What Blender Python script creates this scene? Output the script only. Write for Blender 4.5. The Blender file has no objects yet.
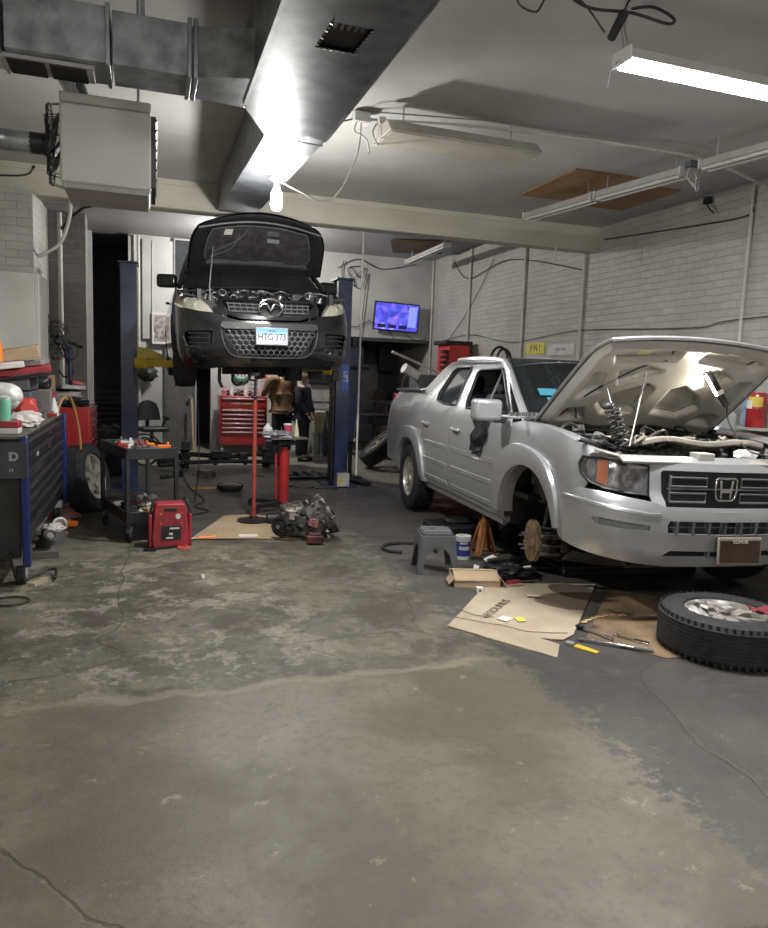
import bpy, bmesh, math, random
from mathutils import Vector, Matrix, Euler, noise
from mathutils.geometry import delaunay_2d_cdt
PI = math.pi
R = math.radians
random.seed(11)
scene = bpy.context.scene
COL = scene.collection
V = Vector


def frame(px, py):
    """image pixel -> ray direction (only used for laying out the room at real distances)"""
    return RF + (px - 384) / 723 * RR + (464 - py) / 723 * RU


CAM_H = 1.55
_p, _r, _y = R(7.1), R(2.1), R(18.2)
RF = V((math.sin(_y) * math.cos(_p), math.cos(_y) * math.cos(_p), -math.sin(_p)))
_R0 = V((math.cos(_y), -math.sin(_y), 0))
_U0 = _R0.cross(RF)
RR = math.cos(_r) * _R0 + math.sin(_r) * _U0
RU = -math.sin(_r) * _R0 + math.cos(_r) * _U0


def atZ(px, py, z=0.0):
    d = frame(px, py)
    t = (z - CAM_H) / d.z
    return V((d.x * t, d.y * t, z))


def atY(px, py, y):
    d = frame(px, py)
    t = y / d.y
    return V((d.x * t, y, CAM_H + d.z * t))


def atX(px, py, x):
    d = frame(px, py)
    t = x / d.x
    return V((x, d.y * t, CAM_H + d.z * t))


# ------------------------------------------------------------------ materials
MATS = {}


def mat(name, col, rough=.5, metal=0., var=.12, scale=6., bump=0., emit=0., col2=None, coat=0., alpha=None, trans=0., detail=4, spots=0.):
    if name in MATS:
        return MATS[name]
    m = bpy.data.materials.new(name)
    m.use_nodes = True
    nt = m.node_tree
    b = nt.nodes['Principled BSDF']
    b.inputs['Roughness'].default_value = rough
    b.inputs['Metallic'].default_value = metal
    b.inputs['Coat Weight'].default_value = coat
    b.inputs['Transmission Weight'].default_value = trans
    tc = nt.nodes.new('ShaderNodeTexCoord')
    nz = nt.nodes.new('ShaderNodeTexNoise')
    nz.inputs['Scale'].default_value = scale
    nz.inputs['Detail'].default_value = detail
    nt.links.new(tc.outputs['Object'], nz.inputs['Vector'])
    rp = nt.nodes.new('ShaderNodeValToRGB')
    c = V(col)
    c2 = V(col2) if col2 else c * (1 - var * 1.6)
    c1 = c if col2 else c * (1 + var * .5)
    rp.color_ramp.elements[0].position = .32
    rp.color_ramp.elements[1].position = .68
    rp.color_ramp.elements[0].color = (*c2, 1)
    rp.color_ramp.elements[1].color = (*[min(1, x) for x in c1], 1)
    nt.links.new(nz.outputs['Fac'], rp.inputs['Fac'])
    out = rp.outputs['Color']
    nt.links.new(out, b.inputs['Base Color'])
    if bump:
        bp = nt.nodes.new('ShaderNodeBump')
        bp.inputs['Strength'].default_value = bump
        bp.inputs['Distance'].default_value = .01
        nt.links.new(nz.outputs['Fac'], bp.inputs['Height'])
        nt.links.new(bp.outputs['Normal'], b.inputs['Normal'])
    if emit:
        b.inputs['Emission Color'].default_value = (*col, 1)
        b.inputs['Emission Strength'].default_value = emit
    MATS[name] = m
    return m


def brick_mat(name, axes, c1=(.50, .485, .44), c2=(.44, .43, .39), mort=(.455, .445, .41)):
    m = bpy.data.materials.new(name)
    m.use_nodes = True
    nt = m.node_tree
    N = nt.nodes.new
    L = nt.links.new
    b = nt.nodes['Principled BSDF']
    b.inputs['Roughness'].default_value = .6
    tc = N('ShaderNodeTexCoord')
    sp = N('ShaderNodeSeparateXYZ')
    cb = N('ShaderNodeCombineXYZ')
    L(tc.outputs['Object'], sp.inputs[0])
    L(sp.outputs[axes[0]], cb.inputs[0])
    L(sp.outputs[axes[1]], cb.inputs[1])
    nz = N('ShaderNodeTexNoise')
    nz.inputs['Scale'].default_value = 5
    nz.inputs['Detail'].default_value = 5
    L(tc.outputs['Object'], nz.inputs['Vector'])
    mixv = N('ShaderNodeMix')
    mixv.data_type = 'VECTOR'
    mixv.inputs[0].default_value = .03
    L(cb.outputs[0], mixv.inputs[4])
    L(nz.outputs['Color'], mixv.inputs[5])
    br = N('ShaderNodeTexBrick')
    br.inputs['Scale'].default_value = 1
    br.inputs['Brick Width'].default_value = .21
    br.inputs['Row Height'].default_value = .073
    br.inputs['Mortar Size'].default_value = .006
    br.inputs['Mortar Smooth'].default_value = 1.0
    br.inputs['Color1'].default_value = (*c1, 1)
    br.inputs['Color2'].default_value = (*c2, 1)
    br.inputs['Mortar'].default_value = (*mort, 1)
    L(mixv.outputs[1], br.inputs['Vector'])
    n2 = N('ShaderNodeTexNoise')
    n2.inputs['Scale'].default_value = 1.3
    n2.inputs['Detail'].default_value = 6
    L(tc.outputs['Object'], n2.inputs['Vector'])
    mx = N('ShaderNodeMix')
    mx.data_type = 'RGBA'
    mx.blend_type = 'MULTIPLY'
    mx.inputs[0].default_value = .45
    L(br.outputs['Color'], mx.inputs[6])
    L(n2.outputs['Fac'], mx.inputs[7])
    L(mx.outputs[2], b.inputs['Base Color'])
    bp = N('ShaderNodeBump')
    bp.inputs['Strength'].default_value = .7
    bp.inputs['Distance'].default_value = .007
    inv = N('ShaderNodeMath')
    inv.operation = 'MULTIPLY_ADD'
    L(br.outputs['Fac'], inv.inputs[0])
    inv.inputs[1].default_value = -1
    L(nz.outputs['Fac'], inv.inputs[2])
    L(inv.outputs[0], bp.inputs['Height'])
    L(bp.outputs['Normal'], b.inputs['Normal'])
    return m


def glass_mat(name, tint=(.5, .55, .55), alpha=.25):
    m = bpy.data.materials.new(name)
    m.use_nodes = True
    nt = m.node_tree
    b = nt.nodes['Principled BSDF']
    b.inputs['Base Color'].default_value = (*tint, 1)
    b.inputs['Roughness'].default_value = .04
    b.inputs['Alpha'].default_value = alpha
    b.inputs['Specular IOR Level'].default_value = .9
    MATS[name] = m
    return m


# ------------------------------------------------------------------ mesh builder
def fromto(p0, p1):
    d = V(p1) - V(p0)
    q = V((0, 0, 1)).rotation_difference(d.normalized())
    return Matrix.Translation(V(p0)) @ q.to_matrix().to_4x4(), d.length


def resample(pts, step, closed=True):
    out = []
    n = len(pts)
    for i in range(n if closed else n - 1):
        a = V(pts[i]); b = V(pts[(i + 1) % n])
        k = max(1, int(math.ceil((b - a).length / step)))
        for j in range(k):
            out.append(a.lerp(b, j / k))
    if not closed:
        out.append(V(pts[-1]))
    return out


def inside(p, poly):
    c = False
    n = len(poly)
    j = n - 1
    for i in range(n):
        a = poly[i]; b = poly[j]
        if (a[1] > p[1]) != (b[1] > p[1]) and p[0] < (b[0] - a[0]) * (p[1] - a[1]) / (b[1] - a[1] + 1e-12) + a[0]:
            c = not c
        j = i
    return c


def pdist(p, poly):
    best = 9
    n = len(poly)
    for i in range(n):
        a = V(poly[i][:2]); b = V(poly[(i + 1) % n][:2])
        ab = b - a
        t = max(0, min(1, (V(p[:2]) - a).dot(ab) / (ab.length_squared + 1e-12)))
        best = min(best, (a + ab * t - V(p[:2])).length)
    return best


def arc(cx, cy, r, a0, a1, n=12, ry=None):
    ry = ry or r
    return [(cx + r * math.cos(R(a0 + (a1 - a0) * i / n)), cy + ry * math.sin(R(a0 + (a1 - a0) * i / n))) for i in range(n + 1)]


def rrect(w, h, r, n=4, cx=0, cy=0):
    p = []
    for sx, sy, a in ((1, 1, 0), (-1, 1, 90), (-1, -1, 180), (1, -1, 270)):
        p += arc(cx + sx * (w / 2 - r), cy + sy * (h / 2 - r), r, a, a + 90, n)
    return p


def itp(x, xs, ys):
    if x <= xs[0]:
        return ys[0]
    for i in range(1, len(xs)):
        if x <= xs[i]:
            t = (x - xs[i - 1]) / (xs[i] - xs[i - 1])
            return ys[i - 1] + (ys[i] - ys[i - 1]) * t
    return ys[-1]


def sitp(x, xs, ys):
    """smooth (catmull) interpolation"""
    n = len(xs)
    if x <= xs[0]:
        return ys[0]
    if x >= xs[-1]:
        return ys[-1]
    for i in range(1, n):
        if x <= xs[i]:
            h = xs[i] - xs[i - 1]
            t = (x - xs[i - 1]) / h
            def sl(k):
                if k == 0: return (ys[1] - ys[0]) / (xs[1] - xs[0])
                if k == n - 1: return (ys[-1] - ys[-2]) / (xs[-1] - xs[-2])
                return (ys[k + 1] - ys[k - 1]) / (xs[k + 1] - xs[k - 1])
            m0 = sl(i - 1) * h; m1 = sl(i) * h
            t2 = t * t; t3 = t2 * t
            return (2 * t3 - 3 * t2 + 1) * ys[i - 1] + (t3 - 2 * t2 + t) * m0 + (-2 * t3 + 3 * t2) * ys[i] + (t3 - t2) * m1


class MB:
    def __init__(s):
        s.bm = bmesh.new()
        s.m = 0

    def add(s, verts, faces):
        vs = [s.bm.verts.new(v) for v in verts]
        for f in faces:
            try:
                fc = s.bm.faces.new([vs[i] for i in f])
                fc.material_index = s.m
            except ValueError:
                pass
        return s

    def mat(s, i):
        s.m = i
        return s

    def box(s, c, size, rot=None, taper=1., M=None):
        x, y, z = [k / 2 for k in size]
        vs = []
        for dz in (-z, z):
            k = taper if dz > 0 else 1
            for dx, dy in ((-x, -y), (x, -y), (x, y), (-x, y)):
                vs.append(V((dx * k, dy * k, dz)))
        T = Matrix.Translation(V(c))
        if rot:
            T = T @ Euler(rot).to_matrix().to_4x4()
        if M:
            T = M @ T
        return s.add([T @ v for v in vs], [(0, 3, 2, 1), (4, 5, 6, 7), (0, 1, 5, 4), (1, 2, 6, 5), (2, 3, 7, 6), (3, 0, 4, 7)])

    def lathe(s, prof, M=None, seg=24, a0=0, a1=360):
        M = M or Matrix()
        full = abs(a1 - a0 - 360) < 1e-6
        n = seg if full else seg + 1
        vs = []
        for r, z in prof:
            for k in range(n):
                a = R(a0 + (a1 - a0) * k / seg)
                vs.append(M @ V((max(r, 1e-5) * math.cos(a), max(r, 1e-5) * math.sin(a), z)))
        fs = []
        for i in range(len(prof) - 1):
            for k in range(seg):
                k2 = (k + 1) % n
                fs.append((i * n + k, i * n + k2, (i + 1) * n + k2, (i + 1) * n + k))
        return s.add(vs, fs)

    def cyl(s, p0, p1, r0, r1=None, seg=14):
        r1 = r0 if r1 is None else r1
        M, L = fromto(p0, p1)
        return s.lathe([(0, 0), (r0, 0), (r1, L), (0, L)], M, seg)

    def ring(s, c, axis, Rr, r, seg=28, seg2=8):
        M, _ = fromto(c, V(c) + V(axis))
        return s.lathe([(Rr + r * math.cos(2 * PI * k / seg2), r * math.sin(2 * PI * k / seg2)) for k in range(seg2 + 1)], M, seg)

    def sphere(s, c, r, seg=14, rot=None):
        if not hasattr(r, '__len__'):
            r = (r, r, r)
        M = Matrix.Translation(V(c))
        if rot:
            M = M @ Euler(rot).to_matrix().to_4x4()
        M = M @ Matrix.Diagonal((*r, 1))
        n = seg // 2
        return s.lathe([(math.sin(PI * i / n), -math.cos(PI * i / n)) for i in range(n + 1)], M, seg)

    def tube(s, pts, r, seg=8, step=None, closed=False, smooth=0):
        P = [V(p) for p in pts]
        if smooth:
            Q = []
            n = len(P)
            for i in range(n if closed else n - 1):
                if closed:
                    a, b, c, d = P[i - 1], P[i], P[(i + 1) % n], P[(i + 2) % n]
                else:
                    a, b, c, d = P[max(0, i - 1)], P[i], P[i + 1], P[min(n - 1, i + 2)]
                for k in range(smooth):
                    t = k / smooth
                    Q.append(.5 * ((2 * b) + (c - a) * t + (2 * a - 5 * b + 4 * c - d) * t * t + (3 * b - a - 3 * c + d) * t ** 3))
            if not closed:
                Q.append(P[-1])
            P = Q
        n = len(P)
        rs = r if hasattr(r, '__len__') else None
        T = []
        for i in range(n):
            if closed:
                d = P[(i + 1) % n] - P[i - 1]
            else:
                d = P[min(n - 1, i + 1)] - P[max(0, i - 1)]
            T.append(d.normalized() if d.length > 1e-9 else V((0, 0, 1)))
        u = T[0].orthogonal().normalized()
        vs = []
        for i in range(n):
            u = (u - T[i] * u.dot(T[i]))
            u = u.normalized() if u.length > 1e-6 else T[i].orthogonal().normalized()
            w = T[i].cross(u)
            rr = itp(i / (n - 1), [k / (len(rs) - 1) for k in range(len(rs))], rs) if rs else r
            for k in range(seg):
                a = 2 * PI * k / seg
                vs.append(P[i] + (u * math.cos(a) + w * math.sin(a)) * rr)
        fs = []
        for i in range(n if closed else n - 1):
            j = (i + 1) % n
            for k in range(seg):
                k2 = (k + 1) % seg
                fs.append((i * seg + k, i * seg + k2, j * seg + k2, j * seg + k))
        if not closed:
            fs.append(tuple(range(seg - 1, -1, -1)))
            fs.append(tuple((n - 1) * seg + k for k in range(seg)))
        return s.add(vs, fs)

    def prism(s, poly, z0, z1, M=None, taper=1.):
        M = M or Matrix()
        n = len(poly)
        cx = sum(p[0] for p in poly) / n; cy = sum(p[1] for p in poly) / n
        vs = [M @ V((p[0], p[1], z0)) for p in poly] + [M @ V((cx + (p[0] - cx) * taper, cy + (p[1] - cy) * taper, z1)) for p in poly]
        return s.add(vs, [tuple(range(n - 1, -1, -1)), tuple(range(n, 2 * n))] + [(i, (i + 1) % n, n + (i + 1) % n, n + i) for i in range(n)])

    def grid(s, fn, nu, nv, thick=0.):
        vs = [V(fn(i / nu, j / nv)) for j in range(nv + 1) for i in range(nu + 1)]
        fs = [(j * (nu + 1) + i, j * (nu + 1) + i + 1, (j + 1) * (nu + 1) + i + 1, (j + 1) * (nu + 1) + i) for j in range(nv) for i in range(nu)]
        if thick:
            return s._solid(vs, fs, thick)
        return s.add(vs, fs)

    def _solid(s, vs, fs, thick):
        b = bmesh.new()
        bv = [b.verts.new(v) for v in vs]
        for f in fs:
            try:
                b.faces.new([bv[i] for i in f])
            except ValueError:
                pass
        loose = [v for v in b.verts if not v.link_faces]
        bmesh.ops.delete(b, geom=loose, context='VERTS')
        bmesh.ops.remove_doubles(b, verts=b.verts[:], dist=1e-5)
        bmesh.ops.recalc_face_normals(b, faces=b.faces[:])
        b.normal_update()
        old = b.verts[:]
        of = b.faces[:]
        nv = {v: b.verts.new(v.co - v.normal * thick) for v in old}
        for f in of:
            b.faces.new([nv[v] for v in reversed(f.verts[:])])
        for e in [e for e in b.edges if len(e.link_faces) == 1 and e.verts[0] in nv and e.verts[1] in nv]:
            a_, c_ = e.verts
            try:
                b.faces.new([c_, a_, nv[a_], nv[c_]])
            except ValueError:
                pass
        for f in b.faces:
            f.material_index = s.m
        me = bpy.data.meshes.new('tmp')
        b.to_mesh(me)
        b.free()
        s.bm.from_mesh(me)
        bpy.data.meshes.remove(me)
        return s

    def panel(s, outline, fn, step=.06, holes=(), thick=.012):
        ol = resample([V((p[0], p[1])) for p in outline], step)
        hs = [resample([V((p[0], p[1])) for p in h], step) for h in holes]
        pts = []; edges = []
        for loop in [ol] + hs:
            k0 = len(pts)
            pts += [V((p[0], p[1])) for p in loop]
            edges += [(k0 + i, k0 + (i + 1) % len(loop)) for i in range(len(loop))]
        x0 = min(p[0] for p in ol); x1 = max(p[0] for p in ol)
        y0 = min(p[1] for p in ol); y1 = max(p[1] for p in ol)
        allb = list(pts)
        x = x0 + step / 2
        while x < x1:
            y = y0 + step / 2
            while y < y1:
                if inside((x, y), ol) and not any(inside((x, y), h) for h in hs) and min((V((x, y)) - q).length_squared for q in allb) > (step * .55) ** 2:
                    pts.append(V((x, y)))
                y += step
            x += step
        r = delaunay_2d_cdt(pts, edges, [], 0, 1e-6)
        vs2, fs = r[0], r[2]
        keep = []
        for f in fs:
            c = sum((vs2[i] for i in f), V((0, 0))) / len(f)
            if inside(c, ol) and not any(inside(c, h) for h in hs):
                keep.append(f)
        v3 = [V(fn(p[0], p[1])) for p in vs2]
        if thick:
            return s._solid(v3, keep, thick)
        return s.add(v3, keep)

    def fullpanel(s, half, mapgen, s0, step=.06, holes_c=(), holes_s=(), thick=.012, off=0.):
        """one panel across the whole nose: 'half' starts and ends on the centre line"""
        def full(h):
            r_ = [(p[0] - s0, p[1]) for p in h]
            r_[0] = (0, r_[0][1]); r_[-1] = (0, r_[-1][1])
            return r_ + [(-p[0], p[1]) for p in r_[::-1]][1:-1]
        hs = [full(h) for h in holes_c]
        for h in holes_s:
            hs += [[(p[0] - s0, p[1]) for p in h], [(s0 - p[0], p[1]) for p in h]]
        f1 = mapgen(off, 1); f2 = mapgen(off, -1)
        return s.panel(full(half), lambda u, v: f1(s0 + u, v) if u >= 0 else f2(s0 - u, v), step, hs, thick)

    def text(s, body, size, M, depth=.002, align='CENTER', bold=0.):
        cu = bpy.data.curves.new('t', 'FONT')
        cu.body = body
        cu.size = size
        cu.align_x = align
        cu.align_y = 'CENTER'
        cu.extrude = depth / 2
        cu.offset = bold
        cu.resolution_u = 3
        ob = bpy.data.objects.new('t', cu)
        COL.objects.link(ob)
        dg = bpy.context.evaluated_depsgraph_get()
        dg.update()
        me = bpy.data.meshes.new_from_object(ob.evaluated_get(dg))
        me.transform(M)
        b = bmesh.new(); b.from_mesh(me)
        for f in b.faces:
            f.material_index = s.m
        b.to_mesh(me); b.free()
        s.bm.from_mesh(me)
        bpy.data.objects.remove(ob)
        bpy.data.curves.remove(cu)
        bpy.data.meshes.remove(me)
        return s

    def blob(s, c, r, seed=0, amp=.35, freq=2.5, sub=3, flat=None):
        b = bmesh.new()
        bmesh.ops.create_icosphere(b, subdivisions=sub, radius=1)
        o = V((seed * 3.1, seed * 1.7, seed * .9))
        for v in b.verts:
            n = noise.noise(v.co * freq + o) + .5 * noise.noise(v.co * freq * 2.3 + o)
            d = v.co * (1 + amp * n)
            v.co = V((d.x * r[0] + c[0], d.y * r[1] + c[1], d.z * r[2] + c[2]))
            if flat is not None and v.co.z < flat:
                v.co.z = flat
        for f in b.faces:
            f.material_index = s.m
        me = bpy.data.meshes.new('tmp'); b.to_mesh(me); b.free()
        s.bm.from_mesh(me); bpy.data.meshes.remove(me)
        return s

    def build(s, name, mats, parent=None, loc=None, rot=None, smooth=38, bevel=0., seg=2, recalc=True, subsurf=0):
        bm = s.bm
        if recalc:
            bmesh.ops.recalc_face_normals(bm, faces=bm.faces[:])
        if smooth:
            lim = R(smooth)
            for f in bm.faces:
                f.smooth = True
            for e in bm.edges:
                if len(e.link_faces) == 2:
                    if e.calc_face_angle(0) > lim:
                        e.smooth = False
                else:
                    e.smooth = True
        me = bpy.data.meshes.new(name)
        bm.to_mesh(me)
        bm.free()
        o = bpy.data.objects.new(name, me)
        COL.objects.link(o)
        if not isinstance(mats, (list, tuple)):
            mats = [mats]
        for m in mats:
            me.materials.append(m)
        if parent:
            o.parent = parent
        if loc is not None:
            o.location = loc
        if rot is not None:
            o.rotation_euler = rot
        if bevel:
            b = o.modifiers.new('bevel', 'BEVEL')
            b.width = bevel
            b.segments = seg
            b.limit_method = 'ANGLE'
            b.angle_limit = R(40)
            b.harden_normals = False
        if subsurf:
            q = o.modifiers.new('sub', 'SUBSURF'); q.levels = subsurf; q.render_levels = subsurf
        return o


def tag(o, label, cat, group=None):
    o['label'] = label
    o['category'] = cat
    if group:
        o['group'] = group
    return o


def thing(name, label, cat, loc=(0, 0, 0), rz=0., group=None, rot=None):
    o = bpy.data.objects.new(name, None)
    o.empty_display_size = .1
    COL.objects.link(o)
    o.location = loc
    o.rotation_euler = rot if rot else (0, 0, rz)
    return tag(o, label, cat, group)


def struct(o):
    o['kind'] = 'structure'
    return o


def stuff(o):
    o['kind'] = 'stuff'
    return o


def copy_tree(o, parent=None):
    c = o.copy()
    COL.objects.link(c)
    if parent:
        c.parent = parent
    for ch in list(o.children):
        copy_tree(ch, c)
    return c


def TM(loc, rot=(0, 0, 0)):
    return Matrix.Translation(V(loc)) @ Euler(rot).to_matrix().to_4x4()


# common materials
WHITE = mat('painted_white', (.50, .49, .46), .6, var=.12, scale=2.5)
CEIL = mat('ceiling_paint', (.46, .455, .44), .55, var=.14, scale=1.1)
CREAM = mat('cream_beam_paint', (.52, .50, .42), .5, var=.08, scale=2)
GALV = mat('galvanised_steel', (.40, .42, .45), .34, .55, var=.28, scale=9, bump=.05)
GALVD = mat('galvanised_seam', (.33, .35, .37), .4, .8, var=.2)
BLACK = mat('black_plastic', (.018, .018, .02), .45, var=.2)
RUBBER = mat('tyre_rubber', (.022, .022, .024), .8, var=.3, scale=20, bump=.15)
DIRTYM = mat('greasy_metal', (.10, .10, .10), .5, .6, var=.6, scale=25, bump=.3)
DARKM = mat('dark_metal', (.035, .036, .04), .45, .5, var=.4, scale=15)
ALU = mat('cast_aluminium', (.38, .38, .38), .42, .8, var=.35, scale=25, bump=.2)
CHROME = mat('chrome', (.7, .7, .72), .12, 1., var=.05)
STEEL = mat('bare_steel', (.45, .45, .46), .3, .9, var=.2)
REDP = mat('red_enamel', (.34, .020, .022), .32, var=.15, coat=.4)
REDD = mat('red_plastic', (.33, .03, .04), .45, var=.15)
BLUEP = mat('lift_blue_paint', (.022, .036, .105), .35, var=.25, coat=.3)
CARD = mat('brown_cardboard', (.40, .30, .19), .85, var=.12, scale=3)
CARDD = mat('kraft_paper_board', (.44, .37, .26), .85, var=.14, scale=2.2)
YELLOWP = mat('yellow_paint', (.62, .45, .04), .45, var=.15)
RUST = mat('rusty_metal', (.30, .14, .06), .8, .2, var=.5, scale=22, bump=.3, col2=(.12, .07, .045))
WOOD = mat('raw_wood', (.42, .27, .14), .7, var=.2, scale=10)
ORANGE = mat('orange_plastic', (.80, .22, .03), .4)
TAPEW = mat('white_plastic', (.62, .62, .6), .4, var=.06)
GREYP = mat('grey_plastic', (.10, .105, .11), .55, var=.12)
CLOTHW = mat('white_shop_cloth', (.55, .53, .5), .9, var=.2, bump=.3)
WIRE = mat('cable_black', (.02, .02, .02), .5)
WIREW = mat('cable_white', (.5, .48, .45), .5)
PAPER = mat('paper_white', (.65, .63, .6), .8, var=.05)
# ------------------------------------------------------------------ the room
def floor_material():
    m = bpy.data.materials.new('worn_concrete')
    m.use_nodes = True
    nt = m.node_tree
    N = nt.nodes.new
    L = nt.links.new
    b = nt.nodes['Principled BSDF']
    tc = N('ShaderNodeTexCoord')
    co = tc.outputs['Object']
    sep = N('ShaderNodeSeparateXYZ')
    L(co, sep.inputs[0])

    def noise_(scale, detail=6, dist=0., rough=.6, off=(0, 0, 0)):
        mp = N('ShaderNodeMapping')
        mp.inputs['Location'].default_value = off
        L(co, mp.inputs[0])
        n = N('ShaderNodeTexNoise')
        n.inputs['Scale'].default_value = scale
        n.inputs['Detail'].default_value = detail
        n.inputs['Distortion'].default_value = dist
        n.inputs['Roughness'].default_value = rough
        L(mp.outputs[0], n.inputs['Vector'])
        return n.outputs['Fac']

    def ramp(src, a, c, inv=False):
        r = N('ShaderNodeMapRange')
        r.interpolation_type = 'SMOOTHSTEP'
        r.inputs[1].default_value = a
        r.inputs[2].default_value = c
        r.inputs[3].default_value = 1 if inv else 0
        r.inputs[4].default_value = 0 if inv else 1
        L(src, r.inputs[0])
        return r.outputs[0]

    def math_(op, a, c):
        n = N('ShaderNodeMath')
        n.operation = op
        for i, k in enumerate((a, c)):
            if hasattr(k, 'node'):
                L(k, n.inputs[i])
            else:
                n.inputs[i].default_value = k
        return n.outputs[0]

    def mix(f, a, c):
        n = N('ShaderNodeMix')
        n.data_type = 'RGBA'
        if hasattr(f, 'node'):
            L(f, n.inputs[0])
        else:
            n.inputs[0].default_value = f
        for i, k in ((6, a), (7, c)):
            if hasattr(k, 'node'):
                L(k, n.inputs[i])
            else:
                n.inputs[i].default_value = (*k, 1)
        return n.outputs[2]

    n1 = noise_(1.1, 8, .3)
    n2 = noise_(4.5, 10, .3, .7)
    n3 = noise_(22, 8, 0, .75)
    fine = noise_(90, 3)
    n4 = noise_(9, 10, .2, .8, (2, 8, 0))
    X_, Y_ = sep.outputs[0], sep.outputs[1]
    # rear and middle bay: dark olive grey, patchy
    base = mix(ramp(n1, .38, .62), (.080, .075, .055), (.150, .142, .105))
    base = mix(math_('MULTIPLY', ramp(n2, .50, .62), .75), base, (.062, .056, .044))
    base = mix(math_('MULTIPLY', ramp(n4, .46, .62), .55), base, (.19, .182, .145))
    base = mix(math_('MULTIPLY', ramp(n3, .48, .68), .45), base, (.055, .052, .044))
    # pale flaking paint over the middle bay
    fl = ramp(noise_(3.0, 14, 0, .78, (1, 9, 0)), .525, .545)
    band = math_('MULTIPLY', ramp(Y_, 3.2, 3.7), ramp(Y_, 5.6, 7.0, True))
    band = math_('MULTIPLY', band, ramp(X_, .5, 1.5, True))
    flc = mix(ramp(n3, .4, .65), (.20, .19, .15), (.36, .345, .285))
    base = mix(math_('MULTIPLY', math_('MULTIPLY', fl, band), .75), base, flc)
    # brown stains
    st = math_('MULTIPLY', ramp(noise_(1.7, 10, .3, .65, (7, 7, 0)), .52, .60), .65)
    base = mix(st, base, (.058, .050, .040))
    # darkest under the lift, paler floor behind it
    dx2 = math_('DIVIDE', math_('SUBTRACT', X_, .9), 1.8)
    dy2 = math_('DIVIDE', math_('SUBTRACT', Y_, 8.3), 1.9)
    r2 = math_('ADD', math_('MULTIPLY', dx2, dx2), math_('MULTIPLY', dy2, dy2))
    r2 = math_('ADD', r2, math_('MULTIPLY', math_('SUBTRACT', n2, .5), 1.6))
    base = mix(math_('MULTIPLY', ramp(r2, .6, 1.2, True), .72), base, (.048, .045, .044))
    bk = ramp(math_('ADD', Y_, math_('MULTIPLY', math_('SUBTRACT', n2, .5), 1.4)), 9.2, 10.0)
    base = mix(math_('MULTIPLY', bk, .75), base, (.235, .225, .20))
    base = mix(math_('MULTIPLY', math_('MULTIPLY', bk, ramp(n4, .5, .65)), .4), base, (.09, .085, .08))
    # painted dark grey lane on the truck side
    wob = math_('ADD', math_('MULTIPLY', math_('SUBTRACT', n2, .5), 1.2), math_('MULTIPLY', math_('SUBTRACT', n3, .5), .5))
    ed_ = math_('ADD', X_, wob)
    lane = ramp(ed_, 1.80, 1.92)
    lanecol = mix(ramp(n1, .35, .65), (.050, .048, .045), (.082, .078, .070))
    lanecol = mix(math_('MULTIPLY', ramp(n4, .5, .66), .35), lanecol, (.12, .115, .108))
    lanecol = mix(math_('MULTIPLY', ramp(noise_(13, 12, 0, .85, (6, 1, 0)), .585, .60), math_('MULTIPLY', ramp(Y_, 2.6, 3.4, True), .5)), lanecol, (.25, .24, .20))
    base = mix(math_('MULTIPLY', lane, math_('SUBTRACT', 1.0, math_('MULTIPLY', bk, .8))), base, lanecol)
    # plain tan slab in front, wavy joint
    yy = math_('ADD', Y_, math_('MULTIPLY', math_('SUBTRACT', noise_(2.2, 6, 0, .6, (3, 1, 0)), .5), .35))
    front = ramp(yy, 3.42, 3.46, True)
    e2 = math_('ADD', X_, math_('MULTIPLY', math_('SUBTRACT', n4, .5), .9))
    front = math_('MULTIPLY', front, ramp(math_('ADD', e2, math_('MULTIPLY', math_('SUBTRACT', n3, .5), .5)), 1.84, 1.92, True))
    slab = mix(ramp(noise_(1.3, 8, .3, .6, (5, 2, 0)), .40, .60), (.108, .098, .070), (.172, .160, .122))
    slab = mix(math_('MULTIPLY', ramp(n3, .46, .66), .5), slab, (.085, .077, .058))
    slab = mix(math_('MULTIPLY', ramp(noise_(6, 12, 0, .8, (4, 3, 0)), .60, .615), .55), slab, (.30, .285, .23))
    slab = mix(math_('MULTIPLY', ramp(n2, .60, .66), .35), slab, (.085, .078, .062))
    base = mix(math_('MULTIPLY', front, .92), base, slab)
    jy = math_('ABSOLUTE', math_('SUBTRACT', yy, 3.44), 0)
    base = mix(math_('MULTIPLY', math_('MULTIPLY', ramp(jy, .012, .05, True), ramp(X_, 1.6, 2.0, True)), .45), base, (.27, .24, .17))
    fl3 = math_('MULTIPLY', ramp(noise_(34, 6, 0, .8), .68, .70), .5)
    base = mix(fl3, base, (.30, .29, .24))
    # cracks
    vo = N('ShaderNodeTexVoronoi')
    vo.feature = 'DISTANCE_TO_EDGE'
    vo.inputs['Scale'].default_value = .55
    wv = N('ShaderNodeMix')
    wv.data_type = 'VECTOR'
    wv.inputs[0].default_value = .22
    nz = N('ShaderNodeTexNoise')
    nz.inputs['Scale'].default_value = 2.2
    nz.inputs['Detail'].default_value = 7
    L(co, nz.inputs['Vector'])
    L(co, wv.inputs[4])
    L(nz.outputs['Color'], wv.inputs[5])
    L(wv.outputs[1], vo.inputs['Vector'])
    cr = ramp(vo.outputs['Distance'], .001, .004, True)
    base = mix(math_('MULTIPLY', cr, .6), base, (.05, .046, .038))
    L(base, b.inputs['Base Color'])
    rg = N('ShaderNodeMapRange')
    rg.inputs[3].default_value = .30
    rg.inputs[4].default_value = .72
    L(n2, rg.inputs[0])
    L(rg.outputs[0], b.inputs['Roughness'])
    b.inputs['Specular IOR Level'].default_value = .4
    bp = N('ShaderNodeBump')
    bp.inputs['Strength'].default_value = .35
    bp.inputs['Distance'].default_value = .006
    hh = math_('ADD', math_('MULTIPLY', n3, .6), math_('SUBTRACT', math_('MULTIPLY', fine, .3), math_('MULTIPLY', cr, 1.)))
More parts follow.
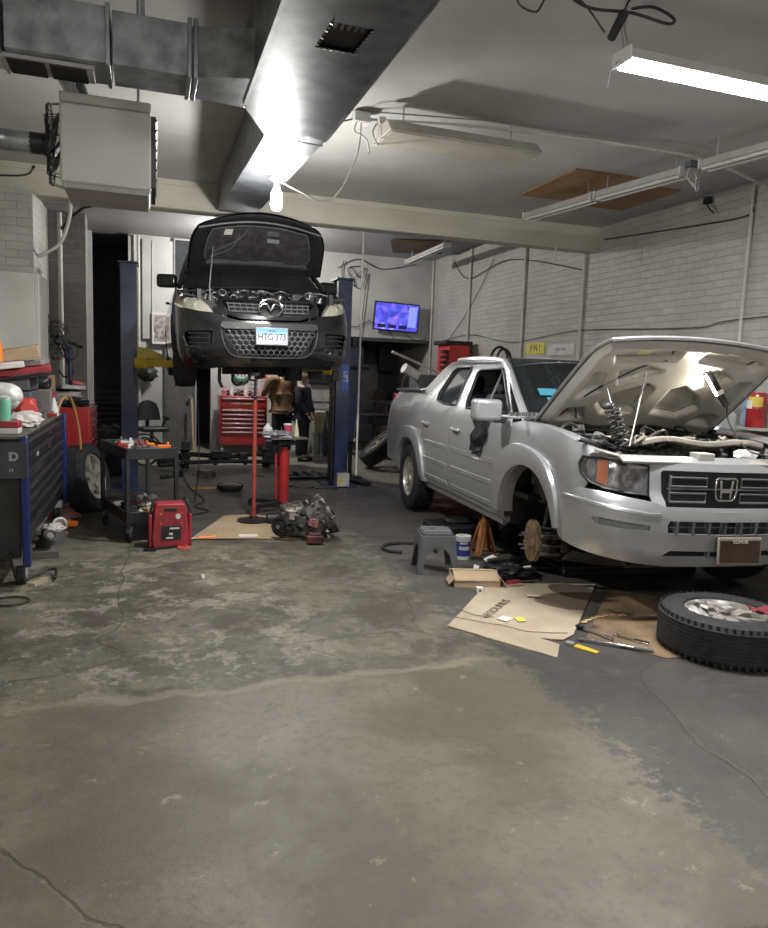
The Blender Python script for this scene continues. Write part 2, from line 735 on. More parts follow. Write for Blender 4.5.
    L(hh, bp.inputs['Height'])
    L(bp.outputs['Normal'], b.inputs['Normal'])
    return m


BRX = brick_mat('painted_brick_side', (1, 2))
BRY = brick_mat('painted_brick_front', (0, 2))
DARKWALL = mat('dark_grey_wall', (.09, .09, .095), .7, var=.2, scale=3)  # dark grey walls of the recess
RWALL = mat('rear_wall_paint', (.46, .46, .45), .6, var=.12, scale=1.6)

XL, XR, YB, YF, ZC, ZR, YBM = -1.75, 5.5, 14.0, -3.0, 3.5, 3.85, 8.25


def slab(name, x0, x1, y0, y1, z0, z1, m, bevel=0.):
    b = MB()
    b.box(((x0 + x1) / 2, (y0 + y1) / 2, (z0 + z1) / 2), (x1 - x0, y1 - y0, z1 - z0))
    return struct(b.build(name, m, bevel=bevel, smooth=0))


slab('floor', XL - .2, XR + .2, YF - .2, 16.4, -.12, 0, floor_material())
slab('ceiling', XL - .2, XR + .2, YF - .2, YBM, ZC, ZC + .15, CEIL)
slab('ceiling_rear', XL - .2, XR + .2, YBM, YB, ZR, ZR + .15, mat('rear_ceiling_paint', (.33, .33, .34), .6, var=.1, scale=1))
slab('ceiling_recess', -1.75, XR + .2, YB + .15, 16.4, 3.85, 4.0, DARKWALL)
slab('wall_right', XR, XR + .2, YF - .2, 16.4, 0, 4.0, BRX)
slab('wall_left', XL - .2, XL, YF - .2, 16.4, 0, 4.0, BRX)
slab('wall_front', XL, XR, YF - .2, YF, 0, ZC, WHITE)
# rear wall with three openings
slab('wall_back', -.33, .86, YB, YB + .15, 0, ZR, RWALL)
slab('wall_back_middle', 1.12, 3.45, YB, YB + .15, 0, ZR, RWALL)
slab('wall_back_lintel', .86, 1.12, YB, YB + .15, 2.02, ZR, RWALL)
slab('wall_back_upper', 3.45, XR, YB, YB + .15, 2.23, ZR, RWALL)
slab('trim_1', 3.40, XR, YB - .03, YB, 2.19, 2.26, mat('dark_trim', (.05, .05, .055), .6))
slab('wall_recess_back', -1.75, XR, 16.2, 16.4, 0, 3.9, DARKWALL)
slab('wall_back_left', XL, -.93, YB, YB + .15, 0, ZR, RWALL)
# pale board panel deep in the recess
slab('wall_recess_panel', 4.55, 5.0, 15.9, 16.0, 0, 1.75, mat('recess_panel', (.26, .26, .26), .6))
# beam and brick piers
b = MB()
b.box(((XL + XR) / 2, YBM + .1, 3.35), (XR - XL, .2, .30))
b.box(((XL + XR) / 2, YBM - .012, 3.218), (XR - XL, .03, .03))
b.box(((XL + XR) / 2, YBM - .010, 3.47), (XR - XL, .02, .06))
struct(b.build('trim_beam', CREAM, smooth=0, bevel=.006))
slab('wall_left_pier', XL, -1.06, 8.0, 8.55, 0, 3.2, BRY)
b = MB()
b.box((-1.40, 7.98, 1.2), (.70, .08, 2.4))
b.box((-1.035, 8.25, 1.2), (.05, .62, 2.4))
struct(b.build('trim_2', WHITE, smooth=0, bevel=.01))
slab('wall_left_rear_pier', XL, -.92, 12.5, 13.0, 0, ZR, brick_mat('grey_brick_front', (0, 2), (.30, .29, .28), (.26, .25, .24), (.2, .2, .19)))
b = MB(); b.box((-1.48, 10.5, 1.92), (.06, 3.9, 3.84)); struct(b.build('wall_left_rear', BRX, smooth=0))
b = MB(); b.tube([(-1.27, 12.35, 0), (-1.27, 12.35, 3.8)], .035, 10); tag(b.build('conduit_pipe', WHITE), 'grey vertical pipe in the corner before the rear left brick pier', 'pipe')

# grey door and narrow dark doorway in the rear wall
d = MB(); d.box((.56, YB - .03, 1.01), (.46, .045, 2.02))
dr = struct(d.build('door_1', mat('grey_door', (.12, .12, .12), .5, var=.15), bevel=.006))
h = MB(); h.cyl((.74, YB - .05, .98), (.74, YB - .10, .98), .012); h.sphere((.74, YB - .115, .98), .03)
h.build('door_handle', CHROME, dr)
d = MB()
for x in (.31, .82): d.box((x, YB - .02, 1.03), (.04, .06, 2.06))
d.box((.565, YB - .02, 2.07), (.55, .06, .05)); d.build('door_frame', GREYP, dr)
b = MB()
b.box((.30, YB - .045, 2.9), (.78, .03, 1.75)); b.box((-.30, YB - .05, 1.9), (.05, .05, 3.8)); b.box((.08, YB - .05, 2.9), (.02, .05, 1.7))
struct(b.build('trim_3', RWALL, smooth=0, bevel=.004))
# black framed upper window behind the lifted car
w = MB(); w.box((.66, YB - .06, 3.4), (.42, .05, .86))
wn = struct(w.build('window_1', mat('window_frame_white', (.4, .4, .4), .5), bevel=.004))
w = MB(); w.box((.66, YB - .09, 3.4), (.36, .012, .80)); w.build('pane', mat('dark_pane', (.05, .055, .06), .15), wn)

# garage door in the front wall, behind the photographer
b = MB()
for k in range(5): b.box((2.0, YF + .03, .3 + k * .58), (3.4, .05, .56))
gd = struct(b.build('door_2', WHITE, bevel=.01))

# plywood patch on the ceiling
b = MB(); b.box((4.18, 6.62, 3.4895), (.84, 1.05, .018)); b.box((4.86, 6.78, 3.4893), (.50, .95, .018))
tag(b.build('plywood_patch', mat('plywood', (.34, .20, .10), .75, var=.25, scale=3, col2=(.22, .12, .06)), smooth=0), 'bare brown plywood sheet patching the white ceiling near the right wall', 'ceiling patch')

# conduits and cables on the right wall
def conduit(pts, r, name, label, m=WHITE, group=None, smooth=0, cat='pipe'):
    b = MB(); b.tube(pts, r, 8, smooth=smooth)
    return tag(b.build(name, m), label, cat, group)
x = XR - .03
conduit([(x, 5.72, .9), (x, 5.72, 3.5)], .018, 'wall_conduit', 'white conduit at the near end of the right wall')
conduit([(x, 8.50, .9), (x, 8.50, 3.24)], .022, 'wall_conduit', 'white conduit running up the right wall to the end of the beam')
conduit([(x, 10.1, .9), (x, 10.1, 3.84)], .022, 'wall_conduit', 'white conduit above the yellow card, behind the beam on the right wall')
conduit([(x, 12.1, .9), (x, 12.1, 3.84)], .022, 'wall_conduit', 'far conduit on the right wall nearest the red cabinet')
conduit([(x, 13.9, .9), (x, 13.9, 3.84)], .022, 'wall_conduit', 'corner conduit beside the rear wall television')
conduit([(x, 12.9, 3.72), (x, 12.2, 3.3), (x, 10.6, 3.42), (x, 8.5, 3.0)], .007, 'wall_cable', 'dark cable looping along the top of the right wall behind the beam', WIRE, smooth=6, cat='cable')
conduit([(x, 13.5, 1.95), (x, 12.1, 2.75), (x, 11.2, 3.5)], .006, 'wall_cable', 'thin cable rising slantwise up the far right wall', WIRE, smooth=6, cat='cable')
conduit([(x, 13.6, 2.2), (x, 12.0, 2.3), (x, 10.4, 2.12), (x, 8.6, 2.22), (x, 6.4, 2.15), (x, 5.8, 2.2), (x, 3.5, 2.25)], .005, 'wall_cable', 'long thin cable sagging across the right wall above the truck', WIRE, smooth=6, cat='cable')
conduit([(x, 8.1, 3.33), (x, 7.0, 3.25), (x, 5.8, 3.18), (x, 5.75, 3.3)], .007, 'wall_cable', 'black cable along the upper right wall in front of the beam', WIRE, smooth=6, cat='cable')
b = MB(); b.box((x - .02, 6.30, 3.43), (.05, .07, .07)); b.tube([(x - .03, 6.30, 3.40), (x - .05, 6.22, 3.32), (x - .03, 6.18, 3.28)], .008)
tag(b.build('wall_bracket', DARKM, bevel=.005), 'small black bracket under the ceiling on the right wall', 'bracket')
conduit([(2.43, 8.48, .3), (2.43, 8.48, 3.8)], .013, 'hanging_pole', 'thin pale pipe hanging down beside the right lift column', WIREW)
b = MB(); b.tube([(4.85, 8.2, 3.2), (4.85, 8.2, 3.05)], .012); tag(b.build('beam_stub', WIREW), 'short white stub hanging under the beam near the right wall', 'pipe')

# cards pinned to right wall, writing as in the photograph
def wall_card(name, y0, y1, z0, z1, m, label, body, tm, size):
    t = thing(name, label, 'sign', (x + .012, (y0 + y1) / 2, (z0 + z1) / 2))
    b = MB(); b.box((0, 0, 0), (.012, y1 - y0, z1 - z0)); b.build('board', m, t, smooth=0)
    b = MB(); M = Matrix(((0, 0, -1, -.008), (-1, 0, 0, 0), (0, 1, 0, 0), (0, 0, 0, 1)))
    b.text(body, size, M, .002, bold=.003); b.build('lettering', tm, t, smooth=0)
    return t
x = XR - .02
wall_card('wall_sign', 9.42, 9.95, 1.93, 2.09, mat('yellow_card', (.62, .56, .06), .5), 'bright yellow card on the right brick wall above the truck cab', 'P N !', mat('navy_print', (.1, .1, .12), .5), .14)
wall_card('wall_sign', 8.64, 9.32, 1.90, 2.05, mat('white_card', (.5, .5, .48), .5), 'white printed card beside the yellow card on the brick wall', '== ==', mat('grey_print', (.2, .2, .2), .5), .1)

# ------------------------------------------------------------------ ceiling ducts
t = thing('supply_duct', 'galvanised duct running in from the left, above the heater', 'duct', (0, 0, 3.0))
b = MB()
b.box((-1.20, 4.13, .13), (1.10, .30, .26)); b.box((-.405, 4.13, .13), (.46, .30, .26))
b.build('duct_section', GALV, t, bevel=.004)
b = MB(); b.box((.02, 4.13, .125), (.36, .295, .25)); b.build('duct_section', GALV, t, bevel=.004)
b = MB(); b.prism([(.21, 3.985), (.52, 3.88), (.52, 4.32), (.21, 4.28)], 0, .24); b.build('duct_section', GALV, t, bevel=.004)
for xx, n_ in ((-.18, 0), (.205, 1), (.235, 2), (-.66, 3)):
    b = MB(); b.box((xx, 4.13, .13), (.022, .325, .285)); b.build('seam', GALVD, t, bevel=.003)
b = MB(); b.box((-.46, 4.13, -.012), (.42, .20, .02)); g = b.build('register', mat('register_white', (.42, .42, .42), .5), t, bevel=.003)
b = MB()
for side_ in (-.555, -.365):
    for k in range(9): b.box((side_, 4.05 + k * .02, -.026), (.165, .008, .012), (R(35), 0, 0))
    b.box((side_, 4.13, -.021), (.17, .165, .004))
b.build('grille', BLACK, g)
for xx in (-.75, -.02):
    b = MB(); b.box((xx, 4.13, .38), (.025, .012, .24)); b.build('hanger', GALVD, t)

t = thing('return_duct', 'wide galvanised ceiling duct with a square hole cut in it', 'duct', (0, 0, 3.0))
b = MB()
# bottom with a square opening, sides, top
hole = [(.74, 3.14), (.92, 3.14), (.90, 3.40), (.72, 3.40)]
b.panel([(.52, 1.2), (1.07, 1.2), (1.07, 4.80), (.70, 4.74), (.52, 4.30)], lambda u, v: (u, v, 0), .12, [hole], .004)
for (x0, y0), (x1, y1) in (((.52, 1.2), (.52, 4.3)), ((.52, 4.3), (.70, 4.74)), ((1.07, 1.2), (1.07, 4.80)), ((.52, 1.2), (1.07, 1.2))):
    b.grid(lambda u, v: (x0 + (x1 - x0) * u, y0 + (y1 - y0) * u, .4 * v), 2, 1, .004)
b.build('duct_section', mat('galvanised_wide_duct', (.24, .25, .27), .36, .75, var=.25, scale=7, bump=.04), t, smooth=20)
b = MB(); b.prism([(.70, 3.10), (.96, 3.10), (.94, 3.44), (.68, 3.44)], .012, .014); b.build('hole_dark_sheet', BLACK, t, smooth=0)  # black sheet above the hole stands in for the dark inside the duct
for k in range(7):
    for c_, s_, r_ in (((.735 + k * .029, 3.405, -.004), (.014, .02, .004), (R(20), 0, R(k * 17 % 40 - 20))), ((.735 - k * .002, 3.16 + k * .035, -.004), (.016, .012, .004), (0, R(20), R(k * 23 % 40 - 20))), ((.915 - k * .002, 3.16 + k * .035, -.004), (.016, .012, .004), (0, R(-20), R(k * 31 % 40 - 20)))):
        b = MB(); b.box(c_, s_, r_); b.build('torn_edge', STEEL, t, smooth=0)
b = MB(); b.prism([(.70, 4.74), (1.07, 4.80), (1.10, 8.20), (.74, 8.20)], .0, .04)
b = MB()
P0 = [(.70, 4.74, 0), (1.07, 4.80, 0), (1.12, 8.24, .22), (.72, 8.24, .22), (.70, 4.74, .45), (1.07, 4.80, .45), (1.12, 8.24, .47), (.72, 8.24, .47)]
b.add([V(p) for p in P0], [(0, 1, 2, 3), (0, 3, 7, 4), (1, 5, 6, 2), (3, 2, 6, 7), (4, 7, 6, 5)])
b.build('tapered_section', mat('galvanised_dull', (.20, .21, .23), .42, .75, var=.2), t, smooth=10)
for (a, c) in (((.70, 4.74), (1.07, 4.80)),):
    b = MB(); b.box(((a[0] + c[0]) / 2, (a[1] + c[1]) / 2, .0), (.39, .02, .012), (0, 0, math.atan2(.06, .37))); b.build('seam', GALVD, t)
b = MB(); b.box((1.078, 2.9, .004), (.014, 3.6, .02)); b.box((.513, 2.75, .004), (.014, 3.0, .02)); b.build('seam', GALVD, t)

# bare bulb under the duct
t = thing('ceiling_bulb', 'lit bare bulb in a socket under the galvanised duct', 'light', (.985, 6.0, 3.07))
b = MB(); b.lathe([(0, .015), (.055, .012), (.058, 0), (.045, -.02), (.026, -.03), (.024, -.075), (0, -.075)]); b.build('socket', TAPEW, t)
b = MB(); b.lathe([(0, -.075), (.022, -.075), (.03, -.095), (.045, -.12), (.047, -.20), (.04, -.235), (.02, -.25), (0, -.252)])
bm_ = mat('bulb_glow', (1, .97, .9), .4, var=0, emit=60)
b.build('bulb', bm_, t)
conduit([(.99, 5.98, 3.05), (1.1, 5.7, 2.92), (1.28, 5.6, 2.84), (1.42, 5.62, 2.95), (1.52, 5.55, 3.2), (1.53, 5.5, 3.42)], .006, 'drooping_cable', 'thin cord drooping from the bare bulb to the ceiling box', WIREW, smooth=6, cat='cable')
b = MB(); b.box((1.53, 5.52, 3.45), (.12, .12, .07)); b.tube([(1.5, 5.52, 3.42), (1.47, 5.45, 3.33), (1.55, 5.42, 3.28), (1.6, 5.5, 3.2)], .006, smooth=4)
tag(b.build('junction_box', WHITE, bevel=.006), 'small junction box on the ceiling at the left end of the unlit lamp', 'junction box')
conduit([(1.59, 5.52, 3.45), (2.4, 5.35, 3.46), (3.2, 5.25, 3.45), (3.9, 5.2, 3.44), (4.6, 5.3, 3.45), (5.45, 5.6, 3.42)], .012, 'ceiling_conduit', 'conduit crossing the ceiling above the unlit wide lamp', WIREW, smooth=4)
conduit([(1.2, 3.9, 3.47), (1.4, 4.5, 3.47), (1.25, 4.9, 3.47), (1.0, 4.95, 3.4)], .006, 'ceiling_cable', 'thin black cable along the right edge of the big duct', WIRE, smooth=5, cat='cable')
conduit([(1.0, 5.5, 3.46), (1.3, 5.6, 3.42), (1.5, 5.52, 3.45)], .006, 'ceiling_cable', 'short cable from duct to the ceiling junction box', WIRE, smooth=5, cat='cable')

# unlit wide trough lamp
t = thing('ceiling_light', 'unlit wide white trough lamp hanging under the ceiling', 'light', (2.25, 5.33, 3.30), rz=R(2))
b = MB()
b.prism([(-.12, 0), (.12, 0), (.21, -.09), (.20, -.095), (-.20, -.095), (-.21, -.09)], -.62, .62, Matrix(((0, 0, 1, 0), (1, 0, 0, 0), (0, 1, 0, .06), (0, 0, 0, 1))))
b.build('housing', mat('lamp_housing_aged', (.40, .38, .33), .5, var=.1), t, bevel=.004)
b = MB(); b.box((0, 0, -.037), (1.2, .36, .006)); b.build('diffuser', mat('aged_diffuser', (.42, .40, .34), .4, var=.1), t)
for sx in (-.45, .45):
    b = MB(); b.tube([(sx, 0, .06), (sx, 0, .20)], .006); b.build('hanger', STEEL, t)
b = MB(); b.box((-.62, 0, .08), (.05, .05, .05)); b.tube([(-.62, 0, .1), (-.67, .05, .02), (-.64, .02, -.08)], .006, smooth=3); b.build('wiring', WIREW, t)

# lit twin-tube fluorescent fixture
TUBE = mat('tube_glow', (1, .98, .98), .4, var=0, emit=22)
def tube_fixture(name, loc, length, label, lit, rz=0., rot=None, cover=WHITE):
    t = thing(name, label, 'light', loc, rz, rot=rot)
    b = MB()
    b.prism([(-.035, .05), (.035, .05), (.075, -.012), (.07, -.016), (.03, .0), (-.03, .0), (-.07, -.016), (-.075, -.012)], -length / 2, length / 2, Matrix(((0, 0, 1, 0), (1, 0, 0, 0), (0, 1, 0, 0), (0, 0, 0, 1))))
    b.build('housing', cover, t, smooth=20)
    if not lit:
        for s_ in (-1, 1): b = MB(); b.tube([(s_ * length * .4, 0, .04), (s_ * length * .4, 0, (ZC if loc[1] < YBM else ZR) - loc[2])], .006, 6); b.build('hanger_rod', STEEL, t)
    for s_ in (-1, 1):
        b = MB(); b.box((s_ * (length / 2 + .004), 0, .008), (.014, .15, .075)); b.build('end_cap', TAPEW, t, bevel=.003)
        b = MB(); b.cyl((-length / 2 + .01, s_ * .038, -.024), (length / 2 - .01, s_ * .038, -.024), .0165)
        b.build('tube', TUBE if lit else mat('unlit_tube', (.55, .55, .52), .3, var=.03), t)
    return t
tf = tube_fixture('ceiling_light', (2.97, 3.455, 3.225), 1.22, 'brightly lit twin tube lamp hanging at the upper right', True, rz=R(1))
b = MB()
for q in (-.02, .02):
    b.tube([(-.59, q, .05), (-.62, q * .6, .14), (-.60, q * .2, .24)], .003, 5)
b.tube([(-.6, .02, .03), (-.66, .03, -.06), (-.67, .03, -.14)], .003, 5)
b.build('hanging_chain', STEEL, tf)
b = MB(); b.tube([(.55, 0, .05), (.55, 0, .26)], .004, 5); b.build('hanging_chain', STEEL, tf)
t = thing('power_plug', 'black plug and socket dangling beside the lit tube lamp', 'plug', (2.27, 3.38, 3.36))
b = MB(); b.cyl((-.03, 0, -.08), (.035, 0, .05), .022, .026); b.build('plug_body', BLACK, t)
b = MB(); b.tube([(.035, 0, .05), (.05, 0, .10), (.07, 0, .13)], .007); b.build('lead', WIRE, t)
conduit([(1.55, 3.35, 3.47), (1.75, 3.38, 3.42), (1.9, 3.36, 3.44), (2.1, 3.38, 3.40), (2.35, 3.38, 3.42), (2.55, 3.35, 3.39), (2.62, 3.4, 3.45), (2.48, 3.38, 3.47), (2.35, 3.38, 3.44)], .008, 'extension_cable', 'black cable bundle looping under the ceiling at the lit tube lamp', WIRE, smooth=6, cat='cable')
conduit([(1.68, 3.4, 3.5), (1.7, 3.4, 3.46), (1.72, 3.4, 3.36), (1.82, 3.4, 3.34), (1.88, 3.4, 3.42), (2.05, 3.4, 3.44), (2.2, 3.38, 3.3)], .005, 'thin_cable', 'thin looped cable under the black bundle by the lit lamp', WIRE, smooth=6, cat='cable')

# long unlit strips toward the right wall
def strip(a, c, label):
    a = V(a); c = V(c)
    L_ = (c - a).length
    m = (a + c) / 2
    return tube_fixture('strip_light', m, L_, label, False, rz=math.atan2(c.y - a.y, c.x - a.x))
strip((3.95, 7.3, 3.30), (4.09, 6.25, 3.30), 'farthest unlit strip lamp, at the plywood patch')
strip((4.10, 6.20, 3.30), (4.26, 5.22, 3.30), 'middle unlit strip lamp, ending at the cable knot')
strip((4.27, 5.0, 3.30), (4.46, 3.95, 3.30), 'nearest unlit strip lamp at the right edge of the photo')
t = thing('cable_knot', 'tangle of wires hanging between two unlit strip lamps', 'cable', (4.27, 5.11, 3.29))
b = MB()
for k in range(5):
    b.tube([(-.04 + k * .02, 0, .05), (-.06 + k * .03, .02, -.05 - .02 * k), (0, -.02, -.10 - .01 * k), (.05 - k * .01, 0, .03)], .006, 6, smooth=4)
b.build('wires', WIREW, t)
b = MB(); b.box((-.03, 0, .05), (.1, .07, .05)); b.build('connector_box', GREYP, t, bevel=.005)
strip((4.55, 12.84, 3.60), (4.50, 10.9, 3.60), 'unlit strip lamp on the rear ceiling beyond the beam')
b = MB(); b.box((4.55, 12.4, 3.8), (.9, 1.0, .06), (0, 0, R(-20))); tag(b.build('ceiling_hatch', mat('dark_hatch', (.12, .08, .05), .8)), 'dark brown board on the rear ceiling beside the far corner', 'ceiling patch')

# gas unit heater
t = thing('unit_heater', 'large beige box heater hanging at the upper left', 'heater', (.035, .06, 0))
b = MB(); b.box((-.235, 4.32, 2.655), (.44, .46, .39)); b.build('cabinet', mat('heater_beige', (.50, .49, .47), .4, var=.04), t, bevel=.012)
b = MB()
b.prism([(-.455, 4.09), (-.015, 4.09), (-.015, 4.55), (-.455, 4.55)], 2.85, 2.90, taper=1.0); b.build('top_cover', mat('heater_top', (.42, .41, .37), .45), t, bevel=.008)
b = MB(); b.prism([(-.45, 4.10), (-.02, 4.10), (-.02, 4.54), (-.45, 4.54)], 2.462, 2.435, taper=.97); b.build('bottom_pan', mat('heater_bottom', (.40, .39, .36), .45), t, bevel=.006)
b = MB()
for k in range(7): b.box((.006, 4.32, 2.52 + k * .05), (.012, .40, .025), (0, R(35), 0))
b.box((-.003, 4.32, 2.66), (.024, .42, .36)); b.build('louvre', BLACK, t)
b = MB()
for k in range(6): b.ring((-.52 + .0 * k, 4.32, 2.69), (1, 0, 0), .04 + k * .033, .0035, 20, 5)
for k in range(12):
    a = k * PI / 6
    b.tube([(-.535, 4.32 + .04 * math.cos(a), 2.69 + .04 * math.sin(a)), (-.53, 4.32 + .2 * math.cos(a), 2.69 + .2 * math.sin(a)), (-.46, 4.32 + .215 * math.cos(a), 2.69 + .215 * math.sin(a))], .003, 5)
b.build('fan_guard', BLACK, t)
b = MB(); b.cyl((-.62, 4.32, 2.69), (-.53, 4.32, 2.69), .055); b.build('fan_motor', BLACK, t)
b = MB()
for k in range(4):
    b.box((-.50, 4.32 + .1 * math.cos(k * PI / 2), 2.69 + .1 * math.sin(k * PI / 2)), (.008, .11, .11), (k * PI / 2 + .785, R(20), 0))
b.build('fan_blade', GREYP, t)
for xx in (-.4, -.08):
    b = MB(); b.tube([(xx, 4.32, 2.88), (xx, 4.32, 3.5)], .007); b.build('hanger_rod', STEEL, t)
t = thing('flue_pipe', 'galvanised pipe bending down behind the heater fan', 'pipe', (0, 0, 0))
b = MB(); b.tube([(-.58, 4.38, 2.69), (-.72, 4.38, 2.69), (-.82, 4.35, 2.72), (-.95, 4.38, 2.9), (-1.1, 4.42, 3.1), (-1.755, 4.5, 3.3)], .055, 14, smooth=4); b.build('pipe', GALV, t)
conduit([(-.36, 4.45, 2.95), (-.44, 4.5, 3.1), (-.56, 4.6, 3.3), (-.6, 4.6, 3.5)], .035, 'vent_pipe', 'slanting white pipe from the heater top to the ceiling', WHITE, smooth=4)
conduit([(-.33, 4.5, 2.95), (-.38, 4.55, 3.1), (-.45, 4.7, 3.35), (-.46, 4.7, 3.5)], .045, 'vent_pipe', 'dark duct hose behind the slanting white pipe', GREYP, smooth=4)
conduit([(-1.6, 5.0, 3.44), (-1.0, 4.9, 3.40), (-.6, 4.8, 3.36), (-.3, 4.7, 3.4)], .008, 'gas_cable', 'black cable under the ceiling at the far left', WIRE, smooth=5, cat='cable')
conduit([(-1.742, 7.0, 3.0), (-1.4, 6.6, 2.97), (-.9, 6.2, 2.92), (-.6, 4.6, 2.62)], .008, 'gas_cable', 'black cable entering the heater fan from the left', WIRE, smooth=5, cat='cable')
conduit([(-1.06, 8.27, 2.6), (-.85, 8.27, 2.75), (-.76, 8.27, 3.0), (-.74, 8.27, 3.21)], .018, 'hose', 'cream hose hanging under the beam behind the heater', WIREW, smooth=5, cat='hose')
conduit([(-1.3, 12.4, 3.5), (-.9, 12.0, 3.84), (-.3, 11.5, 3.84)], .02, 'rear_conduit', 'dark pipes on the rear ceiling above the left doorway', DARKM, smooth=3)
for k, s_ in enumerate(('left', 'right')):
    conduit([(-.62 + k * .12, 9.4, 3.82), (-.48 + k * .12, 11.2, 3.82)], .03, 'rear_conduit', '%s one of two short dark pipes on the rear ceiling behind the heater' % s_, DARKM)
conduit([(-.15, 13.9, 3.82), (-.15, 13.9, 0)], .025, 'rear_pipe', 'white vertical pipe on the rear wall beside the left lift column', WIREW)
conduit([(-.22, 13.9, 3.82), (-.22, 13.9, 0)], .02, 'rear_pipe', 'thinner of the two white rear-wall pipes, nearest the dark doorway', WIREW)

# television on the rear wall
t = thing('television', 'wall television with a blue and violet screen on the rear wall', 'television', (4.70, 13.86, 2.68), rot=(R(6), R(2), 0))
b = MB(); b.box((0, 0, 0), (.94, .05, .56)); b.build('housing', BLACK, t, bevel=.008)
b = MB(); b.box((0, -.028, 0), (.89, .006, .51))
def screen_mat():
    m = bpy.data.materials.new('screen_image'); m.use_nodes = True; nt = m.node_tree; N = nt.nodes.new; L = nt.links.new
    bs = nt.nodes['Principled BSDF']; bs.inputs['Roughness'].default_value = .2
    tc = N('ShaderNodeTexCoord'); vo = N('ShaderNodeTexVoronoi'); vo.inputs['Scale'].default_value = 9; vo.distance = 'CHEBYCHEV'
    L(tc.outputs['Object'], vo.inputs['Vector'])
    rp = N('ShaderNodeValToRGB'); e = rp.color_ramp.elements
    e[0].position = 0; e[0].color = (.02, .02, .16, 1); e[1].position = 1; e[1].color = (.35, .38, .9, 1)
    k = e.new(.45); k.color = (.05, .06, .5, 1); k = e.new(.7); k.color = (.16, .10, .62, 1)
    nz = N('ShaderNodeTexNoise'); nz.inputs['Scale'].default_value = 7; L(tc.outputs['Object'], nz.inputs['Vector'])
    mx = N('ShaderNodeMath'); mx.operation = 'MULTIPLY_ADD'; L(nz.outputs['Fac'], mx.inputs[0]); mx.inputs[1].default_value = 1.1; 
    sp = N('ShaderNodeSeparateColor'); L(vo.outputs['Color'], sp.inputs[0]); mm = N('ShaderNodeMath'); mm.operation = 'MULTIPLY_ADD'; L(sp.outputs[0], mm.inputs[0]); mm.inputs[1].default_value = .5; mm.inputs[2].default_value = -.35
    L(mm.outputs[0], mx.inputs[2]); L(mx.outputs[0], rp.inputs[0])
    L(rp.outputs[0], bs.inputs['Emission Color']); bs.inputs['Emission Strength'].default_value = 1.0
    bs.inputs['Base Color'].default_value = (.01, .01, .02, 1)
    return m
b.build('screen', screen_mat(), t)
b = MB()
for k in range(3): b.box((-.3 + k * .22, -.033, -.19), (.17, .004, .07))
b.build('picture_tile', mat('tile_dark', (.01, .012, .05), .3, emit=.5), t)
b = MB(); b.box((.33, -.033, .02), (.17, .004, .40)); b.build('side_column', mat('tile_pale', (.16, .19, .55), .3, emit=.8), t)
b = MB(); b.box((0, .06, 0), (.2, .08, .2)); b.build('bracket', BLACK, t)
y = YB - .04
conduit([(3.5, y, 3.55), (3.9, y, 3.75), (4.4, y, 3.6), (5.1, y, 3.75)], .007, 'tv_cable', 'cable along the top of the wall above the television', WIRE, smooth=6, cat='cable')
conduit([(3.75, y, 3.6), (3.95, y, 3.4), (4.05, y, 3.6), (3.8, y, 3.3), (4.0, y, 3.2), (4.1, y, 3.5), (4.05, y, 2.9), (4.0, y, 2.3)], .007, 'tv_cable', 'tangled black cable hanging left of the television', WIRE, smooth=6, cat='cable')
conduit([(3.62, y, 3.7), (3.6, y, 3.4), (3.85, y, 3.25), (3.7, y, 3.55), (3.95, y, 3.62)], .008, 'tv_cable', 'looped cable near the ceiling above the right lift column', WIRE, smooth=6, cat='cable')
conduit([(4.6, y, 2.42), (4.7, y, 2.25)], .007, 'tv_cable', 'short cable under the left half of the television', WIRE, cat='cable')
conduit([(4.9, y, 2.42), (5.15, y, 2.25), (5.5 - .05, y, 2.3)], .007, 'tv_cable', 'cable dropping from the television to the right corner', WIRE, smooth=4, cat='cable')
conduit([(4.2, y, 2.6), (3.9, y, 2.45), (3.75, y, 2.5)], .007, 'tv_cable', 'cable leaving the lower left corner of the television', WIRE, smooth=4, cat='cable')
# ------------------------------------------------------------------ silver pickup truck
SILVER = mat('silver_paint', (.44, .455, .47), .34, .50, var=.05, scale=1.5, coat=.6)
SILVERD = mat('silver_paint_lower', (.40, .405, .41), .38, .45, var=.10, scale=3, coat=.3)
HOODIN = mat('hood_inner_paint', (.50, .485, .44), .42, .35, var=.10, scale=4)
GLASSD = glass_mat('dark_glass', (.03, .035, .04), .80)
GLASSW = glass_mat('windscreen_glass', (.012, .016, .018), .68)
GLASSL = glass_mat('lamp_glass', (.6, .6, .62), .10)
SEAT = mat('seat_fabric', (.06, .06, .065), .85, var=.2)
AMBER = mat('amber_reflector', (.80, .20, .015), .25)
LAMPIN = mat('lamp_reflector', (.30, .30, .32), .15, .9, var=.7, scale=26)

truck = thing('pickup_truck', 'silver pickup truck with open hood and missing front wheel', 'truck', (3.79, 7.69, -.028), rot=(R(-.3), R(1.3), R(-3.6)))


def T(x, y, z):
    return V((-y, x - 4.03, z))


ZS = [.30, .41, .48, .63, .88, 1.08, 1.18, 1.25, 1.33, 1.73, 1.81]
YS = [.88, .91, .935, .955, .965, .955, .937, .908, .875, .675, .57]


def zroof(z):
    return z if z < 1.22 else 1.22 + (z - 1.22) * .905


def ysd(z):
    return sitp(z, ZS, YS)


PX = [.6, .45, .3, .2, .12, .07, .04, .02, .01]
PK = [1, .99, .955, .90, .80, .65, .45, .20, 0]
PS = [0]
for i in range(1, 9):
    PS.append(PS[-1] + math.hypot(PX[i] - PX[i - 1], .95 * (PK[i] - PK[i - 1])))
PSR = [.6 - s for s in PS][::-1]
PXR, PKR = PX[::-1], PK[::-1]


def S(y):
    """path coordinate of a point at distance y from the centre line on the nose"""
    return sitp(abs(y) / .95, PKR, PSR)


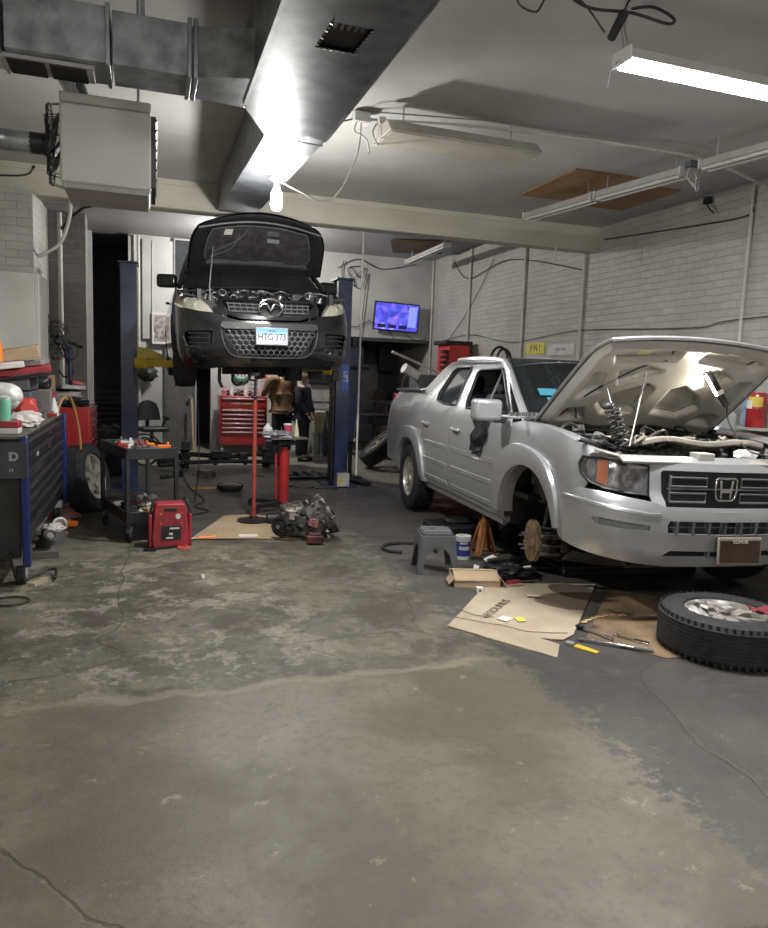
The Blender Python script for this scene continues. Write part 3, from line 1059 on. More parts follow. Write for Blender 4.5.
ZF = [.35, .45, .60, .74, .80, .84, 1.0, 1.06, 1.12, 1.2]
XF = [.07, .01, -.01, -.01, .01, .06, .075, .095, .14, .22]


def side_map(off=0., sg=1):
    def f(s, z):
        if s >= .6:
            y = ysd(z) + off
            # shoulder of the bed tapers in a little toward the tail
            return T(s, sg * (y - .03 * max(0, s - 4.2)), zroof(z))
        x = sitp(s, PSR, PXR); k = sitp(s, PSR, PKR)
        w = min(1, max(0, (.5 - s) / .4)); w = w * w * (3 - 2 * w)
        e = .01
        x2 = sitp(s + e, PSR, PXR); k2 = sitp(s + e, PSR, PKR)
        t = V((x2 - x, (k2 - k) * .95)); t = t.normalized() if t.length > 1e-6 else V((0, 1))
        n = V((-t.y, t.x))
        yy = k * ysd(min(z, 1.2))
        return T(x + w * itp(z, ZF, XF) + n.x * off, sg * (yy + n.y * off), z)
    return f


def both(fn):
    for sg in (1, -1):
        fn(sg)


def tpart(b, name, m, parent=None, **k):
    return b.build(name, m, parent or truck, **k)


RA = (4.06, .40)   # rear arch centre
FA = (.97, .44)


def flare(cx, cz, r0, r1, off, a0, a1, sg, zmin, n=26):
    """wheel arch moulding: outer edge on the body, middle raised, inner lip turned in"""
    b = MB()
    mp = side_map(0, sg)
    rows = [(1.0, -.004), (.93, off * .8), (.72, off), (.25, off * .95), (0, off * .85), (-.02, -.10)]
    vs = []
    for i in range(n + 1):
        dg = a0 + (a1 - a0) * i / n
        a = R(dg)
        if cx < 2: r1 = itp(dg, [5, 50, 100, 165], [.63, .66, .60, .505])
        ca, sa = math.cos(a), math.sin(a)
        # squarish arch
        q = (abs(ca) ** 2.6 + abs(sa) ** 2.6) ** (-1 / 2.6)
        for k, o in rows:
            rr = (r0 + ((r1 - r0) * k if r1 > .59 else (r1 - r0) * k)) * (1 + (q - 1) * (.25 + .75 * k))
            s_ = cx + rr * ca; z_ = cz + rr * sa
            z_ = max(z_, zmin)
            vs.append(side_map(o, sg)(s_, z_))
    m = len(rows)
    b.add(vs, [(i * m + k, i * m + k + 1, (i + 1) * m + k + 1, (i + 1) * m + k) for i in range(n) for k in range(m - 1)])
    return b


def body_side(sg):
    mp = side_map(0, sg)
    b = MB()   # bed side with the sloping sail panel
    ol = [(3.60, .42), (3.60, .46)] + arc(RA[0], RA[1], .45, 172, 8, 14) + [(4.52, .44), (5.02, .50), (5.14, .56), (5.16, .9), (5.12, 1.26), (5.02, 1.37), (4.6, 1.405), (4.05, 1.425), (3.93, 1.46), (3.66, 1.765), (3.44, 1.79), (3.47, 1.60), (3.585, 1.15), (3.585, .8)]
    ol = [p for p in ol]
    b.panel(ol, mp, .07); tpart(b, 'bed_side', SILVER)
    b = flare(RA[0], RA[1], .45, .585, .035, 185, -5, sg, .42); tpart(b, 'wheel_arch_flare', SILVER)
    # doors
    rw = [(2.76, 1.28), (3.10, 1.28), (3.36, 1.31), (3.43, 1.40), (3.37, 1.65), (3.31, 1.70), (2.93, 1.705), (2.87, 1.66)]
    b = MB()
    b.panel([(2.715, .43), (3.575, .43), (3.575, 1.12), (3.52, 1.35), (3.46, 1.62), (3.42, 1.755), (2.90, 1.77), (2.80, 1.55), (2.715, 1.25)], mp, .07, [rw])
    dr_ = tpart(b, 'rear_door', SILVER)
    b = MB(); b.panel([(p[0] + (p[0] - 3.08) * .02, p[1] + (p[1] - 1.47) * .03) for p in rw], side_map(-.018, sg), .12, thick=.004); b.build('window_pane', GLASSD, dr_)
    fw = [(1.54, 1.27), (2.46, 1.27), (2.52, 1.33), (2.66, 1.64), (2.62, 1.67), (2.14, 1.68), (2.00, 1.61), (1.52, 1.30)]
    b = MB()
    b.panel([(1.42, .43), (2.705, .43), (2.705, 1.25), (2.79, 1.55), (2.885, 1.77), (2.16, 1.76), (1.98, 1.66), (1.42, 1.25), (1.37, 1.17), (1.37, .95), (1.42, .8)], mp, .07, [fw])
    df = tpart(b, 'front_door', SILVER)
    for w_, dd in ((rw, dr_), (fw, df)):   # dark rubber seal round the opening
        b = MB(); P_ = [side_map(.003, sg)(p[0], p[1]) for p in resample([V(q) for q in w_], .1)]
        b.tube(P_, .012, 6, closed=True); b.build('window_seal', BLACK, dd)
    # the front side window is wound down: thin divider and quarter glass stay
    b = MB(); b.tube([side_map(-.01, sg)(2.02, 1.29), side_map(-.01, sg)(2.10, 1.63)], .014, 6); b.build('window_divider', BLACK, df)
    for dd, xs in ((df, (1.45, 2.66)), (dr_, (2.76, 3.50))):
        for zc in (.86, .68, .50):
            b = MB(); b.panel([(xs[0], zc - .022), (xs[1], zc - .022), (xs[1], zc + .022), (xs[0], zc + .022)], side_map(.006, sg), .2, thick=.012)
            b.build('side_rib', SILVERD, dd, bevel=.004)
    for dd, xx in ((df, 2.50), (dr_, 3.42)):
        b = MB(); b.panel(arc(xx + .06, 1.045, .075, 0, 360, 12, .042)[:-1], side_map(.002, sg), .05, thick=.004); b.build('handle_recess', SILVERD, dd)
        b = MB(); b.tube([side_map(.01, sg)(xx - .06, 1.05), side_map(.035, sg)(xx - .03, 1.052), side_map(.035, sg)(xx + .10, 1.056), side_map(.01, sg)(xx + .13, 1.058)], .014, 8); b.build('door_handle', SILVER, dd)
    # rocker
    b = MB(); b.panel([(1.46, .36), (3.58, .36), (3.58, .425), (1.42, .425)], side_map(-.012, sg), .15, thick=.05); tpart(b, 'rocker_sill', SILVERD)
    # front fender
    b = MB()
    arcp = arc(FA[0], FA[1], .47, 14, 150, 14)
    ol = [(1.355, .95), (1.355, 1.20), (1.20, 1.225), (.9, 1.22), (.6, 1.195), (.35, 1.155), (S(.84), 1.12), (S(.80), 1.09), (S(.80), 1.062), (S(.89), 1.062), (S(.905), 1.01), (S(.895), .95), (S(.86), .89), (S(.88), .84), (.45, .80)] + arcp[::-1] + [(1.40, .58), (1.405, .80)]
    b.panel(ol, mp, .06); tpart(b, 'front_fender', SILVER)
    b = flare(FA[0], FA[1], .47, .60, .035, 5, 168, sg, .42, 30); tpart(b, 'wheel_arch_flare', SILVER)
    # fender top ledge towards the engine bay
    b = MB()
    def ledge(u, v):
        s = 1.34 - u * (1.34 - .34)
        z = itp(s, [.12, .35, .6, .9, 1.2, 1.35], [1.105, 1.155, 1.195, 1.22, 1.225, 1.20])
        p = mp(s, z)
        y = abs(p.x) - .16 * v
        return V((-sg * y, p.y, z + .012 * math.sin(v * PI) - .02 * v))
    b.grid(ledge, 16, 4, .01); tpart(b, 'fender_top', SILVER)
    # A pillar and roof rail
    b = MB()
    pts = [T(1.22, sg * .875, zroof(1.22)), T(1.60, sg * .80, zroof(1.45)), T(2.0, sg * .715, zroof(1.69)), T(2.3, sg * .655, zroof(1.765)), T(2.9, sg * .635, zroof(1.79)), T(3.45, sg * .63, zroof(1.785))]
    b.tube(pts, [.035, .03, .03, .03, .03, .03], 8, smooth=4); tpart(b, 'roof_pillar', SILVER)
    # wheel liner
    for (cx, cz, r0) in ((RA[0], RA[1], .47), (FA[0], FA[1], .49)):
        b = MB()
        b.grid(lambda u, v: T(cx + r0 * math.cos(R(-8 + 196 * u)), sg * (.90 - .42 * v), cz + r0 * math.sin(R(-8 + 196 * u))), 16, 2, .006)
        b.panel(arc(cx, cz, r0, -20, 200, 16), lambda s, z: T(s, sg * .48, z), .15, thick=.004)
        tpart(b, 'wheel_well_liner', BLACK)
    # mirror
    b = MB(); b.box((0, 0, 0), (.25, .11, .175)); o = b.build('mirror', SILVER, truck, loc=T(1.50, sg * 1.10, 1.285), rot=(0, 0, R(6) * sg), bevel=.035, seg=4)
    b = MB(); b.box((0, .057, 0), (.20, .006, .135)); b.build('mirror_glass', CHROME, o, bevel=.004)
    b = MB(); b.box((sg * .14, .01, -.075), (.12, .06, .05)); b.build('mirror_arm', BLACK, o, bevel=.01)


both(body_side)

# roof, windscreen, rear glass
def roof(u, v):
    x = 2.03 + 1.60 * v
    y = (u - .5) * 2
    w = .69 - .02 * v
    z = 1.83 - .075 * abs(y) ** 2.2 - .05 * max(0, (.2 - v) / .2) ** 2 - .035 * max(0, (v - .8) / .2) ** 2
    return T(x - .05 * (1 - y * y) * (1 - v), y * w, zroof(z))
b = MB(); b.grid(roof, 18, 16, .012); tpart(b, 'roof', SILVER)
b = MB()
for k in (-.35, .35): b.grid(lambda u, v: V(roof(.5 + k / 1.0 * .5 + (u - .5) * .02, v)) + V((0, 0, .006)), 1, 12, .006)
tpart(b, 'roof_groove', SILVERD)
def shield(u, v):
    y = (u - .5) * 2
    x = 1.18 + .86 * v - .12 * (1 - y * y)
    return T(x + .07, y * (.83 - .17 * v), zroof(1.19 + .595 * v - .015 * y * y))
b = MB(); b.grid(shield, 16, 10, .005); ws = tpart(b, 'windscreen', GLASSW)
b = MB()
b.tube([shield(0, v / 10) for v in range(11)], .016, 6); b.tube([shield(1, v / 10) for v in range(11)], .016, 6); b.tube([shield(u / 12, 1) for u in range(13)], .014, 6)
b.build('windscreen_seal', BLACK, ws)
b = MB()
for (u0, u1, v0, v1, i) in ((.10, .20, .44, .54, 0), (.13, .19, .33, .41, 0), (.12, .26, .22, .32, 1), (.14, .24, .14, .20, 0)):
    b.m = i
    b.grid(lambda u, v: V(shield(1 - u0 - (u1 - u0) * u, v0 + (v1 - v0) * v)) + V((0, -.012, .006)), 2, 2, .002)
b.build('windscreen_sticker', [mat('sticker_blue', (.05, .24, .34), .5), mat('sticker_pale', (.28, .42, .38), .5)], ws, smooth=0)
b = MB(); b.grid(lambda u, v: T(3.60 + .06 * v + .03 * math.sin(PI * u), (u - .5) * 1.36 * (1 - .12 * (1 - abs(v))) , 1.72 - .42 * v), 8, 4, .005); tpart(b, 'rear_window', GLASSD)
b = MB(); b.box(T(3.66, 0, 1.0), (1.72, .05, .72)); tpart(b, 'cab_back_wall', SILVERD)
b = MB(); b.grid(lambda u, v: T(1.10 + .20 * v, (u - .5) * 1.62, 1.175 + .02 * math.sin(u * PI)), 8, 2, .012)
tpart(b, 'cowl', BLACK)
b = MB()
for k in (-.45, .25): b.tube([T(1.10, k, 1.20), T(1.16, k + .28, 1.235), T(1.2, k + .55, 1.24)], .008, 6)
tpart(b, 'wiper', BLACK)
# cabin
b = MB(); b.box(T(2.4, 0, .64), (1.70, 2.5, .04)); tpart(b, 'cabin_floor', BLACK)
b = MB(); b.box(T(1.38, 0, 1.02), (1.60, .34, .30)); b.box(T(1.42, 0, 1.15), (1.5, .3, .08)); tpart(b, 'dashboard', SEAT, bevel=.05)
b = MB(); b.ring(T(1.72, -.38, 1.10), (0, -.9, .5), .185, .016); b.cyl(T(1.72, -.38, 1.10), T(1.45, -.38, 1.0), .03); b.box(T(1.72, -.38, 1.10), (.30, .03, .05)); tpart(b, 'steering_wheel', BLACK)
for y in (-.40, .40):
    b = MB(); b.box(T(2.25, y, .78), (.52, .52, .18)); b.box(T(2.56, y, 1.10), (.50, .16, .62), (R(-14), 0, 0)); b.box(T(2.65, y, 1.50), (.26, .10, .18)); tpart(b, 'front_seat', SEAT, bevel=.05, seg=3)
b = MB(); b.box(T(3.15, 0, .78), (1.35, .48, .18)); b.box(T(3.42, 0, 1.12), (1.35, .14, .60), (R(-10), 0, 0))
for y in (-.45, .45): b.box(T(3.48, y, 1.50), (.26, .09, .16))
tpart(b, 'rear_seat', SEAT, bevel=.05, seg=3)
b = MB(); b.box(T(1.86, 0, 1.62), (.22, .02, .07)); tpart(b, 'rear_view_mirror', BLACK, bevel=.012)
# pale clothes and bags glimpsed through the rear side glass
b = MB(); b.blob(T(3.05, .52, 1.18), (.16, .22, .22), 3); b.blob(T(3.2, .3, 1.2), (.2, .2, .25), 5); tpart(b, 'cabin_luggage', mat('blue_grey_fabric', (.12, .15, .24), .9, var=.5, scale=9))
# bed
b = MB(); b.box(T(4.42, 0, .80), (1.45, 1.42, .05)); b.box(T(4.42, .72, 1.08), (.06, 1.42, .55)); b.box(T(4.42, -.72, 1.08), (.06, 1.42, .55)); tpart(b, 'cargo_bed', BLACK)
b = MB()
for sg in (1, -1): b.grid(lambda u, v: T(3.95 + 1.1 * u, sg * (.70 + .20 * v - .03 * u * v), 1.42 - .02 * u + .01 * math.sin(v * PI) - .012 * v), 8, 3, .02)
tpart(b, 'bed_rail', SILVER)
b = MB(); b.box(T(5.15, 0, 1.05), (1.52, .07, .66)); tg = tpart(b, 'tailgate', SILVER, bevel=.02)
b = MB(); b.box(T(5.195, 0, 1.2), (.3, .02, .06)); b.build('tailgate_handle', BLACK, tg, bevel=.005)
b = MB(); b.box(T(5.2, 0, .58), (1.80, .16, .22)); tpart(b, 'rear_bumper', SILVERD, bevel=.05, seg=3)
for sg in (1, -1):
    b = MB(); b.box(T(5.13, sg * .82, 1.13), (.12, .10, .40)); tpart(b, 'tail_lamp', mat('red_lens', (.4, .02, .02), .15), bevel=.02)
# underbody
b = MB(); b.box(T(2.7, 0, .40), (.6, 3.0, .14)); b.box(T(4.3, 0, .46), (1.1, 1.3, .12)); tpart(b, 'underbody', BLACK, bevel=.03)
b = MB()
for sg in (1, -1): b.tube([T(5.0, sg * .5, .46), T(4.2, sg * .48, .42), T(3.2, sg * .35, .34), T(1.6, sg * .35, .32), T(.5, sg * .45, .36), T(.25, sg * .45, .42)], .05, 6)
tpart(b, 'frame_rail', DARKM)
b = MB(); b.tube([T(4.9, -.35, .42), T(3.9, -.3, .38), T(2.0, -.1, .33), T(.9, -.05, .36)], .035, 8, smooth=3); b.cyl(T(4.6, -.35, .4), T(4.0, -.35, .4), .11); tpart(b, 'exhaust', RUST)
b = MB(); b.box(T(.62, 0, .38), (1.1, .75, .12)); b.tube([T(.95, -.78, .42), T(.95, 0, .38), T(.95, .70, .40)], .04); tpart(b, 'front_subframe', DIRTYM, bevel=.03)

# front bumper with its openings
def crev(h):   # hole outline re-ordered to start and end on the centre line
    return h
fog = [(S(.53), .615), (S(.53), .652), (S(.84), .685), (S(.86), .675), (S(.85), .648), (S(.83), .635)]
g1 = [(S(0), .60), (S(.41), .605), (S(.415), .66), (S(.40), .685), (S(0), .685)]
g2 = [(S(0), .445), (S(.44), .445), (S(.43), .46), (S(.38), .49), (S(0), .485)]
cut = [(.505, .56), (.50, .72), (.535, .80), (.45, .83), (S(.90), .86), (S(.80), .845), (S(.5), .80), (S(.44), .775), (S(0), .775)]
ol = [(S(0), .375), (S(.4), .375), (S(.62), .395), (S(.86), .435), (.35, .455), (.44, .47), (.485, .50)] + cut
b = MB(); b.fullpanel(ol, side_map, S(0), .05, [g1, g2], [fog], .014)
bump = tpart(b, 'front_bumper', SILVER)
for sg in (1, -1):
    b = MB(); b.panel([(S(.46), .735), (S(.55), .735), (S(.88), .79), (.42, .80), (.44, .775), (S(.88), .765), (S(.55), .71), (S(.46), .71)], side_map(.006, sg), .05, thick=.01); b.build('bumper_crease', SILVER, bump, bevel=.004)
    b = MB(); b.panel([(S(.49), .60), (S(.49), .67), (S(.89), .705), (S(.91), .675), (S(.89), .61)], side_map(-.02, sg), .05, thick=.006); o = b.build('fog_lamp_recess', SILVERD, bump)
    b = MB(); b.panel([(S(.55), .618), (S(.55), .645), (S(.83), .675), (S(.83), .645)], side_map(-.010, sg), .04, thick=.006); b.build('fog_lamp', mat('ribbed_lens', (.28, .29, .30), .25, .3, var=.2, scale=60), bump)
b = MB()
for z in (.642,): b.box(T(.075, 0, z), (.86, .02, .12))
b.box(T(.09, 0, .465), (.92, .02, .07)); b.build('grille_backing', BLACK, bump)
b = MB()
for y in (-.36, -.24, -.12, 0, .12, .24, .36): b.box(T(.03, y, .642), (.012, .05, .09))
b.box(T(.035, 0, .645), (.80, .012, .007)); b.box(T(.035, .1, .465), (.012, .04, .05))
b.build('lower_grille_bar', GREYP, bump)
b = MB(); b.grid(lambda u, v: side_map(-.0, 1 if u < .5 else -1)(S(.9 * abs(u - .5) * 2), .40 - .10 * v) + V((0, .10 + .16 * v, 0)), 20, 2, .006); b.build('air_dam', BLACK, bump)

# plate with its frame and writing
t2 = MB(); t2.box((0, 0, 0), (.335, .012, .178)); plate = t2.build('licence_plate', mat('plate_frame_pale', (.30, .26, .21), .4), truck, loc=T(-.035, -.085, .505), rot=(R(-4), 0, 0), bevel=.006)
b = MB(); b.box((0, -.008, -.004), (.305, .004, .145)); b.build('plate_face', mat('plate_dark_brown', (.055, .035, .022), .3, var=.3, scale=8), plate)
FR = Matrix(((1, 0, 0, 0), (0, 0, 1, -.011), (0, 1, 0, 0), (0, 0, 0, 1)))   # text facing the viewer in front (-Y)
FR = Matrix(((1, 0, 0, 0), (0, 0, -1, -.011), (0, 1, 0, 0), (0, 0, 0, 1)))
b = MB(); b.text('ILLINOIS', .03, Matrix.Translation(V((0, 0, .060))) @ FR, .002, bold=.0008); b.build('plate_lettering', mat('plate_letter', (.5, .45, .4), .5), plate, smooth=0)

# header panel around the grille
gr = [(S(0), .762), (S(.425), .762), (S(.44), .985), (S(.425), 1.0), (S(0), 1.0)]
b = MB(); b.fullpanel([(S(0), .745), (S(.515), .765), (S(.515), 1.03), (S(.495), 1.055), (S(0), 1.05)], side_map, S(0), .05, [gr], [], .012)
def htop(u, v):
    y = (u * 2 - 1) * .86
    zt = itp(abs(y), [.5, .56, .70, .86], [1.05, 1.035, 1.05, 1.07])
    p = side_map(0, 1 if y >= 0 else -1)(S(y), zt)
    q = T(.19 + .05 * abs(y), y * .985, 1.085)
    return p.lerp(q, v) + V((0, 0, .008 * math.sin(PI * v)))
b.grid(htop, 40, 4, .008)
hp = tpart(b, 'grille_surround', SILVER)
b = MB(); b.box(T(.13, 0, .88), (.90, .012, .25)); gp = tpart(b, 'grille', BLACK)
b = MB()
for y0, y1 in ((.135, .40), (-.40, -.135)):
    for z in (.932, .832):
        P_ = [T(.062, y0, z - .028), T(.068, y1, z - .028), T(.068, y1, z + .028), T(.062, y0, z + .028)]
        b.tube(P_, .0085, 6, closed=True)
    b.box(T(.075, y0 if y0 < 0 else y1, .89), (.012, .02, .17))
b.box(T(.072, 0, .888), (.84, .012, .008)); b.build('grille_bar', mat('satin_chrome', (.42, .42, .44), .3, .9, var=.05), gp, bevel=.002)
# emblem: wide H in a rounded frame
b = MB()
fr_ = [(p_[0] * .82, p_[1] * .95) for p_ in ((-.095, .07), (-.10, .0), (-.085, -.055), (-.06, -.072), (.06, -.072), (.085, -.055), (.10, .0), (.095, .07), (.075, .08), (-.075, .08))]
b.tube([T(.045, p[0], .888 + p[1]) for p in fr_], .0085, 6, closed=True)
def bar(pts): b.prism([(p_[0] * .82, p_[1] * .95) for p_ in pts], 0, .012, Matrix(((1, 0, 0, 0), (0, 0, 1, -4.03 + .038), (0, 1, 0, .888), (0, 0, 0, 1))))
bar([(-.066, .068), (-.044, .068), (-.034, -.055), (-.048, -.06)]); bar([(.044, .068), (.066, .068), (.048, -.06), (.034, -.055)]); bar([(-.043, .012), (.043, .012), (.039, -.018), (-.039, -.018)])
b.build('emblem', CHROME, gp, bevel=.002)

# headlights
for sg in (1, -1):
    hl = [(S(.52), .835), (S(.52), 1.02), (S(.60), 1.035), (S(.80), 1.055), (S(.885), 1.055), (S(.90), 1.01), (S(.89), .95), (S(.85), .895), (S(.78), .865), (S(.65), .845)]
    b = MB(); b.panel(hl, side_map(-.045, sg), .05, thick=.006); o = tpart(b, 'headlight', BLACK)
    b = MB(); b.tube([side_map(.002, sg)(p[0], p[1]) for p in hl], .008, 6, closed=True); b.build('bezel', BLACK, o)
    b = MB()
    for yy, zz, rr in ((.63, .94, .072),):
        p = side_map(-.02, sg)(S(yy), zz)
        b.lathe([(0, .05), (.03, .045), (rr * .8, .02), (rr, 0)], TM(p) @ Matrix.Rotation(R(90), 4, 'X') @ Matrix.Rotation(PI, 4, 'X'), 20)
        b.sphere(p + V((0, .01, 0)), .022, 10)
    b.panel([(S(.54), .86), (S(.54), 1.01), (S(.76), 1.04), (S(.76), .875)], side_map(-.036, sg), .03, thick=.003)
    b.panel([(S(.835), .905), (S(.835), 1.04), (S(.875), 1.04), (S(.885), .99), (S(.87), .935)], side_map(-.03, sg), .03, thick=.003)
    b.build('reflector', LAMPIN, o)
    b = MB(); b.panel([(S(.765), .875), (S(.765), 1.04), (S(.825), 1.045), (S(.825), .90)], side_map(-.028, sg), .03, thick=.01); b.build('turn_signal', AMBER, o)
    b = MB(); b.panel(hl, side_map(.0, sg), .04, thick=.003); b.build('lens', GLASSL, o)


# wheels
def wheel_meshes(rad=.372, wid=.245, rim=.225, spokes=6, dirty=False):
    """axis along local X, outer face toward -X"""
    RX = Matrix.Rotation(R(-90), 4, 'Y')
    b = MB(); h = wid / 2
    prof = [(rim, h * .80), (rim + .012, h * .98), (rim + .05, h * 1.05), (rad - .055, h * 1.0), (rad - .022, h * .90), (rad - .006, h * .72)]
    tr = []
    for k in range(9):   # tread with circumferential grooves
        zz = h * .70 - k * (h * 1.4) / 8
        tr += [(rad, zz), (rad, zz - .012), (rad - .005, zz - .014), (rad - .005, zz - .018)] if k < 8 else [(rad, zz)]
    prof = prof + tr + [(r_, -z_) for r_, z_ in prof[::-1]] + [(rim - .01, -h * .7), (rim - .012, 0), (rim - .01, h * .7), (rim, h * .8)]
    b.lathe(prof, RX, 44)
    for k in range(56):   # shoulder blocks
        a = 2 * PI * k / 56
        for s_ in (-1, 1):
            b.box((0, 0, 0), (.035, .016, .006), M=Matrix.Rotation(a, 4, 'X') @ Matrix.Translation(V((s_ * h * .80, 0, rad - .011))))
    tyre = b
    b = MB()
    b.lathe([(rim + .004, h * .80), (rim + .008, h * .86), (rim - .004, h * .86), (rim - .018, h * .6), (rim - .022, -h * .7), (rim, -h * .8)], RX, 40)
    b.lathe([(0, h * .55), (.035, h * .58), (.07, h * .52), (.075, h * .3), (0, h * .3)], RX, 20)
    for k in range(spokes):
        a = 2 * PI * k / spokes
        b.prism([(-.036, .05), (-.026, .13), (-.042, rim - .012), (.042, rim - .012), (.026, .13), (.036, .05)], h * .36, h * .64, Matrix.Rotation(a, 4, 'X') @ Matrix(((0, 0, -1, 0), (1, 0, 0, 0), (0, 1, 0, 0), (0, 0, 0, 1))))
    for k in range(5):
        a = 2 * PI * k / 5 + .3
        b.cyl((-h * .52, .055 * math.cos(a), .055 * math.sin(a)), (-h * .60, .055 * math.cos(a), .055 * math.sin(a)), .009)
    rimb = b
    return tyre, rimb


RIMM = mat('alloy_wheel', (.52, .50, .45), .35, .5, var=.25, scale=14)
def add_wheel(parent, loc, sg=1, **k):
    ty, ri = wheel_meshes(**k)
    o = ty.build('tyre', RUBBER, parent, loc=loc, rot=(0, 0, 0 if sg > 0 else PI), smooth=30)
    ri.build('rim', RIMM, o, smooth=30)
    return o
w0 = add_wheel(truck, T(4.03, .845, .405))
w1 = add_wheel(truck, T(4.03, -.845, .405), -1); w2 = add_wheel(truck, T(.95, -.845, .42), -1)
for o in (w0, w1, w2):
    o.name = 'wheel'
# exposed front hub on the passenger side
hub = MB(); RX = Matrix.Rotation(R(-90), 4, 'Y')
HM = TM(T(.95, .90, .35), (0, 0, R(-8)))
hub.lathe([(0, .03), (.05, .03), (.055, .0), (.155, .0), (.155, -.012), (.148, -.014), (.148, -.024), (.155, -.026), (.155, -.036), (.03, -.036)], HM @ RX, 36)
hb = tpart(hub, 'brake_disc', mat('disc_rust', (.34, .24, .14), .55, .4, var=.5, scale=18, col2=(.16, .10, .06)))
for k in range(5):
    a = 2 * PI * k / 5 + .5
    p = HM @ V((-.02, .06 * math.cos(a), .06 * math.sin(a))); q = HM @ V((-.075, .06 * math.cos(a), .06 * math.sin(a)))
    b = MB(); b.cyl(p, q, .0075); b.build('wheel_stud', STEEL, hb)
b = MB()
b.box((.10, -.02, 0), (.17, .10, .21), M=HM); b.box((.06, -.11, .0), (.12, .06, .17), M=HM)
for z in (-.06, 0, .06): b.box((.10, -.155, z), (.16, .04, .028), M=HM)
b.build('brake_caliper', mat('caliper_grey', (.13, .13, .13), .5, .4, var=.5, scale=20), hb, bevel=.012)
b = MB(); b.tube([HM @ V((.10, 0, .10)), HM @ V((.14, .02, .24)), HM @ V((.10, .03, .30)), HM @ V((.2, .05, .34))], .014, smooth=4)
b.tube([HM @ V((.08, .05, -.10)), HM @ V((.28, .05, -.14)), HM @ V((.55, .05, -.06))], .028); b.tube([HM @ V((.05, 0, 0)), HM @ V((.5, .02, .02))], .03)
b.cyl(HM @ V((.12, .02, .12)), HM @ V((.22, .06, .62)), .028, .03); b.ring(HM @ V((.17, .04, .35)), (.2, .05, 1), .06, .012); b.ring(HM @ V((.185, .045, .42)), (.2, .05, 1), .06, .012); b.ring(HM @ V((.20, .05, .49)), (.2, .05, 1), .06, .012)
b.build('suspension', DARKM, hb)

# hood, propped open about its rear hinge
HZ, HX, HL, HA = 1.235, 1.24, 1.03, R(37.5)
def hood_pt(u, v, off=0.):
    """u across -1..1 (+ = passenger side), v 0 hinge .. 1 front edge, off along the normal of the open hood"""
    w = .80 - .05 * v * v
    rc = max(0, v - .82) / .18
    lim = 1 - .07 * rc * rc
    y = u * w * lim
    L_ = HL * v * (1 - .025 * u * u * v)
    crown = .042 * (1 - u * u) * (.55 + .45 * v) - .02 * max(0, v - .85) / .15
    n = crown + off
    return T(HX - L_ * math.cos(HA) + n * math.sin(HA) * 0 + n * -math.sin(HA) * -1 * 0 + 0, y, HZ + L_ * math.sin(HA)) + V((0, n * math.sin(HA), n * math.cos(HA)))
b = MB(); b.grid(lambda u, v: hood_pt(u * 2 - 1, v), 24, 20, .006); hood = tpart(b, 'hood', SILVER)
b = MB(); b.tube([hood_pt(u / 12 - 1, 1, -.012) for u in range(25)] , .016, 6); b.tube([hood_pt(-1, v / 10, -.01) for v in range(11)], .013, 6); b.tube([hood_pt(1, v / 10, -.01) for v in range(11)], .013, 6)
b.build('hood_edge', mat('silver_edge_grey', (.30, .30, .30), .4, .4), hood)  # darker silver grey along the hood rim
# pressed inner frame with sunken pockets
pockets = []
for sgn in (1, -1):
    pockets += [[(sgn * p[0], p[1]) for p in q] for q in (
        [(.10, .80), (.72, .76), (.80, .86), (.66, .91), (.12, .93)],
        [(.12, .70), (.50, .52), (.62, .68), (.40, .76)],
        [(.60, .44), (.84, .34), (.86, .68), (.72, .66)],
        [(.08, .20), (.42, .16), (.58, .30), (.46, .44), (.20, .56), (.08, .50)],
        [(.56, .10), (.86, .08), (.85, .24), (.66, .26)])]
def poc(u, v):
    d = -1
    for q in pockets:
        if inside((u, v), q):
            d = max(d, pdist((u * .8, v), [(a * .8, c) for a, c in q]))
    return 0 if d < 0 else min(1, d / .035)
def hin(uu, vv):
    u = (uu * 2 - 1) * .975; v = .015 + vv * .965
    t_ = poc(u, v); t_ = t_ * t_ * (3 - 2 * t_)
    e = min(1, (1 - abs(u)) / .10, (1.0 - v) / .07)
    return hood_pt(u, v, -.010 - .055 * max(0, e) * (1 - t_))
b = MB(); b.grid(hin, 96, 70); b.build('hood_inner_frame', HOODIN, hood, smooth=60)
b = MB()
for q in pockets:
    P_ = resample([V(p) for p in q], .09)
    c = sum(P_, V((0, 0))) / len(P_)
    b.tube([hood_pt(p.x * .84 + c.x * .16, p.y * .84 + c.y * .16, -.014) for p in P_], .0055, 5, closed=True, smooth=2)
b.build('hood_sealer_line', mat('sealer_dark', (.10, .09, .075), .7), hood)
b = MB()
b.grid(lambda u, v: hood_pt(-.52 - .16 * u, .60 + .07 * v, -.030), 2, 2, .002); b.build('hood_label', PAPER, hood, smooth=0)
b = MB(); b.grid(lambda u, v: hood_pt(.40 + .14 * u, .83 + .05 * v, -.032), 2, 2, .002); b.build('hood_label', mat('yellow_label', (.6, .55, .25), .6), hood, smooth=0)
b = MB(); b.tube([T(.45, .47, 1.12), hood_pt(.30, .66, -.05)], .0055, 6); tpart(b, 'hood_prop_rod', mat('prop_rod', (.55, .53, .48), .4))
for sg in (1, -1):
    b = MB(); b.box(T(1.22, sg * .76, 1.20), (.03, .16, .05)); tpart(b, 'hood_hinge', DARKM)
b = MB(); b.tube([hood_pt(.86, .10, -.055), hood_pt(.70, .45, -.06), hood_pt(.42, .72, -.06), hood_pt(.2, .80, -.055)], .006, 6, smooth=4)
b.tube([hood_pt(.88, .30, -.055), hood_pt(.74, .24, -.06), hood_pt(.60, .05, -.05)], .006, 6, smooth=3)
b.build('washer_hose', BLACK, hood)

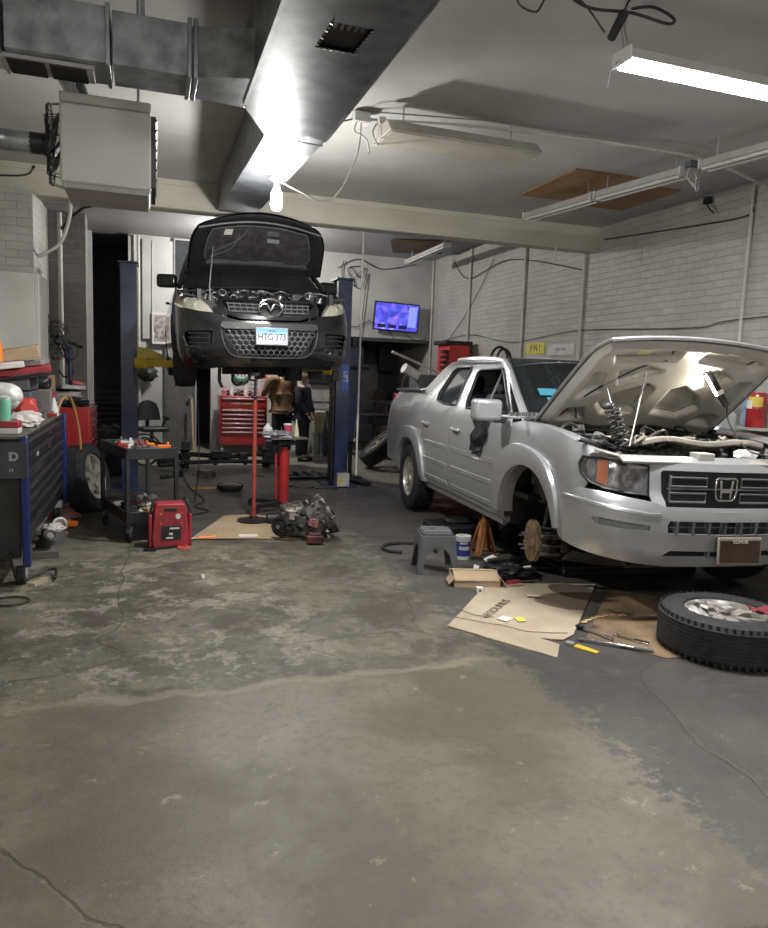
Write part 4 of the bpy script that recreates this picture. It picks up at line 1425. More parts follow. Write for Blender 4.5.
# engine bay
b = MB()
b.box(T(.72, 0, .62), (1.45, 1.15, .04)); b.box(T(1.24, 0, .95), (1.55, .05, .44))
for sg in (1, -1): b.box(T(.80, sg * .72, .86), (.05, .95, .44))
tpart(b, 'engine_bay_tub', mat('bay_grime', (.11, .105, .095), .7, var=.4, scale=9))
b = MB()
for sg in (1, -1):
    b.grid(lambda u, v: T(.16 + 1.06 * u, sg * (.86 - .20 * v - .04 * (1 - u)), 1.10 + .075 * u - .035 * v), 8, 3, .012)
tpart(b, 'inner_fender_ledge', HOODIN, bevel=.004)
b = MB(); b.grid(lambda u, v: T(.10 + .16 * v + .02 * (1 - (2 * u - 1) ** 2), (u - .5) * 1.46, 1.055 + .03 * math.sin(v * PI) - .01 * v), 24, 4, .02); b.box(T(.20, 0, 1.03), (1.3, .08, .06)); b.box(T(.18, .1, 1.09), (.12, .10, .05))
tpart(b, 'radiator_support', HOODIN, bevel=.005)
b = MB(); b.box(T(.27, 0, .85), (1.1, .06, .38)); tpart(b, 'radiator', DIRTYM)
b = MB()
b.grid(lambda u, v: T(.42 + .20 * v, .40 - 1.0 * u, 1.165 + .03 * math.sin(PI * u) - .05 * v * v + .02 * math.sin(9 * u)), 16, 4, .04)
tpart(b, 'air_intake_cover', mat('intake_grey', (.30, .28, .24), .5, var=.2), bevel=.01)
b = MB(); b.box(T(.80, .0, .92), (.68, .52, .36)); b.box(T(.78, 0, 1.11), (.52, .36, .07)); b.cyl(T(.78, -.2, 1.13), T(.78, .2, 1.13), .05); tpart(b, 'engine_block', DIRTYM, bevel=.03)
rnd = random.Random(5)
b = MB()
for k in range(34):
    x = rnd.uniform(.32, 1.12); y = rnd.uniform(-.66, .66); z = 1.07 + .13 * (x - .3) + rnd.uniform(-.05, .06)
    kind = k % 4; s_ = rnd.uniform(.03, .07); b = MB()
    if kind == 0: b.box(T(x, y, z), (s_ * 1.6, s_, s_), (rnd.random(), rnd.random(), rnd.random() * 3))
    elif kind == 1: b.cyl(T(x, y, z - .04), T(x + rnd.uniform(-.05, .05), y + rnd.uniform(-.05, .05), z + .04), s_ * .6)
    elif kind == 2: b.tube([T(x, y, z), T(x + rnd.uniform(-.1, .1), y + .1, z + .05), T(x + rnd.uniform(-.1, .1), y + .2, z)], .012, smooth=3)
    else: b.ring(T(x, y, z), (rnd.random(), rnd.random(), 1), s_ * .8, .01, 14, 6)
    tpart(b, 'engine_fitting', (DIRTYM, ALU, DARKM)[k % 3], bevel=.004)
b = MB()
for k in range(12):
    x = rnd.uniform(.34, 1.1); y = rnd.uniform(-.6, .66); 
    P_ = [T(x + rnd.uniform(-.15, .15) * i, y + .09 * i, 1.10 + rnd.uniform(0, .07)) for i in range(4)]
    b = MB(); b.tube(P_, .014, 7, smooth=4); tpart(b, 'engine_hose', BLACK)
b = MB()
for k in range(14):
    b = MB(); b.box(T(rnd.uniform(.4, 1.1), rnd.uniform(-.6, .6), 1.17), (.09, .03, .02), (rnd.random(), rnd.random(), rnd.random() * 3)); tpart(b, 'loose_bracket', mat('dusty_alloy', (.42, .38, .30), .6, .2, var=.4, scale=14), bevel=.003)
    b = MB(); b.blob(T(rnd.uniform(.45, 1.1), rnd.uniform(-.3, .6), 1.15), (.05, .04, .02), k, sub=2); tpart(b, 'dusty_fitting', mat('dusty_alloy', (.42, .38, .30)))
b = MB(); b.box(T(.62, -.58, 1.06), (.20, .26, .18)); tpart(b, 'battery', BLACK, bevel=.01)
b = MB(); b.blob(T(.34, -.38, 1.10), (.10, .06, .035), 8, sub=2); tpart(b, 'washer_funnel', TAPEW)

# parts lying on or hung from the truck (things of their own, placed in world space)
bpy.context.view_layer.update()
TW = truck.matrix_basis.copy()
def W(x, y, z): return TW @ T(x, y, z)
p = W(.50, .50, 1.13)
t = thing('rocker_shaft', 'greasy valve rocker assembly standing upright in the truck engine bay', 'engine part', p, rot=(R(-8), R(-18), R(10)))
b = MB(); b.tube([(0, 0, -.02), (0, 0, .27)], .018)
for k in range(7):
    b.box((0, 0, .0 + k * .04), (.10, .055, .018), (R(8), 0, R(k * 21))); b.cyl((.035, -.03, k * .04), (.035, .035, k * .04 + .01), .014); b.ring((-.03, 0, .02 + k * .037), (0, .4, 1), .022, .008, 12, 6)
b.sphere((-.03, 0, .285), (.045, .035, .025)); b.build('rocker_arms', DIRTYM, t, bevel=.004)
b = MB(); b.tube([(0, 0, .22), (.0, .0, .40)], .006); b.build('shaft_end', STEEL, t)
p = W(1.18, .86, 1.245)
t = thing('socket_rail', 'steel rail of sockets laid across the fender by the windscreen', 'tool', p, rz=R(15))
b = MB(); b.box((0, 0, .01), (.46, .03, .018)); b.build('rail', ALU, t, bevel=.003)
for k in range(11):
    b = MB(); b.cyl((-.21 + k * .042, 0, .018), (-.21 + k * .042, 0, .05), .013 + .0006 * k, seg=12); b.build('socket', CHROME, t)
p = W(1.16, .66, 1.27)
b = MB(); b.box((0, 0, 0), (.13, .07, .06)); tag(b.build('small_carton', mat('tan_carton', (.42, .33, .25), .8), loc=p + V((0, 0, .035)), rot=(0, 0, R(12)), bevel=.004), 'small tan carton beside the socket rail at the hood hinge', 'box')
p = W(.36, -.62, 1.19)
t = thing('paper_cup', 'red and white paper cup standing on the far fender of the truck', 'cup', p)
b = MB(); b.lathe([(0, 0), (.032, 0), (.043, .09), (.040, .092), (.03, .012)], None, 20); b.build('cup_body', mat('cup_red', (.50, .05, .09), .5), t)
b = MB(); b.lathe([(.0435, .090), (.046, .094), (.045, .106), (0, .11)], None, 20); b.build('lid', TAPEW, t)
# work lamp hooked on the hood
p = TW @ hood_pt(-.47, .62, -.15)
t = thing('work_lamp', 'lit black handheld work lamp hooked under the open hood', 'light', p, rot=(R(-10), R(-30), R(-10)))
b = MB(); b.cyl((0, 0, -.12), (0, 0, -.02), .022, .026); b.box((0, 0, .08), (.045, .04, .20)); b.box((.03, .03, .17), (.11, .025, .03), (0, R(-15), 0)); b.build('lamp_body', BLACK, t, bevel=.006)
b = MB(); b.box((-.026, 0, .07), (.008, .024, .17)); b.build('led_strip', mat('led_glow', (1, .93, .78), .4, var=0, emit=16), t)
b = MB(); b.box((0, -.001, -.005), (.05, .046, .035)); b.build('collar', TAPEW, t, bevel=.005)
q = W(.05, -.36, 1.05); r_ = W(-.03, -.40, .80)
pl = t.matrix_basis @ V((0, 0, -.12))
conduit([pl, pl + V((.02, -.02, -.12)), (pl + q) / 2 + V((-.01, 0, -.10)), q + V((0, -.03, .03)), r_, W(-.05, -.44, .45), W(-.02, -.50, .03)], .006, 'lamp_lead', 'thin black lead trailing from the work lamp down over the grille', WIRE, smooth=6, cat='cable')
# black rag over the door
b = MB()
def rag(u, v):
    a = .22 * (u - .5)
    s_ = 1.92 + 1.5 * a * (1 - .5 * v) + .02 * math.sin(9 * v)
    z = 1.235 - .30 * v - .05 * math.sin(3 * u) * v
    q = side_map(.035 + .022 * math.sin(u * 17 + v * 4) + .012 * math.sin(v * 13), 1)(s_, z)
    return TW @ q
b.grid(rag, 26, 22, .004); b.blob(W(1.95, .99, 1.22), (.05, .05, .05), 4, sub=2)
tag(b.build('black_rag', mat('black_cloth', (.018, .018, .022), .85, var=.4)), 'black rag hanging below the passenger mirror of the truck', 'rag')
# ------------------------------------------------------------------ black crossover raised on the lift
BLKP = mat('black_car_paint', (.009, .010, .011), .22, var=.15, coat=.8)
BLKM = mat('black_matte_trim', (.020, .020, .022), .5, var=.15)
PADM = mat('hood_liner', (.05, .048, .05), .75, var=.35, scale=14, bump=.2)
BAYM = mat('dark_bay_parts', (.06, .06, .062), .45, .4, var=.6, scale=18, bump=.2)
suv = thing('crossover_car', 'black crossover car raised on the blue lift, hood open', 'car', (1.192, 7.36, 1.375), rot=(0, R(-1.2), 0))
PX2 = [1.0, .75, .55, .38, .25, .15, .08, .03, 0]
PK2 = [1, .995, .98, .95, .89, .78, .60, .30, 0]
PS2 = [0]
for i in range(1, 9):
    PS2.append(PS2[-1] + math.hypot(PX2[i] - PX2[i - 1], .93 * (PK2[i] - PK2[i - 1])))
PSR2 = [1.0 - s for s in PS2][::-1]
PXR2, PKR2 = PX2[::-1], PK2[::-1]
ZY = [.17, .28, .50, .80, .92, 1.0, 1.10, 1.20, 1.62, 1.70]
YY = [.84, .90, .93, .935, .92, .90, .865, .81, .60, .50]
ZF2 = [.15, .24, .33, .50, .62, .70, .78, .87, .95, 1.05]
XF2 = [.16, .06, .01, .0, .01, .035, .07, .15, .27, .45]


def S2(y):
    return sitp(abs(y) / .93, PKR2, PSR2)


def mp2(off=0., sg=1):
    def f(s, z):
        if s >= 1.0:
            y = sitp(z, ZY, YY) + off - .04 * max(0, s - 3.9) ** 1.5
            return V((sg * y, s, z))
        x = sitp(s, PSR2, PXR2); k = sitp(s, PSR2, PKR2)
        w = min(1, max(0, (.95 - s) / .7)); w = w * w * (3 - 2 * w)
        e = .01
        x2 = sitp(s + e, PSR2, PXR2); k2 = sitp(s + e, PSR2, PKR2)
        t = V((x2 - x, (k2 - k) * .93)); t = t.normalized() if t.length > 1e-6 else V((0, 1))
        n = V((-t.y, t.x))
        return V((sg * (k * sitp(min(z, 1.1), ZY, YY) + n.y * off), x + w * itp(z, ZF2, XF2) + n.x * off, z))
    return f


def sp(b, name, m, parent=None, **k):
    return b.build(name, m, parent or suv, **k)


LG = [(S2(0), .30), (S2(.36), .31), (S2(.42), .36), (S2(.475), .58), (S2(.46), .605), (S2(0), .60)]
UG = [(S2(0), .705), (S2(.30), .715), (S2(.40), .75), (S2(.47), .84), (S2(.45), .865), (S2(0), .845)]
SV = [(S2(.56), .56), (S2(.82), .545), (S2(.84), .50), (S2(.82), .40), (S2(.64), .385), (S2(.575), .42)]
ol = [(S2(0), .205), (S2(.40), .20), (S2(.68), .175), (S2(.85), .19), (.50, .215), (.55, .26)] + [(.93 - .41 * math.cos(R(a)), .35 + .40 * math.sin(R(a))) for a in (-8, 10, 30, 48)] + [(.66, .72), (.60, .83), (S2(.905), .83), (S2(.80), .77), (S2(.62), .735), (S2(.50), .72), (S2(.46), .69), (S2(.30), .655), (S2(0), .65)]
b = MB(); b.fullpanel(ol, mp2, S2(0), .05, [LG], [SV], .012)
fb = sp(b, 'front_bumper', BLKP)
b = MB(); b.fullpanel([(S2(0), .672), (S2(.29), .675), (S2(.40), .71), (S2(.50), .725), (S2(.52), .80), (S2(.50), .885), (S2(0), .875)], mp2, S2(0), .05, [UG], [], .010)
ugp = sp(b, 'grille_surround', BLKP)
b = MB()
for sg in (1, -1):
    b.panel([(S2(.003), .69), (S2(.003), .85), (S2(.46), .87), (S2(.36), .70)], mp2(-.05, sg), .06, thick=.004)
b.build('grille_backing', BLACK, ugp)
b = MB()
for sg in (1, -1):
    for z in (.745, .785, .825):
        b.tube([mp2(-.015, sg)(S2(y), z + .02 * y) for y in (.10, .2, .3, .38 + (z - .745) * .5)], .006, 6)
    for y in (.16, .22, .28, .34, .40):
        b.tube([mp2(-.015, sg)(S2(y), .74), mp2(-.015, sg)(S2(y + .015), .845)], .005, 5)
b.build('grille_mesh', mat('grille_grey', (.16, .16, .165), .4, .3), ugp)
b = MB()
for sg in (1, -1):
    b.panel([(S2(.003), .28), (S2(.003), .62), (S2(.5), .62), (S2(.42), .30)], mp2(-.07, sg), .06, thick=.004)
    b.panel([(S2(.55), .57), (S2(.86), .56), (S2(.86), .38), (S2(.6), .37)], mp2(-.05, sg), .05, thick=.004)
b.build('opening_backing', BLACK, fb)
b = MB()   # honeycomb
for r_ in range(5):
    for c_ in range(-8, 9):
        cx = c_ * .062 + (.031 if r_ % 2 else 0); cz = .345 + r_ * .048
        if abs(cx) > .34 + (cz - .3) * .42: continue
        hx = [(cx + .029 * math.cos(R(60 * k + 30)) * 1.12, cz + .029 * math.sin(R(60 * k + 30))) for k in range(6)]
        b.tube([mp2(-.02, 1 if p[0] >= 0 else -1)(S2(p[0]), p[1]) for p in hx], .0045, 4, closed=True)
b.build('honeycomb_mesh', mat('mesh_grey', (.11, .11, .115), .4, .2), fb)
b = MB()
for sg in (1, -1): b.panel([(S2(.003), .575), (S2(.003), .635), (S2(.47), .645), (S2(.49), .60), (S2(.45), .575)], mp2(.008, sg), .06, thick=.014)
b.build('bumper_band', BLKM, fb)
b = MB()
for sg in (1, -1): b.tube([mp2(.006, sg)(S2(y), z) for y, z in ((.003, .292), (.2, .295), (.36, .305), (.43, .355), (.47, .45), (.485, .56))], .008, 6, smooth=3)
b.build('chrome_lip', mat('dark_chrome', (.35, .35, .37), .2, .9), fb)
b = MB()
for sg in (1, -1):
    for z in (.43, .48, .525): b = MB(); b.tube([mp2(-.01, sg)(S2(y), z) for y in (.60, .70, .80)], .010, 6); b.build('vent_slat', BLKM, fb)
b = MB()
for sg in (1, -1): b.tube([mp2(.004, sg)(p[0], p[1]) for p in SV], .008, 6, closed=True)
b.build('vent_frame', BLKM, fb)
# plate
pt = MB(); pt.box((0, 0, 0), (.325, .010, .175)); pp = pt.build('licence_plate', mat('plate_silver_frame', (.35, .35, .36), .35, .5), suv, loc=(0, -.035, .505), bevel=.006)
b = MB(); b.box((0, -.007, 0), (.300, .004, .150)); 
def plate_mat():
    m = bpy.data.materials.new('plate_blue_white'); m.use_nodes = True; nt = m.node_tree
    tc = nt.nodes.new('ShaderNodeTexCoord'); s = nt.nodes.new('ShaderNodeSeparateXYZ'); r = nt.nodes.new('ShaderNodeMapRange'); r.inputs[1].default_value = -.01; r.inputs[2].default_value = .055
    mx = nt.nodes.new('ShaderNodeMix'); mx.data_type = 'RGBA'; mx.inputs[6].default_value = (.62, .66, .70, 1); mx.inputs[7].default_value = (.10, .32, .68, 1)
    nt.links.new(tc.outputs['Object'], s.inputs[0]); nt.links.new(s.outputs[2], r.inputs[0]); nt.links.new(r.outputs[0], mx.inputs[0]); nt.links.new(mx.outputs[2], nt.nodes['Principled BSDF'].inputs['Base Color'])
    nt.nodes['Principled BSDF'].inputs['Roughness'].default_value = .4
    return m
b.build('plate_face', plate_mat(), pp)
FR2 = Matrix(((1, 0, 0, 0), (0, 0, -1, -.0105), (0, 1, 0, 0), (0, 0, 0, 1)))
b = MB(); b.text('HTG 373', .092, Matrix.Translation(V((0, 0, -.008))) @ FR2 @ Matrix.Diagonal((.80, 1, 1, 1)), .002, bold=.0015); b.text('Illinois', .026, Matrix.Translation(V((0, 0, .054))) @ FR2, .002, bold=.0006)
b.build('plate_lettering', mat('plate_ink', (.05, .05, .10), .5), pp, smooth=0)
# winged oval emblem
eb = MB()
def ep(x, z): 
    q = mp2(.02, 1)(S2(0.01), .79); return V((x, q.y - .015, .79 + z))
N_ = 28
eb.tube([ep(.118 * math.cos(2 * PI * k / N_), .088 * math.sin(2 * PI * k / N_)) for k in range(N_)], .0095, 7, closed=True)
for s_ in (1, -1): eb.tube([ep(s_ * .108, .005), ep(s_ * .075, .035), ep(s_ * .04, .038), ep(s_ * .018, .005), ep(0, -.03)], [.006, .009, .011, .010, .007], 7, smooth=4)
eb.build('emblem', CHROME, ugp)
# headlights
for sg in (1, -1):
    hl = [(S2(.56), .735), (S2(.60), .80), (S2(.67), .865), (S2(.78), .905), (S2(.90), .925), (S2(.925), .90), (S2(.905), .84), (S2(.80), .775), (S2(.68), .745)]
    b = MB(); b.panel(hl, mp2(-.05, sg), .05, thick=.004); o = sp(b, 'headlight', mat('lamp_housing_grey', (.20, .20, .19), .4, .3))
    b = MB()
    for y, z, rr in ((.70, .80, .045), (.80, .845, .040)):
        p = mp2(-.02, sg)(S2(y), z); b.lathe([(0, .03), (rr * .6, .02), (rr, 0), (rr + .006, .004)], TM(p) @ Matrix.Rotation(R(90), 4, 'X') @ Matrix.Rotation(PI, 4, 'X'), 18); b.sphere(p, .018, 8)
    b.build('reflector', mat('aged_reflector', (.62, .60, .50), .25, .6), o)
    b = MB(); b.panel([(S2(.82), .80), (S2(.82), .905), (S2(.915), .915), (S2(.905), .85)], mp2(-.012, sg), .03, thick=.008); b.build('side_marker', AMBER if sg < 0 else mat('aged_reflector', (.6, .6, .5)), o)
    b = MB(); b.panel(hl, mp2(.002, sg), .04, thick=.003); b.build('lens', glass_mat('yellowed_lens', (.50, .49, .40), .45) if sg > 0 else MATS['yellowed_lens'], o)
# sides
for sg in (1, -1):
    A2 = (.93, .35); B2 = (3.68, .35)
    b = MB(); b.panel([(.60, .85), (.66, .72)] + arc(A2[0], A2[1], .41, 122, 0, 12, .41) + [(1.36, .26), (1.36, .98), (1.25, 1.06), (S2(.84), .985), (S2(.88), .93), (.48, .87), (.5, .86)], mp2(0, sg), .07); sp(b, 'front_fender', BLKP)
    b = MB(); fw2 = [(1.75, 1.12), (2.33, 1.12), (2.33, 1.52), (2.20, 1.55), (1.85, 1.28)]
    b.panel([(1.37, .24), (2.38, .24), (2.38, 1.57), (2.2, 1.60), (1.55, 1.14), (1.37, 1.06)], mp2(0, sg), .1, [fw2]); o = sp(b, 'front_door', BLKP)
    b = MB(); b.panel(fw2, mp2(-.01, sg), .15, thick=.004); b.build('window_pane', GLASSD, o)
    b = MB(); b.tube([mp2(.01, sg)(2.1, .96), mp2(.04, sg)(2.13, .965), mp2(.04, sg)(2.27, .97), mp2(.01, sg)(2.3, .97)], .012); b.build('door_handle', BLKP, o)
    b = MB(); rw2 = [(2.45, 1.12), (3.15, 1.14), (3.20, 1.48), (2.45, 1.54)]
    b.panel([(2.39, .24), (3.20, .24), (3.30, .55), (3.34, 1.10), (3.28, 1.55), (2.39, 1.58)], mp2(0, sg), .1, [rw2]); o = sp(b, 'rear_door', BLKP)
    b = MB(); b.panel(rw2, mp2(-.01, sg), .15, thick=.004); b.build('window_pane', GLASSD, o)
    b = MB(); b.panel([(3.22, .24), (3.27, .35)] + arc(B2[0], B2[1], .41, 172, 0, 12) + [(4.2, .30), (4.55, .4), (4.62, .8), (4.55, 1.1), (4.3, 1.45), (3.9, 1.58), (3.30, 1.57), (3.36, 1.1), (3.32, .55)], mp2(0, sg), .1); sp(b, 'rear_quarter', BLKP)
    b = MB(); b.panel([(1.32, .17), (3.28, .17), (3.24, .26), (1.34, .26)], mp2(-.01, sg), .15, thick=.05); sp(b, 'side_sill', BLKM)
    for cx in (.93, 3.68):
        b = MB(); b.grid(lambda u, v: V((sg * (.90 - .35 * v), cx + .42 * math.cos(PI * u), .36 + .42 * math.sin(PI * u))), 14, 2, .006); sp(b, 'wheel_well_liner', BLACK)
    b = MB(); b.box((0, 0, 0), (.23, .10, .155)); o = b.build('mirror', BLKP, suv, loc=(sg * .955, 1.56, 1.17), rot=(0, 0, sg * R(8)), bevel=.04, seg=4)
    b = MB(); b.box((0, .052, 0), (.18, .006, .12)); b.build('mirror_glass', CHROME, o)
    b = MB(); b.box((-sg * .12, 0, -.05), (.10, .05, .05)); b.build('mirror_arm', BLKM, o, bevel=.01)
    b = MB(); b.tube([(sg * .83, 1.25, 1.08), (sg * .78, 1.5, 1.25), (sg * .69, 1.9, 1.50), (sg * .63, 2.2, 1.61), (sg * .61, 3.0, 1.64), (sg * .60, 4.0, 1.58)], .032, 8, smooth=4); sp(b, 'roof_pillar', BLKP)
    b = MB(); b.box((sg * .72, 4.63, .95), (.25, .06, .28)); sp(b, 'tail_lamp', mat('red_lens', (.4, .02, .02)), bevel=.02)
b = MB(); b.grid(lambda u, v: V(((u - .5) * 1.26, 2.0 + 2.25 * v, 1.655 - .05 * abs(2 * u - 1) ** 2.5 - .05 * max(0, .15 - v) / .15 - .10 * max(0, v - .7) / .3)), 14, 14, .012); sp(b, 'roof', BLKP)
def sh2(u, v):
    y = (u - .5) * 2
    return V((y * (.80 - .18 * v), 1.22 + .82 * v - .12 * (1 - y * y) * (1 - .5 * v), 1.07 + .53 * v))
b = MB(); b.grid(sh2, 14, 8, .005); sp(b, 'windscreen', GLASSW)
b = MB(); b.grid(lambda u, v: V(((u - .5) * 1.3, 4.25 + .35 * v, 1.56 - .50 * v)), 8, 4, .006); sp(b, 'rear_window', GLASSD)
b = MB(); b.box((0, 4.60, .75), (1.5, .06, .65)); sp(b, 'tailgate', BLKP, bevel=.02)
b = MB(); b.box((0, 4.62, .38), (1.72, .16, .30)); sp(b, 'rear_bumper', BLKP, bevel=.06, seg=3)
b = MB(); b.box((0, 2.9, .30), (1.5, 3.4, .08)); b.box((0, .85, .42), (1.1, .7, .06)); sp(b, 'underbody', BLACK, bevel=.02)
b = MB(); b.box((0, 1.35, .95), (1.45, .34, .24)); sp(b, 'dashboard', SEAT, bevel=.06)
for x in (-.37, .37):
    b = MB(); b.box((x, 2.1, .62), (.5, .5, .18)); b.box((x, 2.4, .95), (.48, .15, .6), (R(-14), 0, 0)); b.box((x, 2.5, 1.34), (.27, .1, .2)); sp(b, 'front_seat', mat('dark_leather', (.08, .08, .085), .5), bevel=.05, seg=3)
b = MB(); b.box((0, 3.2, .95), (1.25, .15, .6)); 
for x in (-.4, .4): b.box((x, 3.25, 1.32), (.25, .1, .18))
sp(b, 'rear_seat', mat('dark_leather', (.08, .08, .085)), bevel=.05, seg=3)
b = MB(); b.box((0, 1.66, 1.45), (.22, .03, .07)); sp(b, 'rear_view_mirror', BLACK, bevel=.01)
b = MB(); b.ring((-.37 * -1, 1.62, 1.0), (0, -.9, .5), .18, .015); sp(b, 'steering_wheel', BLACK)
b = MB(); b.grid(lambda u, v: V(((u - .5) * 1.62, 1.06 + .2 * v - .08 * math.sin(PI * u), 1.03 + .02 * v)), 10, 3, .012); b.tube([(-.5, 1.02, 1.06), (0, 1.0, 1.09), (.35, 1.06, 1.08)], .008); sp(b, 'cowl', BLKM)
# hood
H0Y, H0Z, H0L, H0A = 1.14, 1.255, .84, R(41)
def hp2(u, v, off=0.):
    rc = max(0, v - .45) / .55
    w = .76 - .05 * v - .17 * rc ** 2.0
    L_ = H0L * v * (1 - .10 * u * u * v * v)
    n = .07 * (1 - u * u) * (.6 + .4 * v) - .07 * max(0, v - .8) / .2 + off
    return V((u * w, H0Y - L_ * math.cos(H0A) + n * math.sin(H0A) * 1, H0Z + L_ * math.sin(H0A) + n * math.cos(H0A)))
b = MB(); b.grid(lambda u, v: hp2(2 * u - 1, v), 26, 20, .006); hd2 = sp(b, 'hood', BLKP)
def hi2(uu, vv):
    u = (2 * uu - 1) * .97; v = .02 + .96 * vv
    d = min(1, max(0, (.80 - abs(u)) / .05), max(0, (.78 - v) / .05), max(0, (v - .14) / .05)); d = max(0, d)
    e = min(1, (1 - abs(u)) / .08, (1 - v) / .06)
    return hp2(u, v, -.012 - .035 * max(0, e) * (1 - d) + .0 * d)
b = MB(); b.grid(hi2, 60, 46); b.build('hood_inner_frame', BLKM, hd2, smooth=60)
b = MB(); b.panel([(-.74, .20), (.74, .20), (.78, .30), (.74, .72), (.3, .75), (-.3, .75), (-.74, .72), (-.78, .30)], lambda u, v: hp2(u, v, -.028 + .006 * math.sin(u * 9) * math.sin(v * 11)), .08, thick=.01); pd = b.build('hood_liner', PADM, hd2)
b = MB(); P_ = resample([V(p) for p in ((-.74, .20), (.74, .20), (.78, .30), (.74, .72), (.3, .755), (-.3, .755), (-.74, .72), (-.78, .30))], .12); b.tube([hp2(p.x, p.y, -.036) for p in P_], .006, 5, closed=True)
b.tube([hp2(x, .80 + .05 * (1 - x * x), -.05) for x in [k / 8 - 1 for k in range(17)]], .012, 6); b.tube([hp2(-.64, .35, -.04), hp2(-.3, .55, -.04), hp2(-.2, .7, -.04)], .006, 5, smooth=3); b.tube([hp2(-.7, .26, -.04), hp2(-.40, .40, -.04), hp2(-.3, .62, -.04)], .006, 5, smooth=3)
b.build('liner_edge', mat('liner_edge_grey', (.15, .15, .155), .45), pd)
b = MB(); b.grid(lambda u, v: hp2(-.54 + .12 * u, .62 + .09 * v, -.040), 2, 2, .002); b.build('hood_label', PAPER, hd2, smooth=0)
b = MB(); b.grid(lambda u, v: hp2(.12 + .18 * u, .52 + .06 * v, -.040), 2, 2, .002); b.build('hood_label', mat('grey_label', (.3, .3, .32), .5), hd2, smooth=0)
b = MB(); b.box(hp2(.2, .66, -.045), (.13, .05, .05)); b.build('hood_latch_plate', BLACK, hd2)
b = MB(); b.tube([(-.56, .42, .87), (-.565, .44, 1.02), hp2(-.66, .42, -.04)], .007, 6); sp(b, 'hood_prop_rod', mat('prop_grey', (.30, .30, .30), .4))
# engine bay
b = MB(); b.box((0, .72, .50), (1.35, .95, .04)); b.box((0, 1.15, .78), (1.4, .04, .5))
for sg in (1, -1): b.box((sg * .68, .72, .74), (.04, .9, .46)); b.grid(lambda u, v: V((sg * (.70 + .16 * v), .30 + .9 * u, .90 + .10 * u + .03 * v)), 6, 2, .01)
sp(b, 'engine_bay_tub', BLKM)
b = MB(); b.box((0, .66, .76), (.75, .5, .30)); b.box((-.05, .62, .93), (.55, .34, .06)); sp(b, 'engine_block', BAYM, bevel=.03)
b = MB(); b.box((0, .30, .86), (1.05, .06, .06)); b.box((0, .32, .62), (.95, .05, .4)); sp(b, 'radiator_support', BLKM, bevel=.01)
rnd = random.Random(8)
b = MB()
for k in range(46):
    x = rnd.uniform(-.62, .62); y = rnd.uniform(.34, 1.0); z = .91 + .10 * (y - .3) + rnd.uniform(-.03, .04); s_ = rnd.uniform(.02, .055); kind = k % 4; b = MB()
    if kind == 0: b.box((x, y, z), (s_ * 2, s_, s_), (rnd.random(), rnd.random(), rnd.random() * 3))
    elif kind == 1: b.cyl((x, y, z - .03), (x + .02, y, z + .03), s_ * .8)
    elif kind == 2: b.tube([(x - .1, y, z), (x, y + .03, z + .04), (x + .1, y - .02, z)], .010, smooth=3)
    else: b.ring((x, y, z), (0, -1, .6), s_, .008, 14, 6)
    sp(b, 'engine_fitting', mat('bay_alloy', (.24, .24, .25), .4, .6, var=.7, scale=18), bevel=.003)
b = MB()
for k in range(9):
    x = rnd.uniform(-.6, .5); b.tube([(x, .36, .90), (x + .1, .5, .97), (x + rnd.uniform(-.1, .25), .75, .96), (x + .1, 1.0, .98)], .013, 7, smooth=4)
sp(b, 'engine_hose', BLACK)
b = MB(); b.box((.42, .62, .93), (.26, .3, .12)); sp(b, 'air_box', BLACK, bevel=.02)
# wheels hang at droop; things below the nose
for x, y, sg in ((-.80, .93, 1), (-.80, 3.68, 1), (.80, 3.68, -1)):
    o = add_wheel(suv, (x, y, .335 if y < 2 else .42), sg, rad=.365, wid=.225, rim=.24, spokes=5); o.name = 'wheel'
for o in suv.children:
    if o.name.startswith('wheel') and o.location.y and abs(o.location.y - .93) < .01: o.rotation_euler.z += R(-4)
b = MB()
b.tube([(-.46, .55, .25), (-.47, .55, .05), (-.44, .56, -.02)], .018); b.tube([(-.30, .6, .22), (-.33, .6, .06), (-.28, .6, .0), (-.22, .6, .04)], .012, smooth=3)
b.tube([(-.12, .7, .24), (-.13, .7, .06), (-.05, .7, .05)], .014); sp(b, 'dangling_hose', BLACK)
b = MB(); b.cyl((.38, .85, .28), (.38, .85, .05), .12, .10); b.cyl((-.02, .9, .25), (.02, .9, .07), .06); b.box((.05, .95, .16), (.9, .12, .09)); b.tube([(-.75, .93, .3), (-.3, .9, .2), (.3, .9, .2), (.75, .93, .3)], .03); b.box((.62, .75, .12), (.16, .12, .09)); sp(b, 'suspension', DARKM, bevel=.01)

